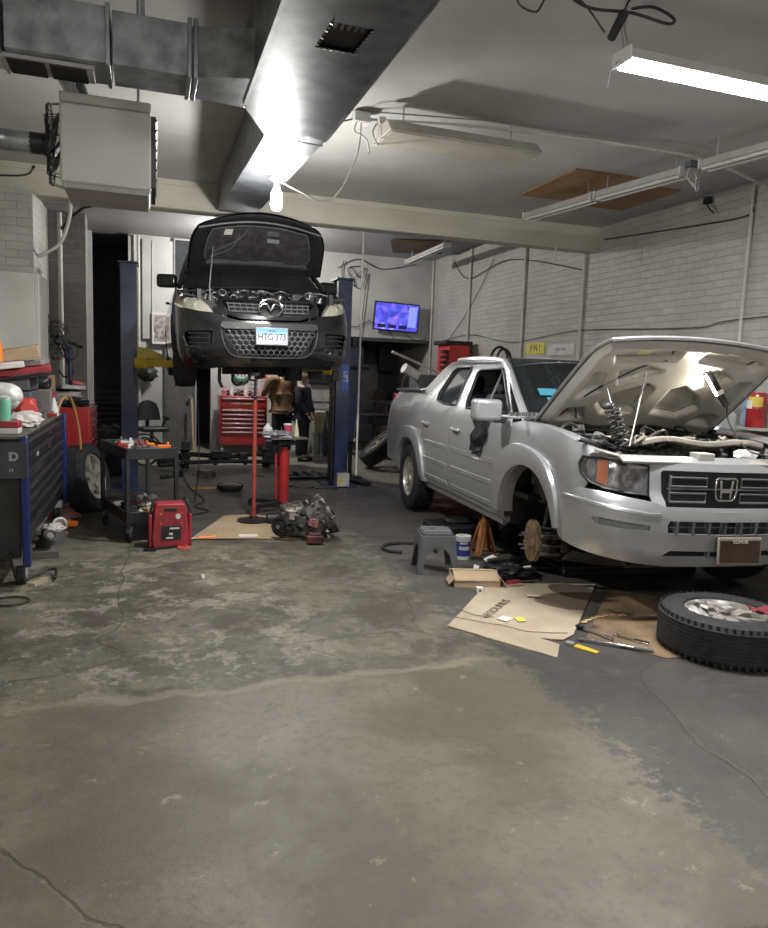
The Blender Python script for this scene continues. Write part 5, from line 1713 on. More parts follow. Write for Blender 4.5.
# ------------------------------------------------------------------ two-post lift
def column(x, side_, label):
    """side_: +1 faces the car to the right, -1 to the left"""
    t = thing('lift_column', label, 'vehicle lift', (x, 9.62, 0))
    b = MB(); w, d, h = .19, .34, 2.76
    prof = [(-w / 2, -d / 2), (w / 2, -d / 2), (w / 2, d / 2), (-w / 2, d / 2)]
    s_ = side_
    # C channel open toward the car
    U_ = [(-s_ * w / 2, -d / 2), (s_ * w / 2, -d / 2), (s_ * w / 2, -d * .22), (s_ * (w / 2 - .03), -d * .22), (s_ * (w / 2 - .03), -d / 2 + .03), (-s_ * (w / 2 - .03), -d / 2 + .03), (-s_ * (w / 2 - .03), d / 2 - .03), (s_ * (w / 2 - .03), d / 2 - .03), (s_ * (w / 2 - .03), d * .22), (s_ * w / 2, d * .22), (s_ * w / 2, d / 2), (-s_ * w / 2, d / 2)]
    b.prism(U_, .02, h); b.build('post', BLUEP, t, smooth=0, bevel=.004)
    b = MB(); b.box((0, 0, h + .012), (w + .05, d + .04, .025)); b.build('top_plate', BLUEP, t, bevel=.004)
    b = MB(); b.box((0, 0, .012), (w + .26, d + .2, .024)); b.build('base_plate', BLUEP, t, bevel=.004)
    b = MB(); b.box((s_ * .02, 0, 1.55), (w * .75, d * .7, .75)); b.box((s_ * .10, 0, 1.50), (.10, d * 1.1, .14)); b.build('carriage', DARKM, t, bevel=.01)
    b = MB(); b.cyl((s_ * .0, 0, .1), (s_ * .0, 0, 2.7), .02); b.build('lifting_screw', STEEL, t)
    return t
lc = column(-.22, 1, 'left blue lift column with the yellow arm, in front of the dark doorway')
rc = column(2.485, -1, 'right blue lift column with the bright blue decal')
def arm(col, s_, pts, name='lift_arm'):
    b = MB()
    a = V(pts[0]); c = V(pts[1]); d = c - a; ang = math.atan2(d.y, d.x); L_ = d.length; m = (a + c) / 2
    b.box(m, (L_, .11, .085), (0, 0, ang)); b.box(a + d * .12, (L_ * .3, .15, .12), (0, 0, ang)); b.cyl(a - V((0, 0, .08)), a + V((0, 0, .10)), .035)
    o = b.build(name, YELLOWP, col, bevel=.006)
    b = MB(); b.cyl(c + V((0, 0, .02)), c + V((0, 0, .09)), .055); b.build('lift_pad', RUBBER, o)
arm(lc, 1, [(.12, -.20, 1.575), (.60, -.62, 1.575)]); arm(lc, 1, [(.12, .20, 1.575), (.52, 1.15, 1.575)])
arm(rc, -1, [(-.12, -.10, 1.575), (-.56, .45, 1.575)]); arm(rc, -1, [(-.12, .20, 1.575), (-.52, 1.15, 1.575)])
b = MB(); b.prism([(.0, 0), (.30, .0), (.34, .04), (.14, .13), (.0, .15)], -.03, .0, TM((.10, -.24, 1.62), (R(90), 0, 0))); b.build('arm_gusset', YELLOWP, lc, bevel=.003)
b = MB(); b.box((.07, -.175, 1.52), (.025, .012, .42)); b.build('shackle_plate', BLACK, lc)
b = MB(); b.box((.030, -.176, 1.48), (.085, .008, .34)); dc = b.build('decal', mat('decal_blue', (.04, .14, .55), .35), rc)
b = MB(); b.text('LIFT', .085, TM((.030, -.181, 1.49), (0, R(90), 0)) @ Matrix(((1, 0, 0, 0), (0, 0, -1, 0), (0, 1, 0, 0), (0, 0, 0, 1))), .002, bold=.002); b.build('decal_lettering', TAPEW, dc, smooth=0)
b = MB(); b.box((.02, -.22, .10), (.17, .10, .20)); sh = b.build('foot_cover', mat('pale_block', (.42, .42, .40), .7), rc, bevel=.008)
b = MB(); b.box((-.02, -.272, .10), (.05, .003, .07)); b.build('yellow_sticker', YELLOWP, sh)
b = MB(); b.box((-.115, -.05, 1.0), (.02, .2, 1.9)); 
for k in range(26): b.box((-.128, -.05, .15 + k * .07), (.012, .18, .03))
b.build('toothed_rack', BLACK, rc)
# power unit right of the column
t = thing('lift_power_unit', 'dark blue pump and arm assembly hanging right of the right lift column', 'lift pump', (2.86, 10.3, 0))
b = MB(); b.box((0, 0, 1.55), (.24, .22, .75)); b.build('tank', BLUEP, t, bevel=.02)
b = MB(); b.cyl((0, 0, 1.92), (0, 0, 2.06), .09); b.tube([(-.18, -.14, 1.62), (.2, -.14, 1.62)], .018); b.build('motor', BLACK, t)
b = MB(); b.prism([(-.12, 0), (.12, 0), (.05, -.66), (-.14, -.66)], -.05, .05, TM((0, -.06, 1.20), (R(90), 0, 0))); b.build('hanging_arm', BLUEP, t, bevel=.01)
b = MB(); b.tube([(.05, -.13, 1.9), (.06, -.15, 1.2), (.0, -.14, .62)], .008); b.cyl((.0, -.14, .55), (.02, -.14, .60), .04); b.build('control_lead', STEEL, t)
b = MB(); b.tube([(0, .02, .02), (0, .02, .6)], .03); b.box((0, 0, .01), (.3, .3, .02)); b.build('stand', DARKM, t)
# ------------------------------------------------------------------ tool chests
_before = set(bpy.data.objects)
CHB = mat('chest_black', (.020, .021, .024), .35, var=.2, coat=.3)
CHBL = mat('chest_blue', (.012, .025, .13), .3, var=.1, coat=.4)
t = thing('tool_chest', 'long black tool chest with blue corner posts at the left edge', 'tool chest', (-1.10, 6.22, 0), rz=0)
b = MB(); b.box((-.02, 0, .62), (.66, 2.38, .82)); b.build('body', CHB, t, bevel=.008)
for y in (-1.20, 1.20):
    b = MB(); b.box((.345, y, .60), (.05, .06, .90)); b.build('corner_post', CHBL, t, bevel=.012)
b = MB(); b.box((-.02, 0, 1.04), (.70, 2.44, .025)); b.build('top_tray', mat('worn_grey_top', (.13, .12, .10), .7, var=.4, scale=9), t, bevel=.006)
rows = [(.965, .09), (.865, .10), (.76, .10), (.665, .08), (.575, .08), (.48, .10), (.345, .14)]
for c_, (y0, y1) in enumerate(((-1.15, .35), (.38, 1.15))):
    for z, h in rows:
        b = MB(); b.box((.322, (y0 + y1) / 2, z), (.03, y1 - y0 - .01, h - .012)); o = b.build('drawer', CHB, t, bevel=.005)
        b = MB(); b.box((.347, (y0 + y1) / 2, z + h / 2 - .018), (.022, y1 - y0 - .03, .016)); b.build('drawer_pull', mat('pull_steel', (.12, .12, .13), .3, .8), o, bevel=.004)
for y in (-.6, -.1): 
    b = MB(); b.cyl((.337, y, .99), (.345, y, .99), .014); b.build('lock', CHROME, t)
b = MB(); b.box((.339, -.55, .865), (.004, .10, .04), (0, 0, 0)); b.build('badge', mat('badge_grey', (.45, .45, .46), .4), t)
for x in (-.28, .29):
    for y in (-1.08, 1.08):
        b = MB(); b.cyl((x - .03, y, .085), (x + .03, y, .085), .085, seg=24); o = b.build('caster', RUBBER, t, bevel=.008)
        b = MB(); b.cyl((x - .034, y, .085), (x + .034, y, .085), .045, seg=18); b.box((x, y, .17), (.09, .12, .06)); b.build('caster_hub', mat('pale_hub', (.38, .36, .33), .5), o)
# cloth banner with white letters hanging on the chest's near end
tt = thing('hanging_bag', 'dark bag with pale lettering hung on the near end of the chest', 'bag', (-.90, 4.975, .93))
b = MB(); b.grid(lambda u, v: ((u - .5) * .34, .01 * math.sin(u * 9), .08 - .24 * v), 8, 6, .015); b.build('bag_body', mat('charcoal_fabric', (.04, .042, .046), .7), tt)
b = MB(); b.box((-.06, -.006, .045), (.17, .012, .05)); b.build('bag_band', mat('violet_blue', (.04, .03, .16), .6), tt)
b = MB(); F3 = Matrix(((1, 0, 0, 0), (0, 0, -1, -.016), (0, 1, 0, 0), (0, 0, 0, 1))); b.text('KED', .075, TM((.045, 0, -.015)) @ F3, .003, bold=.004); b.text('WEH', .035, TM((.045, 0, -.105)) @ F3, .003, bold=.001); b.build('bag_lettering', mat('letter_grey', (.30, .33, .33), .5), tt, smooth=0)

def simple(name, mb, m, label, cat, loc=(0, 0, 0), rot=(0, 0, 0), group=None, **k):
    return tag(mb.build(name, m, loc=loc, rot=rot, **k), label, cat, group)

ZT = 1.0535
# things on the long chest
t = thing('wipe_canister', 'green canister at the near corner of the blue-posted chest', 'canister', (-.905, 5.20, ZT + .085))
b = MB(); b.lathe([(0, 0), (.045, 0), (.046, .14), (.04, .15), (0, .15)]); b.build('canister_body', mat('mint_green', (.16, .48, .33), .5), t)
b = MB(); b.lathe([(.041, .148), (.043, .16), (.02, .17), (0, .17)]); b.build('lid', TAPEW, t)
t = thing('drill_bit_case', 'small red box with a white base under the green canister', 'case', (-.88, 5.18, ZT))
b = MB(); b.box((0, 0, .062), (.16, .14, .045)); b.build('case_lid', REDD, t, bevel=.006)
b = MB(); b.box((0, 0, .02), (.16, .14, .04)); b.build('case_base', TAPEW, t, bevel=.006)
b = MB(); b.blob((0, 0, .0), (.14, .18, .065), 12, amp=.25, sub=4, flat=-.04)
b.blob((.03, .12, .03), (.10, .11, .04), 15, amp=.3, sub=3)
simple('towel_pile', b, CLOTHW, 'pile of crumpled white shop towels on top of the long chest', 'towel', (-.88, 5.75, ZT + .045))
b = MB(); b.blob((0, 0, .0), (.13, .10, .10), 3, amp=.12, sub=4)
simple('white_helmet', b, TAPEW, 'white rounded plastic cover near the left photo edge on the chest', 'cover', (-.97, 5.58, ZT + .235))
b = MB(); b.box((0, 0, .0), (.24, .26, .18))
simple('parts_crate', b, BLACK, 'black crate under the white rounded cover on the chest', 'crate', (-1.05, 5.62, ZT + .091), bevel=.02)
t = thing('oil_jug', 'bright red plastic jug lying among tools on the chest', 'jug', (-.95, 6.22, ZT))
b = MB(); b.box((0, 0, .10), (.22, .20, .19)); b.build('jug_body', mat('bright_red', (.55, .06, .05), .45), t, bevel=.04, seg=4)
b = MB(); b.cyl((.06, -.08, .10), (.075, -.12, .10), .07); b.build('jug_cap', mat('bright_red', (.55, .06, .05)), t, bevel=.01)
t = thing('plastic_organiser', 'stack of dark parts bins beneath the slanting red case', 'organiser', (-1.12, 6.75, ZT))
b = MB()
for k in range(3): b.box((0, 0, .06 + k * .12), (.44 - .02 * k, .55, .11))
b.build('bin', GREYP, t, bevel=.01)
def flat_case(name, m, label, loc, size, rot, cat='case'):
    b = MB(); b.box((0, 0, 0), size); return simple(name, b, m, label, cat, loc, rot, bevel=.008)
flat_case('red_case', REDD, 'flat red case lying slanted below the cardboard box', (-1.0, 6.62, ZT + .415), (.46, .34, .05), (R(4), R(-9), R(8)))
flat_case('black_case', BLACK, 'thin black case under the slanted red case', (-1.02, 6.66, ZT + .352), (.50, .40, .02), (R(3), R(-9), R(0)))
flat_case('white_carton', PAPER, 'thin white carton on the slanted red case', (-1.10, 6.50, ZT + .455), (.26, .24, .05), (R(3), R(-8), R(14)), 'box')
flat_case('grey_carton', mat('grey_carton', (.25, .24, .22), .7), 'thin grey carton under the tan cardboard box on the pile', (-.97, 6.70, ZT + .475), (.30, .28, .045), (R(3), R(-7), R(-6)), 'box')
flat_case('cardboard_box', CARD, 'tan cardboard box topping the pile on the long chest', (-1.0, 6.62, ZT + .56), (.30, .28, .10), (R(4), R(-11), R(4)), 'box')
b = MB(); b.cyl((0, 0, 0), (0, 0, .16), .035, .03); simple('spray_can', b, ORANGE, 'orange can at the photo edge beside the tan cardboard box', 'can', (-1.13, 6.36, ZT + .48))
rnd = random.Random(21)
def clutter(n, cx, cy, cz, sx, sy, group, labels, seed, names=('hand_tool',), mats_=None, size=1., rz=0., skip=()):
    """small separate things; each gets its own label"""
    rnd = random.Random(seed)
    mats_ = mats_ or [BLACK, DIRTYM, STEEL, GREYP, REDD, TAPEW]
    for k in range(n):
        dx_ = rnd.uniform(-sx, sx); dy_ = rnd.uniform(-sy, sy); s_ = rnd.uniform(.7, 1.3) * size
        x = cx + dx_ * math.cos(rz) - dy_ * math.sin(rz); y = cy + dx_ * math.sin(rz) + dy_ * math.cos(rz)
        kind = k % 5; b = MB(); a = rnd.uniform(0, PI)
        if kind in skip: kind = 3
        if kind == 0:
            b.cyl((-.05 * s_, 0, .022), (.02 * s_, 0, .022), .018 * s_); b.cyl((.02 * s_, 0, .022), (.10 * s_, 0, .022), .007 * s_); nm = 'screwdriver'
        elif kind == 1:
            b.prism([(-.09, -.008), (-.05, -.018), (-.03, -.008), (.05, -.007), (.07, -.02), (.10, -.012), (.085, 0), (.10, .012), (.07, .02), (.05, .007), (-.03, .008), (-.05, .018), (-.09, .008)], 0, .010); nm = 'spanner'
        elif kind == 2:
            b.lathe([(0, 0), (.022 * s_, 0), (.024 * s_, .045 * s_), (.015 * s_, .047 * s_), (.013 * s_, .02 * s_), (0, .02 * s_)]); nm = 'socket'
        elif kind == 3:
            b.box((0, 0, .03 * s_), (.10 * s_, .07 * s_, .06 * s_), (0, 0, 0)); b.cyl((-.03, 0, .06 * s_), (-.03, 0, .085 * s_), .012); nm = 'part_box'
        else:
            b.blob((0, 0, .03 * s_), (.06 * s_, .045 * s_, .03 * s_), k + seed, sub=2, flat=0); nm = 'rag'
        m = mats_[rnd.randrange(len(mats_))]
        simple(nm, b, m, labels[k % len(labels)].format(nm.replace('_', ' ')), {'part_box': 'box', 'spanner': 'tool', 'socket': 'tool', 'screwdriver': 'tool', 'rag': 'rag'}[nm], (x, y, cz), (0, 0, a), group, bevel=.003 if kind == 3 else 0)
clutter(8, -.86, 6.55, ZT, .08, .28, 'loose tools on the long chest', ['small {} among the loose tools on the long chest'], 3)
# bottle, black helmet shape, blue cloth at the far end of the chest
t = thing('spray_bottle', 'white bottle with a red neck at the far end of the long chest', 'bottle', (-.80, 7.05, ZT))
b = MB(); b.lathe([(0, 0), (.045, 0), (.043, .06), (.016, .15), (.015, .17), (0, .17)]); b.build('bottle_body', TAPEW, t)
b = MB(); b.cyl((0, 0, .165), (0, 0, .20), .016); b.box((.01, 0, .205), (.05, .018, .02)); b.build('trigger', REDD, t)
b = MB(); b.blob((0, 0, .06), (.10, .09, .07), 9, amp=.2, flat=0); b.tube([(-.08, 0, .02), (-.1, .05, .12), (0, .08, .15), (.08, .02, .05)], .01, smooth=3)
simple('black_headset', b, BLACK, 'black rounded bundle at the far end of the tool pile', 'bundle', (-.92, 7.15, ZT + .24))
b = MB(); b.box((0, 0, .12), (.24, .26, .24)); simple('parts_crate', b, mat('grey_crate', (.16, .15, .14), .6), 'grey crate under the black rounded bundle on the chest', 'crate', (-.93, 7.13, ZT), bevel=.015)
t = thing('wrench_roll', 'red tool tray near the far end of the long chest', 'tray', (-.86, 6.86, ZT))
b = MB(); b.box((0, 0, .02), (.2, .14, .03)); b.build('tray', REDP, t, bevel=.004)
b = MB()
for k in range(5): b.box((-.07 + k * .035, 0, .045), (.012, .12, .012))
b.build('tool_set', STEEL, t)
conduit([(-.80, 7.35, ZT + .03), (-.76, 7.42, ZT + .14), (-.70, 7.55, ZT + .14), (-.64, 7.62, .92), (-.62, 7.62, .62), (-.64, 7.60, .42)], .014, 'air_hose', 'orange-brown air hose looping over the far end of the long chest', mat('hose_tan', (.34, .17, .05), .5), smooth=6, cat='hose')
# things under and beside the chest
def wheel_thing(name, label, loc, rot, group=None, **k):
    t = thing(name, label, 'wheel', loc, rot=rot)
    o = add_wheel(t, (0, 0, 0), 1, **k)
    return t
b = MB(); b.box((0, 0, .03), (.20, .17, .06)); simple('wooden_block', b, mat('grey_block', (.11, .105, .095), .8), 'grey block on the floor under the chest front', 'block', (-.75, 5.90, 0), (0, 0, R(5)), bevel=.005)
b = MB(); b.cyl((0, 0, 0), (.03, .02, .16), .055); b.ring((.03, .02, .16), (.2, .1, 1), .04, .012); simple('oil_filter', b, mat('filter_dark', (.05, .05, .05), .4), 'dark round oil filter on the grey block', 'filter', (-.78, 5.95, .065), (R(40), R(20), 0))
b = MB(); b.lathe([(0, 0), (.085, 0), (.095, .11), (.09, .11), (.08, .01), (0, .01)]); simple('small_bucket', b, GREYP, 'small grey tub of scraps beside the chest', 'tub', (-.74, 6.38, 0))
b = MB(); b.blob((0, 0, .03), (.085, .09, .04), 5, amp=.4); simple('crumpled_rags', b, CLOTHW, 'crumpled white rags filling the small grey tub', 'rag', (-.74, 6.38, .10))
b = MB(); b.ring((0, 0, .06), (.3, -1, .1), .055, .014); b.ring((0, .02, .06), (.3, -1, .1), .03, .01); simple('grinding_disc', b, TAPEW, 'pale ring shaped part beside the chest, behind the grey tub', 'part', (-.74, 6.80, .01))
b = MB(); b.blob((0, 0, .03), (.09, .06, .035), 7, amp=.5); simple('orange_scraps', b, ORANGE, 'orange plastic scraps on the floor beside the chest', 'scrap', (-.70, 6.98, .005))
b = MB(); b.blob((0, 0, .03), (.10, .09, .05), 17, amp=.5, flat=0); simple('brown_bag', b, CARD, 'small brown crumpled bag beside the grey tub', 'bag', (-.78, 6.62, .0))
b = MB(); b.blob((0, 0, .04), (.12, .10, .05), 27, amp=.4, flat=0); simple('red_white_rag', b, mat('pinkish_rag', (.34, .16, .15), .9), 'pinkish rag on the floor at the far end of the chest', 'rag', (-.74, 7.35, .0))
conduit([(-.60, 5.15, .02), (-.62, 5.35, .04), (-.74, 5.30, .012), (-.82, 5.10, .012), (-.86, 5.0, .25)], .010, 'extension_lead', 'black cord curling by the near caster of the chest', WIRE, smooth=6, cat='cable')
conduit([(-.95, 4.66, .010), (-.80, 4.62, .010), (-.70, 4.70, .010), (-.78, 4.80, .010), (-.95, 4.78, .010)], .006, 'lead_loop', 'thin cord loop on the floor at the left photo edge', WIRE, smooth=6, cat='cable')
b = MB(); b.box((0, 0, .012), (.045, .16, .024)); simple('wood_scrap', b, mat('pale_wood', (.38, .32, .22), .8), 'small pale stick beside the near caster', 'stick', (-.70, 5.12, 0), (0, 0, R(-25)))
for o_ in bpy.data.objects:
    if o_ not in _before and o_.parent is None: o_.location += V((-.035, .31, 0))
t = wheel_thing('car_wheel', 'alloy wheel leaning between the long chest and the red chest', (-.62, 8.08, .355), (0, R(13), R(161)), rad=.36, wid=.23, rim=.235, spokes=5)

# smaller red chest behind
t = thing('tool_chest', 'red tool chest behind the leaning alloy wheel', 'tool chest', (-.86, 9.35, 0))
b = MB(); b.box((0, 0, .58), (.46, 1.0, .94)); b.build('body', REDP, t, bevel=.008)
for k, (z, h) in enumerate(((1.0, .08), (.91, .08), (.82, .08), (.73, .08), (.64, .08), (.54, .10), (.42, .12), (.27, .14))):
    b = MB(); b.box((.238, 0, z), (.02, .92, h - .012)); o = b.build('drawer', REDP, t, bevel=.004)
    b = MB(); b.box((.252, 0, z + h / 2 - .016), (.014, .84, .014)); b.build('drawer_pull', mat('pull_steel', (.3, .3, .3)), o)
for x in (-.18, .18):
    for y in (-.42, .42):
        b = MB(); b.cyl((x - .02, y, .055), (x + .02, y, .055), .055); b.build('caster', RUBBER, t)
b = MB()
for k in range(4): b.box((.02 * (k % 2) - .06, -.1 + .02 * k, .03 + .055 * k), (.36 - .03 * k, .6, .05), (R(3 * (k % 3 - 1)), R(5 * (k % 2) - 3), R(10 * k - 12)))
simple('folded_bags', b, mat('white_grey_bag', (.38, .38, .38), .6, var=.5, scale=9), 'pile of white and grey bags on the red chest behind the wheel', 'bag', (-.86, 9.35, 1.06), bevel=.01)
b = MB(); b.blob((0, 0, .05), (.14, .2, .06), 31, amp=.4, flat=0); simple('black_gloves', b, BLACK, 'black cloth bundle at the near edge of the red chest', 'bundle', (-.78, 8.98, 1.05))
b = MB(); b.box((0, 0, 0), (.12, .20, .04)); simple('red_carton', b, REDD, 'small red carton lying on the bag pile', 'box', (-.80, 9.12, 1.32), (0, R(10), R(20)), bevel=.004)
b = MB(); b.box((0, 0, .17), (.06, .05, .34)); simple('wood_post', b, WOOD, 'short wooden post standing behind the tool pile', 'post', (-1.03, 9.0, 1.35 - .29), (0, 0, 0))
# wall fan
t = thing('wall_fan', 'black caged fan on the left grey brick wall', 'fan', (-1.02, 9.25, 1.80), rot=(0, 0, R(-42)))
b = MB()
for sy in (-.05, .05):
    for r_ in (.06, .11, .16, .205, .225): b.ring((0, sy * (1 - r_ * 2.2), 0), (0, 1, 0), r_, .0035, 26, 5)
for k in range(20):
    a = k * PI / 10
    b.tube([(.03 * math.cos(a), -.055, .03 * math.sin(a)), (.15 * math.cos(a), -.045, .15 * math.sin(a)), (.228 * math.cos(a), 0, .228 * math.sin(a)), (.15 * math.cos(a), .045, .15 * math.sin(a)), (.03 * math.cos(a), .055, .03 * math.sin(a))], .0028, 4)
b.build('cage', BLACK, t)
for k in range(3):
    b = MB(); a = k * 2 * PI / 3
    b.grid(lambda u, v: ((.03 + .16 * u) * math.cos(a + (v - .5) * (1.1 - .3 * u)), .02 * (v - .5), (.03 + .16 * u) * math.sin(a + (v - .5) * (1.1 - .3 * u))), 4, 4, .003); b.build('fan_blade', mat('fan_blade_grey', (.22, .22, .23), .5), t)
b = MB(); b.cyl((0, .03, 0), (0, .16, 0), .06, .045); b.tube([(0, .12, 0), (-.02, .25, -.02), (-.04, .42, -.06)], .02); b.build('motor', BLACK, t)
b = MB(); b.tube([(.0, .1, -.05), (.1, .1, -.3), (.14, .08, -.2), (.16, .1, -.38), (.02, .1, -.42), (-.05, .1, -.35)], .010, smooth=5); b.build('fan_cord', WIRE, t)
b = MB(); b.tube([(0, 0, 0), (0, .0, -.62)], .022); b.box((0, 0, -.02), (.06, .06, .10)); simple('blue_lamp_pole', b, mat('royal_blue_paint', (.012, .02, .09), .4), 'dark blue pole standing beside the wall fan', 'pole', (-.86, 9.2, 1.70))
conduit([(-1.25, 9.4, 2.5), (-1.1, 9.3, 2.1), (-.95, 9.2, 1.65), (-.80, 9.1, 1.6), (-.78, 9.2, 1.75), (-.9, 9.2, 1.8)], .007, 'fan_cable', 'black cable looping near the wall fan', WIRE, smooth=6, cat='cable')
b = MB(); b.blob((0, 0, .35), (.28, .22, .36), 41, amp=.25, sub=4, flat=0); simple('covered_heap', b, mat('black_sheet', (.018, .018, .02), .7), 'black covered heap before the dark doorway', 'heap', (-.50, 10.6, 0))
b = MB()
for k in range(9): b.box((0, -.02, .25 + k * .1), (.56, .012, .012))
b.box((-.28, 0, .6), (.02, .02, 1.1)); b.box((.28, 0, .6), (.02, .02, 1.1)); simple('wire_shelf', b, DARKM, 'dark slatted rack inside the left doorway', 'rack', (-.62, 14.1, 0))

# ------------------------------------------------------------------ service cart
CARTM = mat('cart_black', (.022, .022, .024), .5, var=.3)
t = thing('service_cart', 'black two-shelf service cart loaded with tools', 'cart', (-.09, 7.05, 0), rz=R(17))
def cart_tray(z, name):
    b = MB(); w, d = .44, .86
    b.box((0, 0, z), (w, d, .02))
    for s_ in (1, -1):
        b.box((s_ * w / 2, 0, z + .02), (.018, d, .10)); b.box((0, s_ * d / 2, z + .02), (w, .018, .10))
    b.build(name, CARTM, t, bevel=.006)
cart_tray(.76, 'upper_shelf'); cart_tray(.20, 'lower_shelf')
for sx in (1, -1):
    for sy in (1, -1):
        b = MB(); b.box((sx * .215, sy * .42, .46), (.036, .036, .68)); b.build('leg', CARTM, t, bevel=.006)
        b = MB(); b.cyl((sx * .2 - .018, sy * .4, .055), (sx * .2 + .018, sy * .4, .055), .055, seg=20); o = b.build('caster', RUBBER, t, bevel=.006)
        b = MB(); b.box((sx * .2, sy * .4, .115), (.05, .06, .05)); b.build('caster_fork', GREYP, o)
CW = t.matrix_basis.copy()
RT = lambda x, y: TM((-.12, 7.28, 0), (0, 0, R(-10))) @ V((x, y, 0))
clutter(46, -.09, 7.05, .772, .16, .36, 'tools heaped on the cart top', ['{} in the heap of tools on the cart top'], 77, mats_=[REDD, STEEL, ALU, ORANGE, REDP, TAPEW, GREYP, CHROME], size=.95, rz=R(17), skip=(4,))
clutter(16, -.09, 7.05, .212, .15, .34, 'parts on the cart bottom shelf', ['{} on the lower shelf of the cart'], 55, mats_=[REDD, DIRTYM, ALU, WOOD, GREYP, TAPEW], size=1.2, rz=R(17), skip=(4,))
def impact(loc, rz, label):
    t = thing('impact_wrench', label, 'power tool', loc, rz=rz)
    b = MB(); b.cyl((-.08, 0, .07), (.06, 0, .07), .045, .04); b.cyl((.06, 0, .07), (.11, 0, .07), .032, .02); b.build('housing', ALU, t, bevel=.004)
    b = MB(); b.box((-.05, .05, .03), (.05, .13, .05), (0, 0, R(10))); b.build('handle', REDD, t, bevel=.01)
    b = MB(); b.box((.115, 0, .07), (.02, .014, .014)); b.build('anvil', STEEL, t)
impact((.03, 6.86, .215), R(190), 'silver and red impact wrench on the near end of the lower cart shelf')
impact((.02, 7.15, .215), R(60), 'red impact wrench at the far end of the lower cart shelf')
b = MB(); b.blob((0, 0, .03), (.09, .05, .03), 61, amp=.4, flat=0); simple('white_rag', b, CLOTHW, 'white rag at the near corner of the lower cart shelf', 'rag', (.0, 6.74, .215))

# red jump starter
t = thing('jump_starter', 'red portable jump starter standing on the floor by the cart', 'jump starter', (.175, 6.42, 0), rz=R(4))
b = MB(); b.prism([(-.15, 0), (.15, 0), (.155, .10), (.13, .36), (.11, .385), (-.11, .385), (-.13, .36), (-.155, .10)], -.09, .09, TM((0, 0, 0), (R(90), 0, 0))); b.build('case', REDD, t, bevel=.014, seg=3)
b = MB(); b.box((0, -.093, .335), (.10, .012, .030)); b.build('handle_slot', BLACK, t, bevel=.004)
b = MB(); b.box((.005, -.094, .13), (.16, .008, .125)); o = b.build('label_plate', BLACK, t)
b = MB(); b.box((.03, -.100, .172), (.08, .003, .014)); b.box((0, -.100, .125), (.03, .003, .02)); b.box((-.01, -.100, .09), (.06, .003, .014)); b.build('label_marks', TAPEW, o, smooth=0)
b = MB(); b.cyl((.06, -.09, .275), (.06, -.102, .275), .022); b.build('gauge', TAPEW, t)
b = MB()
for x in (-.08, .09): b.cyl((x, -.09, .30), (x, -.097, .30), .006); b.cyl((x, -.09, .215), (x, -.097, .215), .006)
b.build('screw', YELLOWP, t)
for s_ in (-1, 1):
    b = MB(); b.box((s_ * .165, 0, .15), (.03, .15, .28)); b.build('side_holster', REDD, t, bevel=.01)
    b = MB(); b.tube([(s_ * .17, -.05, .28), (s_ * .14, -.03, .40), (s_ * .12, .02, .41)], .010, smooth=3); b.build('clamp_lead', BLACK, t)

# floor items in front of the lift
t = thing('hand_light', 'orange handled screwdriver lying on the floor by the cardboard', 'tool', (.44, 6.60, .016), rz=R(8))
b = MB(); b.cyl((-.02, 0, 0), (.14, 0, 0), .014, .016); b.sphere((.14, 0, 0), .016, 10); b.build('handle', ORANGE, t)
b = MB(); b.cyl((-.32, -.02, -.006), (-.02, 0, 0), .005); b.build('shaft', STEEL, t)
b = MB(); b.lathe([(.028, 0), (.055, 0), (.055, .012), (.028, .012), (.028, 0)]); simple('red_ring', b, mat('coral_plastic', (.62, .12, .08), .4), 'flat coral red ring on the floor before the jump starter', 'ring', (.29, 6.30, 0))
b = MB(); b.box((0, 0, .012), (.20, .022, .02), (0, 0, .3)); b.box((-.12, -.06, .012), (.10, .03, .022), (0, 0, -.2)); simple('rubber_strip', b, BLACK, 'black rubber pieces on the floor left of the coral ring', 'scrap', (.13, 6.30, 0))
b = MB(); b.box((0, 0, .012), (.026, .024, .024)); simple('paper_cube', b, PAPER, 'tiny white cube alone on the open floor', 'scrap', (.38, 5.36, 0), (0, 0, .4))
b = MB(); b.panel([(-.62, -.42), (.62, -.58), (.66, .20), (.05, .62), (-.22, .62)], lambda u, v: (u, v, .006 + .004 * math.sin(u * 5) * math.sin(v * 4)), .1, thick=.006)
simple('cardboard_sheet', b, CARD, 'brown cardboard sheet under the red under-car stand', 'cardboard', (.98, 7.02, 0), (0, 0, 0))
b = MB(); b.box((0, 0, .003), (.17, .10, .002)); simple('paper_slip', b, PAPER, 'white paper slip at the front edge of the cardboard by the gearbox', 'paper', (.88, 6.64, .012), (0, 0, R(-5)))
# tall under-hoist stand
t = thing('under_hoist_stand', 'tall thin red stand reaching up under the raised car', 'stand', (1.02, 7.30, .014))
b = MB(); b.lathe([(0, 0), (.165, 0), (.165, .012), (.04, .03), (.035, .05), (0, .05)], None, 32); b.build('base', DARKM, t)
b = MB(); b.cyl((0, 0, .03), (0, 0, 1.24), .022, .020); b.build('tube', mat('faded_red', (.34, .055, .035), .45, var=.2), t)
b = MB(); b.cyl((0, 0, 1.24), (0, 0, 1.50), .013); b.cyl((0, 0, 1.47), (0, 0, 1.50), .045); b.ring((0, 0, 1.26), (0, 0, 1), .03, .01); b.build('screw', DARKM, t)
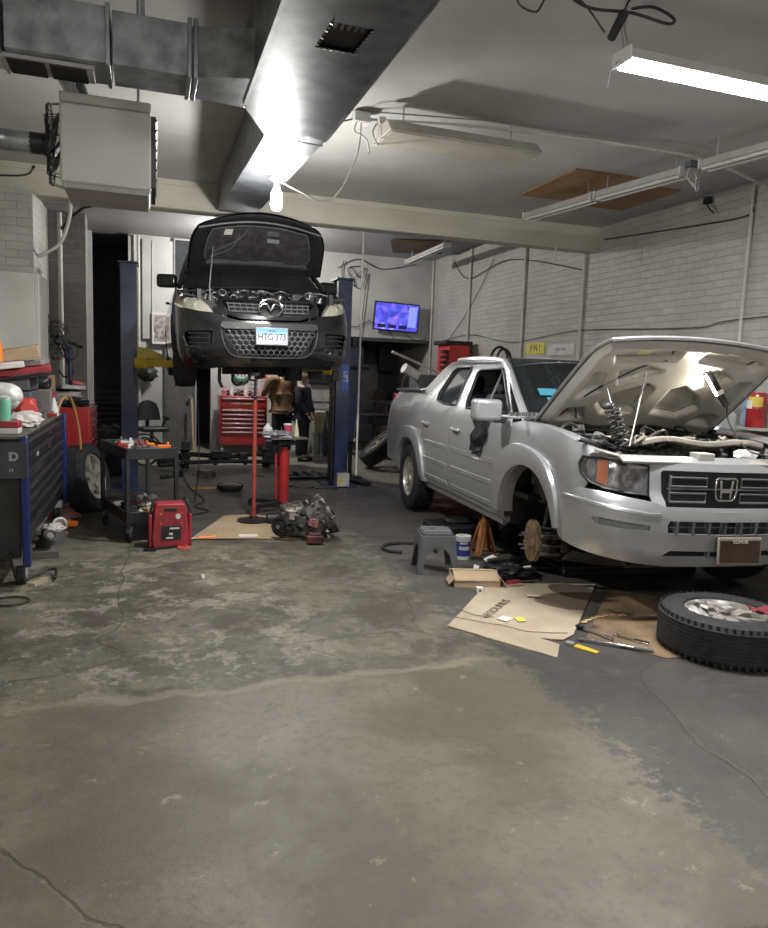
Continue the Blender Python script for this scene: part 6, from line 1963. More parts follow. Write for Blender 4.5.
# transmission jack with table
t = thing('transmission_jack', 'red hydraulic jack column with a small dark table top', 'jack', (1.44, 7.95, 0), rz=R(12))
for k, a in enumerate((200, 340, 70, 130)):
    b = MB(); c, s_ = math.cos(R(a)), math.sin(R(a)); b.box((c * .20, s_ * .20, .075), (.42, .05, .05), (0, 0, R(a))); o = b.build('leg', DARKM, t, bevel=.006)
    b = MB(); b.cyl((c * .40 - s_ * .02, s_ * .40 + c * .02, .045), (c * .40 + s_ * .02, s_ * .40 - c * .02, .045), .045); b.build('wheel', BLACK, o)
b = MB(); b.cyl((0, 0, .08), (0, 0, .66), .060, .058, 24); b.cyl((0, 0, .66), (0, 0, .70), .04); b.build('cylinder', REDP, t)
b = MB(); b.box((-.10, -.01, .38), (.022, .022, .52)); b.build('pump_handle', REDP, t, bevel=.004)
b = MB(); b.cyl((0, 0, .70), (0, 0, .80), .028); b.box((0, 0, .755), (.20, .16, .05)); b.tube([(-.12, 0, .72), (-.14, 0, .80)], .02); b.tube([(.13, -.06, .68), (.15, -.06, .78)], .012); b.build('head', DARKM, t, bevel=.006)
b = MB(); b.box((0, 0, .81), (.42, .34, .022)); b.build('table', mat('oily_board', (.10, .085, .07), .6), t, bevel=.004)
JT = .8215
t = thing('soda_cup', 'red and white drink cup on the jack table', 'cup', (1.47, 7.92, JT))
b = MB(); b.lathe([(0, 0), (.034, 0), (.047, .13), (.044, .13), (.032, .01)]); b.build('cup_body', mat('cup_red', (.5, .05, .09)), t)
b = MB(); b.lathe([(.0475, .128), (.05, .132), (.048, .145), (0, .15)]); b.build('lid', TAPEW, t)
t = thing('white_jug', 'translucent white jug at the left end of the jack table', 'jug', (1.25, 7.93, JT))
b = MB(); b.lathe([(0, 0), (.05, 0), (.052, .09), (.02, .13), (.018, .145), (0, .145)]); b.build('jug_body', TAPEW, t)
b = MB(); b.blob((0, 0, .035), (.16, .08, .04), 71, amp=.45, sub=4, flat=0); simple('foil_wrap', b, mat('grey_foil', (.30, .30, .33), .45, .2, var=.4, scale=18), 'crumpled grey wrap on the jack table', 'wrap', (1.35, 7.84, JT))
t = thing('glue_bottle', 'pale yellow cone bottle beside the cup on the jack table', 'bottle', (1.575, 7.97, JT))
b = MB(); b.lathe([(0, 0), (.032, 0), (.030, .05), (.010, .15), (.006, .19), (0, .19)]); b.build('bottle_body', mat('pale_yellow', (.5, .48, .33), .5), t)
b = MB(); b.box((0, 0, .008), (.12, .05, .014)); simple('paper_pack', b, PAPER, 'flat white packet at the front of the jack table', 'packet', (1.43, 7.81, JT))
b = MB(); b.cyl((0, 0, 0), (0, 0, .38), .13, .15, 20); simple('plastic_drum', b, mat('slate_plastic', (.05, .06, .07), .5), 'slate grey drum standing on the floor behind the jack', 'drum', (1.98, 11.9, 0))

# gearbox on the floor
t = thing('gearbox', 'greasy aluminium gearbox lying on the floor in mid bay', 'gearbox', (1.37, 6.52, 0), rz=R(-14))
def tilt(M0, l): return M0 @ V(l)
GM = TM((.16, .02, .20), (0, R(62), R(18)))
b = MB(); b.lathe([(.10, -.16), (.15, -.12), (.17, -.02), (.195, .04), (.205, .06), (.205, .075), (.18, .075), (.165, .0), (.12, -.06), (.04, -.08), (0, -.08)], GM, 30)
for k in range(12):
    a = k * PI / 6; b.cyl(GM @ V((.195 * math.cos(a), .195 * math.sin(a), .05)), GM @ V((.195 * math.cos(a), .195 * math.sin(a), .085)), .013, seg=8)
    b.box((0, 0, 0), (.012, .10, .02), M=GM @ Matrix.Rotation(a, 4, 'Z') @ TM((.165, 0, -.03), (0, 0, R(90))))
b.build('bell_housing', mat('grimy_alloy', (.16, .155, .145), .5, .6, var=.6, scale=22, bump=.4), t)
b = MB(); b.box((-.05, 0, .16), (.28, .24, .22), (R(10), R(14), R(8))); b.box((-.10, .05, .25), (.22, .18, .12), (R(10), R(-8), R(20))); b.cyl((-.22, -.04, .17), (-.05, -.02, .18), .085, .10); b.cyl((-.15, .10, .10), (.15, .14, .14), .07); b.build('gear_case', mat('grimy_alloy', (.16, .155, .145)), t, bevel=.03, seg=3)
b = MB(); b.ring((-.20, -.10, .13), (-.5, -1, .1), .075, .022); b.cyl((-.20, -.09, .13), (-.215, -.125, .132), .05); b.build('output_flange', BLACK, t)
b = MB(); b.cyl((-.215, -.125, .132), (-.222, -.14, .133), .02); b.build('shaft_end', CHROME, t)
b = MB(); b.cyl((-.10, -.10, .20), (-.10, -.10, .27), .045); b.cyl((-.10, -.10, .27), (-.10, -.10, .285), .06); b.cyl((-.125, -.10, .28), (-.13, -.10, .34), .008); b.cyl((-.075, -.10, .28), (-.07, -.10, .33), .008); b.build('sensor_cap', mat('dusty_alloy', (.42, .40, .34)), t, bevel=.003)
b = MB(); b.box((.10, -.13, .17), (.09, .05, .06), (0, R(20), 0)); b.tube([(.05, -.13, .18), (.10, -.15, .21), (.15, -.13, .18)], .012); b.build('bracket', mat('dull_pink', (.30, .10, .11), .6), t, bevel=.006)
b = MB(); b.box((.12, -.25, .05), (.15, .08, .07)); b.box((.12, -.25, .095), (.11, .06, .03)); b.build('mount', mat('dark_red_black', (.08, .02, .018), .5, var=.6, scale=20), t, bevel=.008)
rnd = random.Random(4); b = MB()
for k in range(24):
    p = V((rnd.uniform(-.2, .22), rnd.uniform(-.17, .12), rnd.uniform(.06, .28)))
    if k % 3 == 0: b.cyl(p, p + V((0, -.04, .02)), .016, seg=8)
    elif k % 3 == 1: b.tube([p, p + V((.05, -.04, .03)), p + V((.10, 0, -.02))], .010, 6, smooth=3)
    else: b.box(p, (.05, .04, .03), (rnd.random(), rnd.random(), rnd.random()))
b.build('case_fitting', DARKM, t, bevel=.003)
t = thing('roller_dolly', 'dark floor dolly bar with a roller, left of the gearbox', 'dolly', (1.15, 7.15, .016))
b = MB(); b.cyl((-.02, 0, .05), (.12, .0, .05), .05); b.box((.20, .18, .06), (.06, .40, .04), (0, 0, R(-60))); b.build('roller', BLACK, t, bevel=.004)

# far floor: subframe, pan, wood, splash shield
t = thing('subframe', 'black suspension subframe lying on the floor under the lift', 'car part', (1.15, 11.2, 0), rz=R(3))
b = MB()
b.tube([(-1.0, -.15, .10), (-.6, -.1, .13), (0, -.2, .16), (.6, -.1, .13), (.9, -.15, .12)], .035, smooth=3)
b.tube([(-1.0, .25, .15), (-.5, .2, .22), (0, .25, .17), (.5, .2, .22), (.9, .25, .15)], .04, smooth=3)
for x in (-.62, -.2, .25, .62): b.tube([(x, -.15, .12), (x + .03, .05, .20), (x, .25, .19)], .04); b.box((x, .05, .2), (.13, .16, .12))
b.build('cross_member', BLACK, t, bevel=.01)
b = MB()
for x in (-.62, .62): b = MB(); b.cyl((x, .1, .02), (x, .1, .30), .06); b.ring((x, .1, .30), (0, 0, 1), .05, .018); b.build('mount_bush', DARKM, t)
for x in (-1.0, -.9, .9): b = MB(); b.ring((x, .0, .12), (1, .2, 0), .05, .018); b.tube([(x, 0, .12), (x * .7, .1, .18)], .025); b.build('control_arm', DARKM, t)
b = MB(); b.box((-.1, -.1, .25), (.3, .12, .10)); b.build('steering_rack', DARKM, t, bevel=.008)
clutter(6, .95, 10.45, .0, .85, .12, 'small parts in front of the subframe', ['{} among the small parts before the black subframe'], 91, mats_=[DARKM, DIRTYM, ALU], size=1.6)
t = thing('drain_pan', 'round black pan on the floor in front of the subframe', 'pan', (.99, 9.25, 0))
b = MB(); b.lathe([(0, 0), (.12, 0), (.165, .05), (.17, .085), (.155, .085), (.12, .02), (0, .02)], None, 28); b.build('pan_body', BLACK, t)
b = MB(); b.lathe([(.155, .075), (.10, .095), (.03, .10), (0, .10)], None, 24); b.build('cover', mat('pan_grey', (.10, .10, .10), .3, .5), t)
b = MB(); b.box((0, 0, .012), (.36, .07, .022)); simple('wood_plank', b, WOOD, 'short wooden plank on the floor left of the round pan', 'plank', (.69, 9.45, 0), (0, 0, R(-2)))
b = MB(); b.panel([(-.38, -.22), (-.1, -.26), (.30, -.20), (.42, .05), (.30, .28), (-.05, .20), (-.36, .26)], lambda u, v: (u, v, .05 + .035 * math.sin(u * 9) * math.cos(v * 8)), .06, thick=.012)
for k in range(4): b.box((-.25 + k * .15, .0, .07), (.05, .34, .03))
simple('splash_shield', b, mat('shield_grey', (.06, .06, .062), .5, var=.4), 'black plastic splash shield flat on the floor beside the right lift column', 'car part', (2.16, 10.3, 0), (0, 0, R(8)))
b = MB(); b.box((0, 0, .03), (.12, .55, .05)); b.box((0, 0, .06), (.05, .5, .02)); simple('channel_bar', b, DARKM, 'dark metal bar on the floor right of the right lift column', 'bar', (2.78, 9.72, 0), (0, 0, R(22)), bevel=.005)
for k, (x, y, a) in enumerate(((1.98, 9.35, 12), (2.25, 9.25, -8), (1.75, 9.45, 30))):
    b = MB(); b.tube([(-.14, 0, .012), (-.05, .03, .02), (.05, -.02, .014), (.14, .02, .012)], .010, smooth=3)
    simple('rubber_seal', b, BLACK, ('leftmost', 'middle', 'rightmost')[(1, 2, 0)[k]] + ' of three black seals on the floor by the right column', 'seal', (x, y, 0), (0, 0, R(a)))
conduit([(.45, 13.6, .012), (.46, 11.5, .012), (.50, 9.6, .012), (.62, 8.6, .010), (.48, 8.2, .010), (.62, 7.9, .010), (.42, 7.7, .010)], .006, 'floor_cable', 'thin dark cable trailing across the floor left of the red stand', WIRE, smooth=6, cat='cable')
conduit([(.52, 8.2, 1.36), (.53, 8.25, .9), (.54, 8.3, .45), (.50, 8.4, .02)], .006, 'hanging_cable', 'thin cable hanging from the raised car to the floor', WIRE, smooth=4, cat='cable')
# ------------------------------------------------------------------ rear of the shop
t = thing('tool_chest', 'wide red roller cabinet against the rear wall with pale drawer pulls', 'tool chest', (1.66, 13.60, 0))
b = MB(); b.box((0, 0, .60), (.86, .46, .90)); b.build('body', REDP, t, bevel=.008)
for k, (z, h) in enumerate(((1.00, .09), (.89, .11), (.79, .08), (.71, .08), (.63, .08), (.55, .08), (.47, .08), (.39, .08))):
    b = MB(); b.box((0, -.238, z), (.78, .02, h - .012)); o = b.build('drawer', REDP, t, bevel=.004)
    if k != 1: b = MB(); b.box((0, -.258, z + .004), (.76, .02, .022)); b.build('drawer_pull', mat('bright_pull', (.62, .52, .54), .3, .5), o, bevel=.003)
b = MB(); b.box((-.14, -.252, .915), (.17, .004, .03)); b.build('badge', mat('badge_dull', (.35, .22, .24), .4), t)
b = MB(); b.box((.06, -.252, .915), (.16, .004, .03)); b.build('badge', mat('badge_green', (.30, .38, .10), .4), t)
b = MB(); b.box((0, -.236, .25), (.82, .012, .14)); b.build('bottom_panel', REDP, t)
for x in (-.38, .38):
    for y in (-.17, .17):
        b = MB(); b.cyl((x - .02, y, .06), (x + .02, y, .06), .06); b.box((x, y, .13), (.05, .06, .04)); b.build('caster', mat('caster_grey', (.25, .25, .25), .5), t)
items = [('bottle', 'pink bottle at the left end of the rear red cabinet top', (-.33, .16), (.50, .2, .22)), ('bottle', 'white bottle beside the pink one on the rear cabinet', (-.20, .18), (.5, .5, .5)),
         ('bottle', 'small dark bottle at the middle of the rear cabinet top', (-.08, .12), (.1, .05, .06)), ('bottle', 'tall white bottle at the middle of the rear cabinet top', (.06, .22), (.55, .52, .5)),
         ('bottle', 'grey bottle right of middle on the rear cabinet top', (.20, .14), (.2, .2, .22)), ('bottle', 'white and red bottle at the right end of the rear cabinet', (.33, .20), (.55, .3, .3))]
for k, (nm, lb, (x, h), c) in enumerate(items):
    b = MB(); b.lathe([(0, 0), (.045, 0), (.045, h * .6), (.018, h * .8), (.018, h), (0, h)], None, 14); simple(nm, b, mat('bottle_colour_%d' % k, c, .5), lb, 'bottle', (1.66 + x, 13.55, 1.052))
b = MB(); b.blob((0, 0, .05), (.30, .14, .06), 81, amp=.6, freq=4, sub=4, flat=0); simple('cloth_heap', b, mat('mixed_cloth', (.36, .26, .28), .8, var=.8, scale=16), 'mixed pink and grey cloth heap on the rear red cabinet', 'heap', (1.60, 13.68, 1.052))
t = thing('oval_sign', 'oval black and white wall sign with a green lower edge', 'sign', (1.68, 13.965, 1.43))
b = MB(); b.prism(arc(0, 0, .165, 0, 360, 30, .125)[:-1], 0, .02, TM((0, 0, 0), (R(90), 0, 0))); b.build('sign_board', mat('sign_black', (.04, .04, .04), .4), t)
b = MB(); b.prism(arc(0, .01, .125, 0, 360, 30, .080)[:-1], .021, .025, TM((0, 0, 0), (R(90), 0, 0))); b.build('sign_face', mat('sign_white', (.55, .56, .55), .5), t)
b = MB(); b.prism(arc(0, -.02, .15, 200, 340, 16, .10) + arc(0, -.0, .12, 340, 200, 16, .085), .021, .026, TM((0, 0, 0), (R(90), 0, 0))); b.build('sign_band', mat('sign_green', (.03, .22, .12), .5), t)
b = MB()
for x in (-.06, 0, .06): b.box((x, -.028, .01), (.016, .003, .09), (0, R(20 if x < 0 else -20 if x > 0 else 0), 0))
b.build('sign_mark', mat('sign_black', (.04, .04, .04)), t)
def poster(name, label, x, z, w, h, m, rz=0., y=13.993):
    t = thing(name, label, 'poster', (x, y, z), rot=(0, rz, 0))
    b = MB(); b.box((0, 0, 0), (w, .012, h)); b.build('sheet', PAPER, t, smooth=0)
    b = MB(); b.box((0, -.008, 0), (w * .82, .004, h * .84)); b.build('print', m, t, smooth=0)
poster('poster', 'framed collage poster on the white panel beside the raised car', .24, 2.22, .33, .56, mat('collage', (.50, .47, .46), .5, scale=14, col2=(.10, .07, .07)), y=13.90)
poster('pinned_card', 'red and white tilted card on the rear wall right of the oval sign', 2.10, 1.50, .19, .33, mat('red_white_card', (.55, .30, .30), .5, scale=8, col2=(.45, .06, .08)), R(-10))
poster('pinned_card', 'pale printed sheet right of the oval sign above the cabinet', 1.93, 1.40, .22, .40, mat('pale_print', (.50, .47, .48), .6, scale=16, col2=(.26, .2, .24)))
poster('pinned_card', 'white sheet high on the rear wall under the raised car', 1.97, 1.66, .22, .18, mat('pale_print', (.5, .47, .48)))
poster('pinned_card', 'small red and green notice by the narrow black doorway', 1.28, 1.45, .09, .20, mat('notice_mix', (.5, .2, .15), .6, scale=9, col2=(.15, .3, .15)))
b = MB(); b.blob((0, -.08, 0), (.17, .12, .14), 33, amp=.25); b.tube([(-.05, -.08, .10), (0, -.04, .22), (.05, -.08, .10)], .01); simple('tool_bag', b, BLACK, 'black bag hung on the rear wall below the yellow lift arm', 'bag', (-.01, 13.93, 1.40))
b = MB(); b.box((0, 0, .48), (.035, .03, .98)); simple('wooden_stick', b, mat('pale_stick', (.5, .36, .22), .7), 'tall pale wooden stick leaning at the edge of the grey door', 'stick', (.80, 13.72, 0), (R(-3), R(-2), 0))
b = MB(); b.box((0, 0, .10), (.16, .12, .2)); simple('dark_box', b, BLACK, 'small dark box on the floor at the foot of the grey door', 'box', (.66, 13.75, 0), bevel=.01)
# office chair
t = thing('office_chair', 'black office chair by the rear wall behind the cart', 'chair', (.06, 13.1, 0), rz=R(20))
b = MB(); b.box((0, 0, .46), (.46, .44, .08)); b.build('seat', BLACK, t, bevel=.03, seg=3)
b = MB(); b.grid(lambda u, v: ((u - .5) * (.42 - .1 * v * v), .20 + .06 * (2 * u - 1) ** 2 * -1 + .05 * v, .60 + .34 * v - .05 * (2 * u - 1) ** 2 * v), 10, 8, .05); b.build('backrest', BLACK, t)
b = MB(); b.cyl((0, 0, .12), (0, 0, .44), .03); b.box((0, .22, .52), (.06, .03, .25)); b.build('column', BLACK, t)
for k in range(5):
    a = k * 2 * PI / 5; b = MB(); b.tube([(0, 0, .13), (.27 * math.cos(a), .27 * math.sin(a), .07)], .02); o = b.build('leg', BLACK, t)
    b = MB(); b.cyl((.27 * math.cos(a) - .02, .27 * math.sin(a), .03), (.27 * math.cos(a) + .02, .27 * math.sin(a), .03), .03); b.build('caster', BLACK, o)
for s_ in (-1, 1):
    b = MB(); b.tube([(s_ * .22, .1, .46), (s_ * .27, .1, .60), (s_ * .27, -.12, .64), (s_ * .27, .15, .66)], .018, smooth=3); b.build('armrest', BLACK, t)
t = thing('hose_coil', 'coiled dark grey hose standing between the chair and the cart', 'hose', (-.05, 11.6, 0))
b = MB()
for r_ in (.18, .21, .24): b.ring((0, r_ * .3, .02 + r_), (.2, -1, .1), r_, .016, 26, 6)
b.build('coil', GREYP, t)

# bins, washer, broom at the rear
t = thing('trash_bin', 'slate grey trash bin by the rear wall left of the right lift column', 'bin', (3.14, 13.15, 0))
b = MB(); b.prism(rrect(.30, .34, .03), 0, .80, taper=1.15); b.build('bin_body', mat('slate_plastic', (.05, .06, .07)), t)
b = MB(); b.prism(rrect(.38, .42, .03), .80, .84); b.box((0, -.19, .70), (.2, .02, .03)); b.build('rim', mat('slate_plastic', (.05, .06, .07)), t, bevel=.004)
t = thing('mop_bucket', 'cream plastic bucket on a grey stand behind the navy clad person', 'bucket', (2.90, 12.75, 0))
b = MB(); b.prism(rrect(.16, .2, .02), .46, .82, taper=1.45); b.prism(rrect(.26, .30, .03), .80, .84); b.build('bucket', mat('cream_plastic', (.42, .39, .27), .5), t, bevel=.004)
b = MB(); b.box((-.05, 0, .24), (.04, .16, .48)); b.box((.06, 0, .24), (.04, .16, .48)); b.box((0, 0, .03), (.2, .2, .05)); b.build('stand', mat('stand_grey', (.16, .16, .16), .6), t)
b = MB(); b.lathe([(0, 0), (.045, 0), (.045, .22), (.02, .26), (.02, .30), (0, .30)]); simple('fire_extinguisher', b, REDP, 'small red cylinder on the floor beside the mop bucket stand', 'extinguisher', (2.74, 13.0, 0))
t = thing('broom', 'broom with green bristles leaning on the rear wall', 'broom', (3.20, 12.72, 0), rot=(R(-4), R(-11), 0))
b = MB(); b.cyl((0, 0, .16), (0, 0, 1.22), .013); b.build('handle', mat('broom_handle', (.28, .26, .24), .5), t)
b = MB(); b.prism([(-.04, .18), (.04, .18), (.14, 0.01), (-.14, 0.01)], -.03, .03, TM((0, 0, 0), (R(90), 0, 0))); b.build('bristles', mat('green_bristle', (.16, .22, .15), .8, var=.4, scale=30), t, bevel=.01)
t = thing('paper_dispenser', 'pale metal washing machine against the rear wall', 'appliance', (3.13, 13.70, 0))
b = MB(); b.box((0, 0, .66), (.42, .4, 1.3)); b.build('cabinet', mat('pale_enamel', (.34, .33, .31), .45), t, bevel=.01)
b = MB(); b.box((0, -.205, .98), (.42, .012, .02)); b.box((0, -.205, .84), (.42, .012, .014)); b.build('panel_seam', GREYP, t)
b = MB(); b.box((0, 0, .12), (.5, .42, .24)); simple('black_printer', b, BLACK, 'black box shaped machine on top of the pale washing machine', 'machine', (3.13, 13.65, 1.312), bevel=.02)

# recess
t = thing('wall_monitor', 'black monitor deep in the recess under the television', 'monitor', (5.12, 15.6, 1.92))
b = MB(); b.box((0, 0, 0), (.42, .06, .62)); b.build('housing', BLACK, t, bevel=.01)
b = MB(); b.box((0, .3, 0), (.08, .6, .08)); b.build('bracket', BLACK, t)
t = thing('creeper_board', 'brown board with a rounded top leaning in the recess', 'board', (4.95, 15.3, .0), rot=(R(-12), 0, 0))
b = MB(); b.prism([(-.19, .0), (.19, .0), (.15, .9), (.12, 1.16), (.08, 1.21), (-.08, 1.21), (-.12, 1.16), (-.15, .9)], -.02, .02, TM((0, 0, .02), (R(90), 0, 0))); b.build('board', mat('dark_brown_board', (.07, .055, .05), .6), t, bevel=.006)
b = MB(); b.tube([(-.17, -.025, .05), (-.14, -.025, .9), (-.10, -.025, 1.15), (.10, -.025, 1.15), (.14, -.025, .9), (.17, -.025, .05)], .012); b.build('frame', mat('red_brown', (.10, .04, .035), .5), t)
b = MB(); b.box((0, 0, .9), (.28, .10, 1.8)); simple('metal_locker', b, DARKM, 'dark cabinet at the left side of the recess', 'cabinet', (3.78, 14.8, 0), bevel=.01)
# bench and rubbish behind the truck
t = thing('side_bench', 'dark workbench behind the truck bed holding boxes and pipes', 'bench', (4.70, 13.2, 0))
b = MB(); b.box((0, 0, 1.0), (.9, 1.4, .05)); b.build('bench_top', DARKM, t, bevel=.006)
for sx in (-.4, .4):
    for sy in (-.65, .65): b = MB(); b.box((sx, sy, .49), (.05, .05, .98)); b.build('leg', DARKM, t)
b = MB(); b.box((0, 0, .3), (.85, 1.3, .04)); b.build('lower_shelf', DARKM, t)
b = MB(); b.cyl((-.22, 0, 0), (.24, 0, -.22), .085, .075, 20); simple('white_roll', b, TAPEW, 'thick white roll lying aslant behind the truck bed', 'roll', (4.22, 11.35, 1.66), (0, 0, R(10)))
b = MB(); b.cyl((-.5, 0, .13), (.45, 0, -.20), .022); simple('white_pipe', b, WIREW, 'slim pale pipe resting over the thick white roll', 'pipe', (4.26, 11.28, 1.78), (0, 0, R(6)))
b = MB(); b.blob((0, 0, .55), (.33, .36, .55), 51, amp=.3, sub=4, flat=0); simple('navy_bag_pile', b, mat('navy_cloth', (.02, .025, .045), .8), 'dark navy bag heap behind the tail of the truck', 'heap', (4.40, 11.55, 0))
b = MB(); b.box((0, 0, .22), (.34, .34, .44)); simple('storage_crate', b, GREYP, 'grey crate on top of the navy heap under the white roll', 'crate', (4.40, 11.45, 1.12), (0, 0, .2), bevel=.02)
b = MB()
for k in range(5): b.tube([(-.10 + .05 * k, 0, 0), (-.12 + .05 * k, .0, .35 + .05 * (k % 2)), (-.05 + .04 * k, 0, .52)], .022, smooth=3)
simple('black_hoses', b, BLACK, 'bundle of upright black hoses left of the tall red cabinet', 'hose', (4.62, 12.75, 1.03))
t = thing('tool_cabinet', 'tall red cabinet with black side racks at the right wall', 'cabinet', (5.12, 12.0, 0))
b = MB(); b.box((.05, 0, 1.05), (.40, .5, 2.1)); b.build('body', mat('bright_cabinet_red', (.55, .04, .035), .4), t, bevel=.01)
b = MB(); b.box((.03, 0, 2.13), (.52, .56, .07)); b.build('top_tray', BLACK, t, bevel=.01)
b = MB()
for k in range(9): b.box((-.20, -.20, 1.25 + k * .09), (.12, .14, .06))
b.build('side_rack', BLACK, t, bevel=.008)
t = wheel_thing('car_wheel', 'car wheel leaning aslant on the floor behind the truck tail', (3.62, 11.25, .345), (0, R(47), R(-6)), rad=.37, wid=.24, rim=.23, spokes=5)
t = thing('hand_truck', 'black low stand with small wheels behind the truck tail', 'dolly', (3.98, 12.55, 0))
b = MB(); b.box((0, 0, .80), (.55, .4, .04)); b.box((.05, 0, .70), (.4, .3, .14)); b.build('shelf', BLACK, t, bevel=.01)
b = MB(); b.tube([(-.1, 0, .75), (0, 0, .3), (-.05, 0, .1)], .03); b.box((.05, 0, .12), (.45, .3, .05)); b.build('post', BLACK, t)
for x in (-.18, .22): b = MB(); b.cyl((x, -.18, .06), (x, -.13, .06), .06); b.build('wheel', BLACK, t)
# black hoop over the truck cab
t = thing('hose_hoops', 'two black hose hoops sticking up behind the truck cab roof', 'hose', (4.93, 9.85, .06))
b = MB()
for k in (0, 1): b.tube([(-.12 + .1 * k, 0, 1.60), (-.06 + .1 * k, 0, 1.86), (.06 + .09 * k, 0, 1.95 - .03 * k), (.18 + .06 * k, 0, 1.86 - .04 * k), (.20 + .06 * k, .0, 1.6)], .020, 10, smooth=5)
b.build('hose', BLACK, t)
b = MB(); b.cyl((-.2, 0, 1.6), (.32, 0, 1.6), .03); b.tube([(.05, 0, 0), (.05, 0, 1.6)], .03); b.cyl((.05, 0, -.06), (.05, 0, -.03), .2); b.tube([(.05, 0, -.06), (.05, 0, 0)], .03); b.build('reel_stand', DARKM, t)

# shelf with red canister on the right wall by the hood
t = thing('wall_shelf', 'white wall shelf under the red canister by the open hood', 'shelf', (5.36, 5.33, 1.17))
b = MB(); b.box((0, 0, 0), (.24, .40, .025)); b.box((.10, 0, -.06), (.02, .3, .12)); b.build('board', WHITE, t, bevel=.003)
t = thing('red_canister', 'red canister with yellow and white label on the wall shelf', 'canister', (5.34, 5.30, 1.185))
b = MB(); b.lathe([(0, 0), (.085, 0), (.085, .16), (.088, .17), (.085, .18), (.085, .30), (.07, .32), (0, .32)], None, 24); b.build('canister_body', REDP, t)
b = MB(); b.lathe([(.0865, .19), (.0865, .28)], None, 16, 170, 260); b.build('label_sheet', mat('label_yellow', (.6, .48, .06), .5), t)
b = MB(); b.lathe([(.0870, .17), (.0870, .25)], None, 10, 150, 200); b.build('label_sheet', PAPER, t)
b = MB(); b.box((0, 0, .13), (.03, .17, .26)); simple('blue_card', b, mat('blue_white_card', (.45, .52, .6), .5, scale=9, col2=(.12, .25, .42)), 'blue and white card beside the red canister on the shelf', 'card', (5.42, 5.46, 1.185))
t = thing('side_table', 'cluttered dark table between the truck fender and the right wall', 'table', (5.02, 4.15, 0))
b = MB(); b.box((0, 0, .98), (.55, 1.5, .04)); b.build('table_top', DARKM, t, bevel=.005)
for sx in (-.22, .22):
    for sy in (-.7, .7): b = MB(); b.box((sx, sy, .48), (.04, .04, .96)); b.build('leg', DARKM, t)
clutter(12, 5.0, 4.15, 1.002, .16, .55, 'clutter on the table by the right wall', ['{} in the clutter on the table by the right wall'], 13, size=1.5, mats_=[BLACK, DIRTYM, mat('pinkish_rag', (.34, .16, .15)), CARD])

# ------------------------------------------------------------------ floor beside the truck
t = thing('step_stool', 'grey plastic step stool beside the truck', 'stool', (2.19, 5.27, 0), rz=R(-12))
STO = mat('stool_grey', (.085, .09, .095), .55, var=.12)
b = MB(); b.prism(rrect(.25, .24, .035), .30, .325); b.prism(rrect(.235, .225, .03), .325, .335, taper=.96); b.build('seat', STO, t, bevel=.006)
b = MB(); b.box((-.03, .02, .3365), (.035, .03, .003)); b.box((.09, .06, .3365), (.012, .02, .003)); b.build('grip_hole', BLACK, t)
for s_ in (-1, 1):   # arched side walls front/back and left/right
    ap = [(-.165, 0), (-.12, 0), (-.10, .14)] + arc(0, .14, .085, 180, 0, 8, .07)[1:-1] + [(.10, .14), (.12, 0), (.165, 0), (.125, .305), (-.125, .305)]
    b = MB(); b.prism(ap, -.008, .008, TM((0, s_ * .155, 0), (R(90 + s_ * 6), 0, 0))); b.build('leg_panel', STO, t, bevel=.003)
    b = MB(); b.prism(ap, -.008, .008, TM((s_ * .16, 0, 0), (0, R(-s_ * 6), 0)) @ TM((0, 0, 0), (R(90), 0, R(90)))); b.build('leg_panel', STO, t, bevel=.003)
t = thing('wipes_tub', 'blue and white labelled tub standing behind the cardboard box', 'tub', (2.57, 5.56, 0))
b = MB(); b.lathe([(0, .0), (.060, 0), (.064, .17), (.066, .175), (.066, .20), (.058, .20), (.055, .17), (0, .16)], None, 26); b.build('tub_body', TAPEW, t)
b = MB(); b.lathe([(.0625, .03), (.0652, .155)], None, 26); o = b.build('label_sheet', mat('label_blue', (.03, .05, .22), .4), t)
b = MB(); b.lathe([(.0645, .085), (.0655, .115)], None, 6, 215, 300); b.lathe([(.0652, .135), (.066, .15)], None, 6, 220, 280); b.build('label_marks', mat('label_mark_white', (.55, .57, .6), .5), o)
t = thing('jack_stand', 'rusty orange jack stand under the truck sill', 'jack stand', (2.84, 5.72, 0))
b = MB()
for k in range(4):
    a = PI / 4 + k * PI / 2; c, s_ = math.cos(a), math.sin(a)
    b.add([V((c * .125, s_ * .125, 0)), V((c * .125 - s_ * .03, s_ * .125 + c * .03, 0)), V((c * .03 - s_ * .03, s_ * .03 + c * .03, .27)), V((c * .03 + s_ * .03, s_ * .03 - c * .03, .27)), V((c * .125 + s_ * .03, s_ * .125 - c * .03, 0))], [(0, 1, 2, 3, 4)])
    b.box((c * .125, s_ * .125, .006), (.06, .06, .012), (0, 0, a))
    b.tube([(c * .11, s_ * .11, .02), (c * .035, s_ * .035, .27)], .017, 6)
b.cyl((0, 0, .24), (0, 0, .30), .05, .045); b.build('base_frame', mat('rusty_orange', (.42, .16, .04), .6, .1, var=.5, scale=16, col2=(.22, .08, .03), bump=.2), t)
b = MB(); b.cyl((0, 0, .28), (0, 0, .40), .022); b.box((0, 0, .40), (.10, .05, .03)); b.box((.05, 0, .42), (.012, .05, .03)); b.box((-.05, 0, .42), (.012, .05, .03)); b.build('saddle', mat('rusty_orange', (.42, .16, .04)), t, bevel=.004)
b = MB(); b.box((0, 0, .28), (.10, .02, .03), (0, .3, 0)); b.build('locking_pawl', DARKM, t)
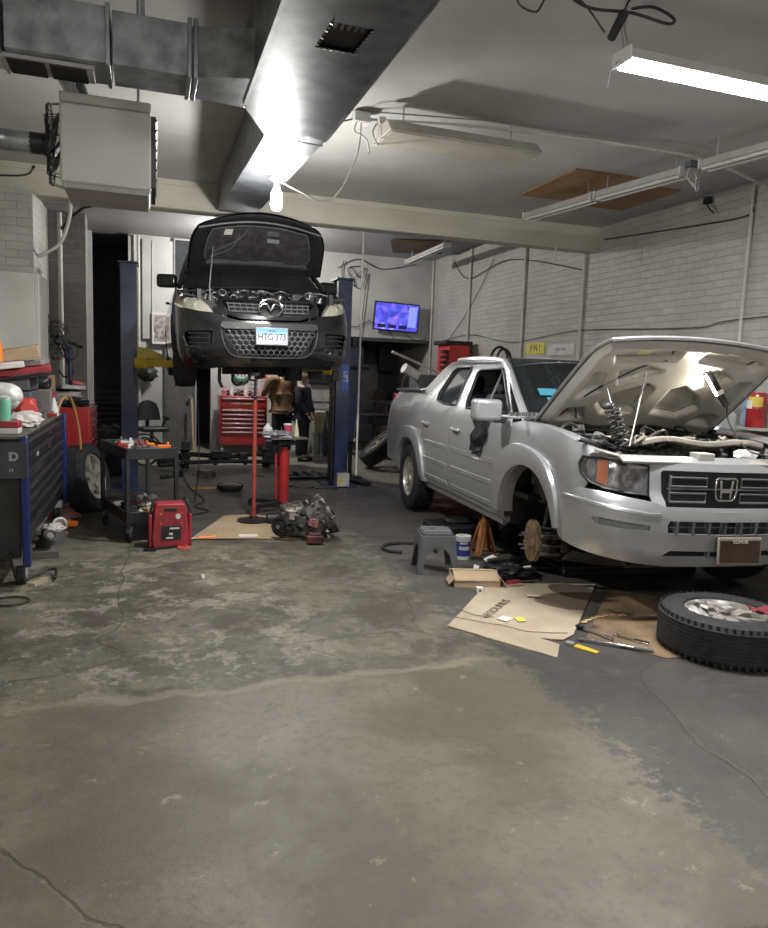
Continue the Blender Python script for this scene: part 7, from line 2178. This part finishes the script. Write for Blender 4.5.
# dark tyre standing in the wheel well and slabs beneath the truck
t = wheel_thing('car_wheel', 'car wheel standing upright under the truck sill behind the brake disc', (3.30, 6.08, .302), (0, 0, R(-14)), rad=.30, wid=.23, rim=.19, spokes=5)
b = MB(); b.box((0, 0, .07), (.62, .42, .12)); b.box((0, 0, .15), (.3, .2, .05)); simple('transmission_pan', b, DARKM, 'dark grey flat part on the floor behind the stool', 'car part', (2.90, 6.40, 0), (0, 0, R(-6)), bevel=.02)
conduit([(2.10, 5.80, .015), (2.0, 5.86, .015), (1.99, 6.0, .015), (2.10, 6.12, .015), (2.32, 6.10, .015), (2.45, 5.95, .015), (2.40, 5.76, .015)], .015, 'drive_belt', 'black rubber belt loop lying behind the step stool', RUBBER, smooth=6, cat='belt')
# open cardboard box
t = thing('cardboard_box', 'open flattened cardboard box in front of the jack stand', 'box', (2.35, 4.86, 0), rz=R(-14))
b = MB(); b.box((0, 0, .004), (.34, .26, .008)); 
for s_ in (1, -1): b.box((s_ * .17, 0, .035), (.006, .26, .07)); b.box((0, s_ * .13, .03), (.34, .006, .06))
b.build('tray', CARD, t)
b = MB(); b.box((0, .06, .085), (.34, .18, .006), (R(-12), 0, 0)); b.build('lid_flap', CARD, t); b = MB(); b.box((0, -.075, .078), (.34, .14, .006), (R(22), 0, 0)); b.build('front_flap', CARD, t)
b = MB(); b.box((.195, -.04, .05), (.07, .2, .005), (0, R(48), 0)); b.box((-.19, -.05, .045), (.06, .16, .005), (0, R(-50), 0)); b.build('side_flap', CARD, t)
t = thing('small_white_box', 'tiny white box with a black dot on the floor before the cardboard box', 'box', (2.28, 4.61, 0), rz=R(-15))
b = MB(); b.box((0, 0, .022), (.045, .04, .044)); b.build('carton', PAPER, t, bevel=.002); b = MB(); b.cyl((0, -.0195, .022), (0, -.022, .022), .008); b.build('dot', BLACK, t)
b = MB(); b.blob((0, 0, .05), (.20, .16, .06), 91, amp=.5, freq=3, sub=4, flat=0); b.tube([(-.15, .1, .1), (0, 0, .14), (.16, .08, .06)], .02, smooth=4); simple('black_parts_bag', b, BLACK, 'black crumpled plastic and hoses beside the cardboard box', 'heap', (2.72, 4.98, 0))
for k, (x, y, z, a, s_, lb) in enumerate(((2.60, 5.10, .115, 20, .07, 'white torn packet on top of the black plastic heap'), (2.80, 4.86, .10, -30, .04, 'small white scrap at the right of the black plastic heap'), (2.52, 5.18, .02, 60, .06, 'narrow white scrap behind the cardboard box'))):
    b = MB(); b.box((0, 0, 0), (s_ * 1.5, s_ * .7, .008)); simple('torn_packet', b, PAPER, lb, 'scrap', (x, y, z), (R(15), R(-12), R(a)))
b = MB(); b.box((0, 0, .02), (.5, .07, .03), (0, 0, R(-18))); b.box((.1, .12, .02), (.5, .05, .025), (0, 0, R(-10))); b.box((-.1, .2, .02), (.3, .06, .03), (0, 0, R(20))); simple('wiper_arms', b, DARKM, 'dark bars on the floor beneath the brake disc', 'car part', (2.98, 5.12, 0), bevel=.005)
# big kraft board, oil stain and writing
KB = [(1.77, 4.0), (2.18, 3.39), (2.30, 3.56), (2.24, 3.68), (2.36, 3.62), (2.47, 3.68), (3.25, 4.60), (2.60, 4.78), (2.36, 4.70)]
def kraft():
    m = bpy.data.materials.new('kraft_with_oil'); m.use_nodes = True; nt = m.node_tree; N = nt.nodes.new; L = nt.links.new
    bs = nt.nodes['Principled BSDF']; bs.inputs['Roughness'].default_value = .8
    tc = N('ShaderNodeTexCoord'); nz = N('ShaderNodeTexNoise'); nz.inputs['Scale'].default_value = 3; nz.inputs['Detail'].default_value = 6; L(tc.outputs['Object'], nz.inputs['Vector'])
    mp = N('ShaderNodeMapping'); mp.inputs['Location'].default_value = (-2.88, -4.28, 0); L(tc.outputs['Object'], mp.inputs[0])
    mp2_ = N('ShaderNodeMapping'); mp2_.inputs['Rotation'].default_value = (0, 0, R(20)); mp2_.inputs['Scale'].default_value = (3.2, 4.8, 0); L(mp.outputs[0], mp2_.inputs[0])
    ln = N('ShaderNodeVectorMath'); ln.operation = 'LENGTH'; L(mp2_.outputs[0], ln.inputs[0])
    ad = N('ShaderNodeMath'); ad.operation = 'MULTIPLY_ADD'; L(nz.outputs['Fac'], ad.inputs[0]); ad.inputs[1].default_value = .7; L(ln.outputs['Value'], ad.inputs[2])
    mr = N('ShaderNodeMapRange'); mr.inputs[1].default_value = 1.30; mr.inputs[2].default_value = 1.38; L(ad.outputs[0], mr.inputs[0])
    rp = N('ShaderNodeValToRGB'); rp.color_ramp.elements[0].position = .35; rp.color_ramp.elements[1].position = .65; rp.color_ramp.elements[0].color = (.33, .27, .19, 1); rp.color_ramp.elements[1].color = (.42, .355, .26, 1); L(nz.outputs['Fac'], rp.inputs[0])
    mx = N('ShaderNodeMix'); mx.data_type = 'RGBA'; mx.inputs[6].default_value = (.13, .095, .065, 1); L(mr.outputs[0], mx.inputs[0]); L(rp.outputs[0], mx.inputs[7]); L(mx.outputs[2], bs.inputs['Base Color'])
    return m
t = thing('cardboard_sheet', 'large kraft cardboard sheet with an oil stain beside the brake disc', 'cardboard', (0, 0, 0))
b = MB(); b.panel(KB, lambda u, v: (u, v, .010 + .004 * math.sin(u * 6 + v * 3)), .08, thick=.006); b.build('sheet', kraft(), t)
b = MB(); M_ = TM((2.22, 4.22, .0175), (0, 0, R(43))); b.text('VKSOUNUS', .085, M_, .001); b.build('lettering', mat('faded_ink', (.12, .10, .08), .7), t, smooth=0)
b = MB(); b.box((2.18, 4.02, .017), (.085, .075, .002), (0, 0, R(30))); b.build('sticker', PAPER, t, smooth=0)
b = MB(); b.box((2.27, 3.985, .0175), (.06, .085, .002), (0, 0, R(-10))); b.build('sticker', mat('sticker_yellow', (.62, .58, .12), .5), t, smooth=0)
b = MB(); b.tube([(1.87, 4.12, .016), (2.05, 3.95, .016), (2.10, 3.92, .016), (2.20, 3.78, .016), (2.35, 3.72, .016), (2.44, 3.70, .016)], .0025, 5); b.tube([(1.95, 4.28, .016), (2.02, 4.12, .016), (2.12, 4.06, .016)], .0025, 5); b.build('tear_line', mat('tear_dark', (.16, .12, .08), .8), t)
b = MB(); b.panel([(2.52, 3.62), (2.80, 3.24), (3.20, 3.25), (3.75, 4.0), (3.30, 4.50)], lambda u, v: (u, v, .005), .12, thick=.004); simple('cardboard_sheet', b, mat('brown_stained_card', (.20, .135, .075), .8, var=.3, scale=4), 'darker brown cardboard sheet partly under the fallen wheel', 'cardboard', (0, 0, 0))
rnd = random.Random(6)
for k in range(9):
    b = MB(); b.box((0, 0, 0), (rnd.uniform(.03, .07), rnd.uniform(.015, .03), .004)); simple('cardboard_scrap', b, mat('scrap_yellow', (.55, .38, .16), .8), 'small torn yellow cardboard scrap between the two brown sheets', 'scrap', (2.56 + k * .055, 3.86 + k * .012 + rnd.uniform(-.03, .03), .010), (0, 0, rnd.uniform(-.6, .6)), 'torn scraps on the darker cardboard')
b = MB(); b.box((0, 0, 0), (.09, .05, .003)); simple('paper_scrap', b, mat('scrap_cream', (.58, .46, .32), .8), 'pale torn paper scrap on the kraft sheet beside the oil stain', 'scrap', (2.61, 4.42, .020), (0, 0, R(-20)))
# tools on the floor
t = thing('screwdriver', 'red handled screwdriver at the top edge of the kraft sheet', 'tool', (2.60, 4.71, .034), rz=R(6))
b = MB(); b.cyl((-.05, 0, 0), (.06, 0, 0), .017, .014); b.build('handle', REDD, t); b = MB(); b.cyl((.06, 0, 0), (.24, .01, -.008), .005); b.build('shaft', STEEL, t)
t = thing('putty_knife', 'yellow flat scraper on the floor at the corner of the kraft sheet', 'scraper', (2.42, 3.46, 0), rz=R(-62))
b = MB(); b.prism([(-.085, -.025), (.06, -.02), (.06, .02), (-.085, .028)][::-1], 0.001, .010, TM((.01, 0, 0))); b.build('blade_cover', YELLOWP, t, bevel=.002)
b = MB(); b.cyl((-.11, 0, .002), (-.11, 0, .016), .026); b.build('washer', mat('pale_metal', (.45, .44, .40), .4, .5), t)
t = thing('breaker_bar', 'long chrome ratchet bar with a ribbed grey handle on the floor', 'tool', (2.62, 3.46, .016), rz=R(-41))
b = MB(); b.cyl((-.20, 0, 0), (.10, 0, 0), .0085); b.cyl((-.22, 0, 0), (-.19, 0, 0), .014); b.build('shaft', CHROME, t)
b = MB(); b.lathe([(.015, .10 + k * .012 + j) if j else (.0125, .10 + k * .012) for k in range(9) for j in (0, .006)] + [(0, .21)], Matrix.Rotation(R(90), 4, 'Y'), 12); b.build('grip', mat('grip_grey', (.15, .17, .16), .6), t)
t = thing('pry_tool', 'short steel pry tool standing out from the darker cardboard', 'tool', (2.61, 3.68, .014), rz=R(-70))
b = MB(); b.box((0, 0, 0), (.17, .018, .010)); b.box((.11, 0, 0), (.06, .03, .012)); b.build('bar', STEEL, t, bevel=.002); b = MB(); b.box((-.10, 0, .004), (.05, .026, .018)); b.build('grip', BLACK, t)
t = thing('ratchet', 'small chrome ratchet lying beside the fallen wheel', 'tool', (2.77, 3.52, .014), rz=R(-58))
b = MB(); b.cyl((-.09, 0, 0), (.03, 0, 0), .006); b.cyl((-.10, 0, -.008), (-.10, 0, .010), .016); b.box((.06, 0, 0), (.09, .028, .014)); b.build('body', CHROME, t, bevel=.003); b = MB(); b.box((.06, 0, .009), (.07, .016, .004)); b.build('grip', BLACK, t)
t = wheel_thing('car_wheel', 'alloy wheel lying flat on the floor in front of the truck', (3.25, 3.30, .125), (0, R(90), R(15)), rad=.375, wid=.245, rim=.225, spokes=6)
b = MB(); b.grid(lambda u, v: ((u - .5) * .30, (v - .5) * .10 * (1 - .4 * u), .012 + .012 * math.sin(u * 14 + v * 3) + .01 * math.sin(v * 9)), 22, 8, .004); simple('red_rag', b, mat('dark_red_cloth', (.22, .025, .035), .8), 'dark red rag draped on the fallen wheel', 'rag', (3.43, 3.11, .262), (0, 0, R(-28)))
b = MB()
for k in range(9): b.box((.10 * math.cos(k * .8) - .02 * k, .09 * math.sin(k * .9), .012 + .006 * (k % 3)), (.07, .05, .02), (.2 * (k % 3), .1 * k, k))
simple('torn_foil', b, mat('foil_pale', (.50, .49, .47), .4, .3, var=.4, scale=20), 'crumpled pale foil scraps heaped on the fallen wheel', 'scrap', (3.19, 3.34, .22), bevel=.003)
b = MB(); b.box((0, 0, .03), (1.2, .5, .05)); b.tube([(-.6, -.2, .06), (0, -.25, .08), (.6, -.2, .05)], .03, smooth=3); simple('plastic_undertray', b, BLACK, 'black undertray lying in the dark beneath the truck nose', 'car part', (3.75, 5.05, 0), (0, 0, R(-5)), bevel=.01)

# ------------------------------------------------------------------ people
SKIN = mat('skin', (.42, .25, .18), .55, var=.08)
NAVY = mat('navy_workwear', (.016, .022, .045), .8, var=.25, bump=.2)
BROWNJ = mat('brown_duck_jacket', (.22, .135, .065), .85, var=.25, scale=9, bump=.3)
DARKT = mat('dark_trousers', (.015, .016, .022), .85, var=.2)
HAIR = mat('dark_hair', (.02, .015, .012), .7)


def skin(verts, edges, radii, sub=2):
    me = bpy.data.meshes.new('sk'); me.from_pydata([V(v) for v in verts], edges, []); me.update()
    ob = bpy.data.objects.new('sk', me); COL.objects.link(ob)
    sk = ob.modifiers.new('skin', 'SKIN'); ss = ob.modifiers.new('sub', 'SUBSURF'); ss.levels = sub; ss.render_levels = sub
    for i, r_ in enumerate(radii):
        rr = r_ if hasattr(r_, '__len__') else (r_, r_)
        me.skin_vertices[0].data[i].radius = rr
        me.skin_vertices[0].data[i].use_root = (i == 0)
    dg = bpy.context.evaluated_depsgraph_get(); dg.update()
    m2 = bpy.data.meshes.new_from_object(ob.evaluated_get(dg))
    bpy.data.objects.remove(ob); bpy.data.meshes.remove(me)
    return m2


def chain(groups):
    """groups: list of (points, radii, parent index or None) -> verts, edges, radii"""
    vs, es, rs = [], [], []
    for pts, rad, par in groups:
        prev = par
        for p, r_ in zip(pts, rad):
            vs.append(p); rs.append(r_); i = len(vs) - 1
            if prev is not None: es.append((prev, i))
            prev = i
    return vs, es, rs


def add_mesh(b, me):
    b.bm.from_mesh(me); bpy.data.meshes.remove(me); return b


def head(b, c, rz, tiltx=0.):
    """face toward local -Y turned by rz"""
    M = TM(c, (tiltx, 0, rz))
    bm = bmesh.new(); bmesh.ops.create_uvsphere(bm, u_segments=28, v_segments=20, radius=1)
    for v in bm.verts:
        x, y, z = v.co
        w = .074 * (1 - .22 * max(0, -z) ** 1.5); d = .096; h = .118
        X, Y, Z = x * w, y * d, z * h
        if y < 0:
            Y *= .93
            Y -= .022 * math.exp(-((X / .012) ** 2 + ((Z + .018) / .022) ** 2))      # nose
            Y += .010 * (math.exp(-(((X - .030) / .016) ** 2 + ((Z - .012) / .012) ** 2)) + math.exp(-(((X + .030) / .016) ** 2 + ((Z - .012) / .012) ** 2)))
            Y -= .006 * math.exp(-((X / .024) ** 2 + ((Z + .058) / .009) ** 2))      # lips
            Y -= .010 * math.exp(-((X / .03) ** 2 + ((Z + .098) / .02) ** 2))        # chin
        v.co = M @ V((X, Y, Z))
    me = bpy.data.meshes.new('h'); bm.to_mesh(me); bm.free(); add_mesh(b, me)
    for s_ in (-1, 1):
        b.sphere(M @ V((s_ * .076, .008, -.005)), (.012, .018, .030), 10)
    return M


def hand(b, wrist, direction, up, s_=1, curl=.5):
    """palm with five unequal, bent fingers growing from the wrist"""
    d = V(direction).normalized(); u = V(up); u = (u - d * u.dot(d)).normalized(); side = d.cross(u) * s_
    w = V(wrist)
    vs = [w, w + d * .045, w + d * .085]; es = [(0, 1), (1, 2)]; rs = [(.026, .018), (.036, .016), (.036, .014)]
    add_mesh(b, skin(vs, es, rs, 2))
    for k, (off, L_) in enumerate(((-.028, .070), (-.010, .080), (.010, .074), (.028, .058))):
        p0 = w + d * .075 + side * off; a = curl * .6
        d1 = (d * math.cos(a) - u * math.sin(a)); d2 = (d * math.cos(a * 2.2) - u * math.sin(a * 2.2))
        p1 = p0 + d1 * L_ * .5; p2 = p1 + d2 * L_ * .45
        add_mesh(b, skin([p0, p1, p2], [(0, 1), (1, 2)], [.0095, .0085, .007], 1))
    p0 = w + d * .03 - side * .028; dt = (d * .7 - side * .7 - u * .3).normalized()
    p1 = p0 + dt * .035; p2 = p1 + (d * .9 - u * .4).normalized() * .032
    add_mesh(b, skin([p0, p1, p2], [(0, 1), (1, 2)], [.013, .011, .009], 1))


def person(loc, rz, label, jacket, trousers, arms, lean=0., head_rz=0., head_tilt=0., scale=1., bulk=1.):
    t = thing('person', label, 'person', loc, rz=rz)
    t.scale = (scale * bulk, scale * bulk, scale)
    Z = lambda z: lean * max(0, z - .95) * .6
    hip, waist, chest, neckb, nk, hd = [(0, -Z(z), z) for z in (.95, 1.08, 1.30, 1.44, 1.50, 1.62)]
    G = []
    body = [([hip, waist, chest, neckb, nk, (0, -Z(1.56) - .008, 1.56)], [(.14, .10), (.13, .095), (.155, .11), (.07, .06), (.052, .05), (.05, .05)], None)]
    ai = {}
    for s_, key in ((-1, 'L'), (1, 'R')):
        sh, el, wr = [V(p) for p in arms[key]]
        body.append(([sh, el, wr], [.054, .042, .028], 2))
    for s_ in (-1, 1):
        body.append(([(s_ * .09, 0, .90), (s_ * .10, -.01, .50), (s_ * .11, .01, .10), (s_ * .115, -.07, .045), (s_ * .12, -.15, .035)], [.085, .058, .042, .04, .032], 0))
    vs, es, rs = chain(body)
    b = MB(); add_mesh(b, skin(vs, es, rs, 2)); Mh = head(b, (0, -Z(1.66) - .012, 1.665), head_rz, head_tilt)
    for s_, key in ((-1, 'L'), (1, 'R')):
        el, wr = V(arms[key][1]), V(arms[key][2]); hand(b, wr, wr - el, (0, -.3, 1), s_)
    b.build('body', SKIN, t, smooth=70, recalc=True)
    # jacket
    jb = [([hip, waist, chest, (0, -Z(1.43), 1.43)], [(.185, .135), (.175, .13), (.185, .135), (.095, .085)], None)]
    for s_, key in ((-1, 'L'), (1, 'R')):
        sh, el, wr = [V(p) for p in arms[key]]
        jb.append(([sh, sh.lerp(el, .5), el, el.lerp(wr, .9)], [.078, .068, .062, .046], 2))
    jb.append(([(0, 0, .84)], [(.185, .135)], 0))
    vs, es, rs = chain(jb); b = MB(); add_mesh(b, skin(vs, es, rs, 2)); b.build('jacket', jacket, t, smooth=70)
    tb = [([(0, 0, .93)], [(.15, .11)], None)]
    for s_ in (-1, 1): tb.append(([(s_ * .09, 0, .82), (s_ * .10, -.01, .50), (s_ * .11, .01, .09)], [.105, .083, .066], 0))
    vs, es, rs = chain(tb); b = MB(); add_mesh(b, skin(vs, es, rs, 2)); b.build('trousers', trousers, t, smooth=70)
    for s_ in (-1, 1):
        b = MB(); add_mesh(b, skin([(s_ * .11, .03, .05), (s_ * .115, -.07, .045), (s_ * .12, -.16, .04)], [(0, 1), (1, 2)], [(.05, .05), (.052, .045), (.045, .038)], 2)); b.build('boot', BLACK, t)
    # hair
    b = MB(); bm = bmesh.new(); bmesh.ops.create_uvsphere(bm, u_segments=24, v_segments=18, radius=1)
    bmesh.ops.delete(bm, geom=[v for v in bm.verts if v.co.z < (.35 if v.co.y < -.1 else -.45)], context='VERTS')
    for v in bm.verts: v.co = Mh @ V((v.co.x * .083, v.co.y * .104, v.co.z * .126))
    me = bpy.data.meshes.new('h'); bm.to_mesh(me); bm.free(); add_mesh(b, me); b.build('hair', HAIR, t, smooth=70)
    return t


person((2.53, 12.3, 0), R(60), 'person in navy work clothes standing in profile under the raised car', NAVY, DARKT,
       {'L': [(-.20, 0, 1.40), (-.24, -.02, 1.12), (-.20, -.16, .92)], 'R': [(.20, 0, 1.40), (.24, -.02, 1.12), (.20, -.14, .92)]}, head_rz=R(-30), head_tilt=R(-8), scale=.885, bulk=1.2)
person((2.28, 12.88, 0), R(205), 'person in a brown work jacket standing beside the person in navy', BROWNJ, DARKT,
       {'L': [(-.21, 0, 1.41), (-.27, -.10, 1.14), (-.14, -.32, 1.10)], 'R': [(.21, 0, 1.41), (.27, -.10, 1.14), (.14, -.32, 1.10)]}, lean=.3, scale=1.0, bulk=1.12)
# ------------------------------------------------------------------ light and camera
def area(name, loc, sx, sy, energy, rot=(0, 0, 0), col=(1, .97, .93)):
    l = bpy.data.lights.new(name, 'AREA'); l.shape = 'RECTANGLE'; l.size = sx; l.size_y = sy; l.energy = energy; l.color = col
    o = bpy.data.objects.new(name, l); COL.objects.link(o); o.location = loc; o.rotation_euler = rot
    return o
def point(name, loc, r, energy, col=(1, .96, .9)):
    l = bpy.data.lights.new(name, 'POINT'); l.shadow_soft_size = r; l.energy = energy; l.color = col
    o = bpy.data.objects.new(name, l); COL.objects.link(o); o.location = loc
    return o


area('lit_tube_light', (2.97, 3.455, 3.180), 1.16, .10, 62, (0, 0, R(1)), (1, .97, .97))
point('bulb_light', (.985, 6.0, 2.77), .05, 52, (1, .98, .94))
sl = bpy.data.lights.new('bulb_down_light', 'SPOT'); sl.spot_size = R(176); sl.spot_blend = .4; sl.energy = 50; sl.shadow_soft_size = .05; sl.color = (1, .98, .94)
so = bpy.data.objects.new('bulb_down_light', sl); COL.objects.link(so); so.location = (.985, 6.0, 2.77)
# twin tube lamps behind the photographer and another bulb over the rear bay (hidden by the raised car)
tb_ = tube_fixture('ceiling_light', (1.0, -.9, 3.30), 1.22, 'twin tube lamp lighting the front bay', True, rz=R(1))
for k in (-.4, 0, .4): point('front_tube_light', (1.0 + k, -.9, 3.20), .04, 36, (1, .97, .93))
t = thing('ceiling_bulb', 'bare bulb over the rear bay, behind the raised car', 'light', (1.6, 12.35, 3.83))
b = MB(); b.lathe([(0, .015), (.055, .012), (.058, 0), (.045, -.02), (.026, -.03), (.024, -.075), (0, -.075)]); b.build('socket', TAPEW, t)
b = MB(); b.lathe([(0, -.075), (.022, -.075), (.045, -.12), (.047, -.20), (.02, -.25), (0, -.252)]); b.build('bulb', bm_, t)
point('rear_bulb_light', (1.6, 12.35, 3.53), .05, 135, (1, .97, .92))
# the hand lamp under the hood
lp = bpy.data.lights.new('work_lamp_light', 'AREA'); lp.shape = 'RECTANGLE'; lp.size = .02; lp.size_y = .16; lp.energy = 3.6; lp.color = (1, .92, .76)
lo = bpy.data.objects.new('work_lamp_light', lp); COL.objects.link(lo)
for o in bpy.data.objects:
    if o.name == 'work_lamp':
        M_ = o.matrix_basis
        lo.location = M_ @ V((-.034, 0, .07))
        lo.rotation_euler = V((-.85, -.10, .12)).to_track_quat('-Z', 'Z').to_euler()

w = bpy.data.worlds.new('World'); scene.world = w; w.use_nodes = True
w.node_tree.nodes['Background'].inputs[0].default_value = (.5, .55, .6, 1)
w.node_tree.nodes['Background'].inputs[1].default_value = .05

cam = bpy.data.cameras.new('Camera')
co = bpy.data.objects.new('Camera', cam); COL.objects.link(co)
M_ = Matrix((( RR.x, RU.x, -RF.x), (RR.y, RU.y, -RF.y), (RR.z, RU.z, -RF.z))).to_4x4()
co.matrix_world = Matrix.Translation(V((0, 0, CAM_H))) @ M_
cam.sensor_fit = 'HORIZONTAL'; cam.sensor_width = 36; cam.lens = 723 / 768 * 36
cam.clip_end = 100; cam.clip_start = .05
scene.camera = co
scene.view_settings.view_transform = 'Standard'
scene.view_settings.look = 'None'
scene.view_settings.gamma = 1
scene.view_settings.exposure = 1.0
scene.view_settings.use_curve_mapping = False
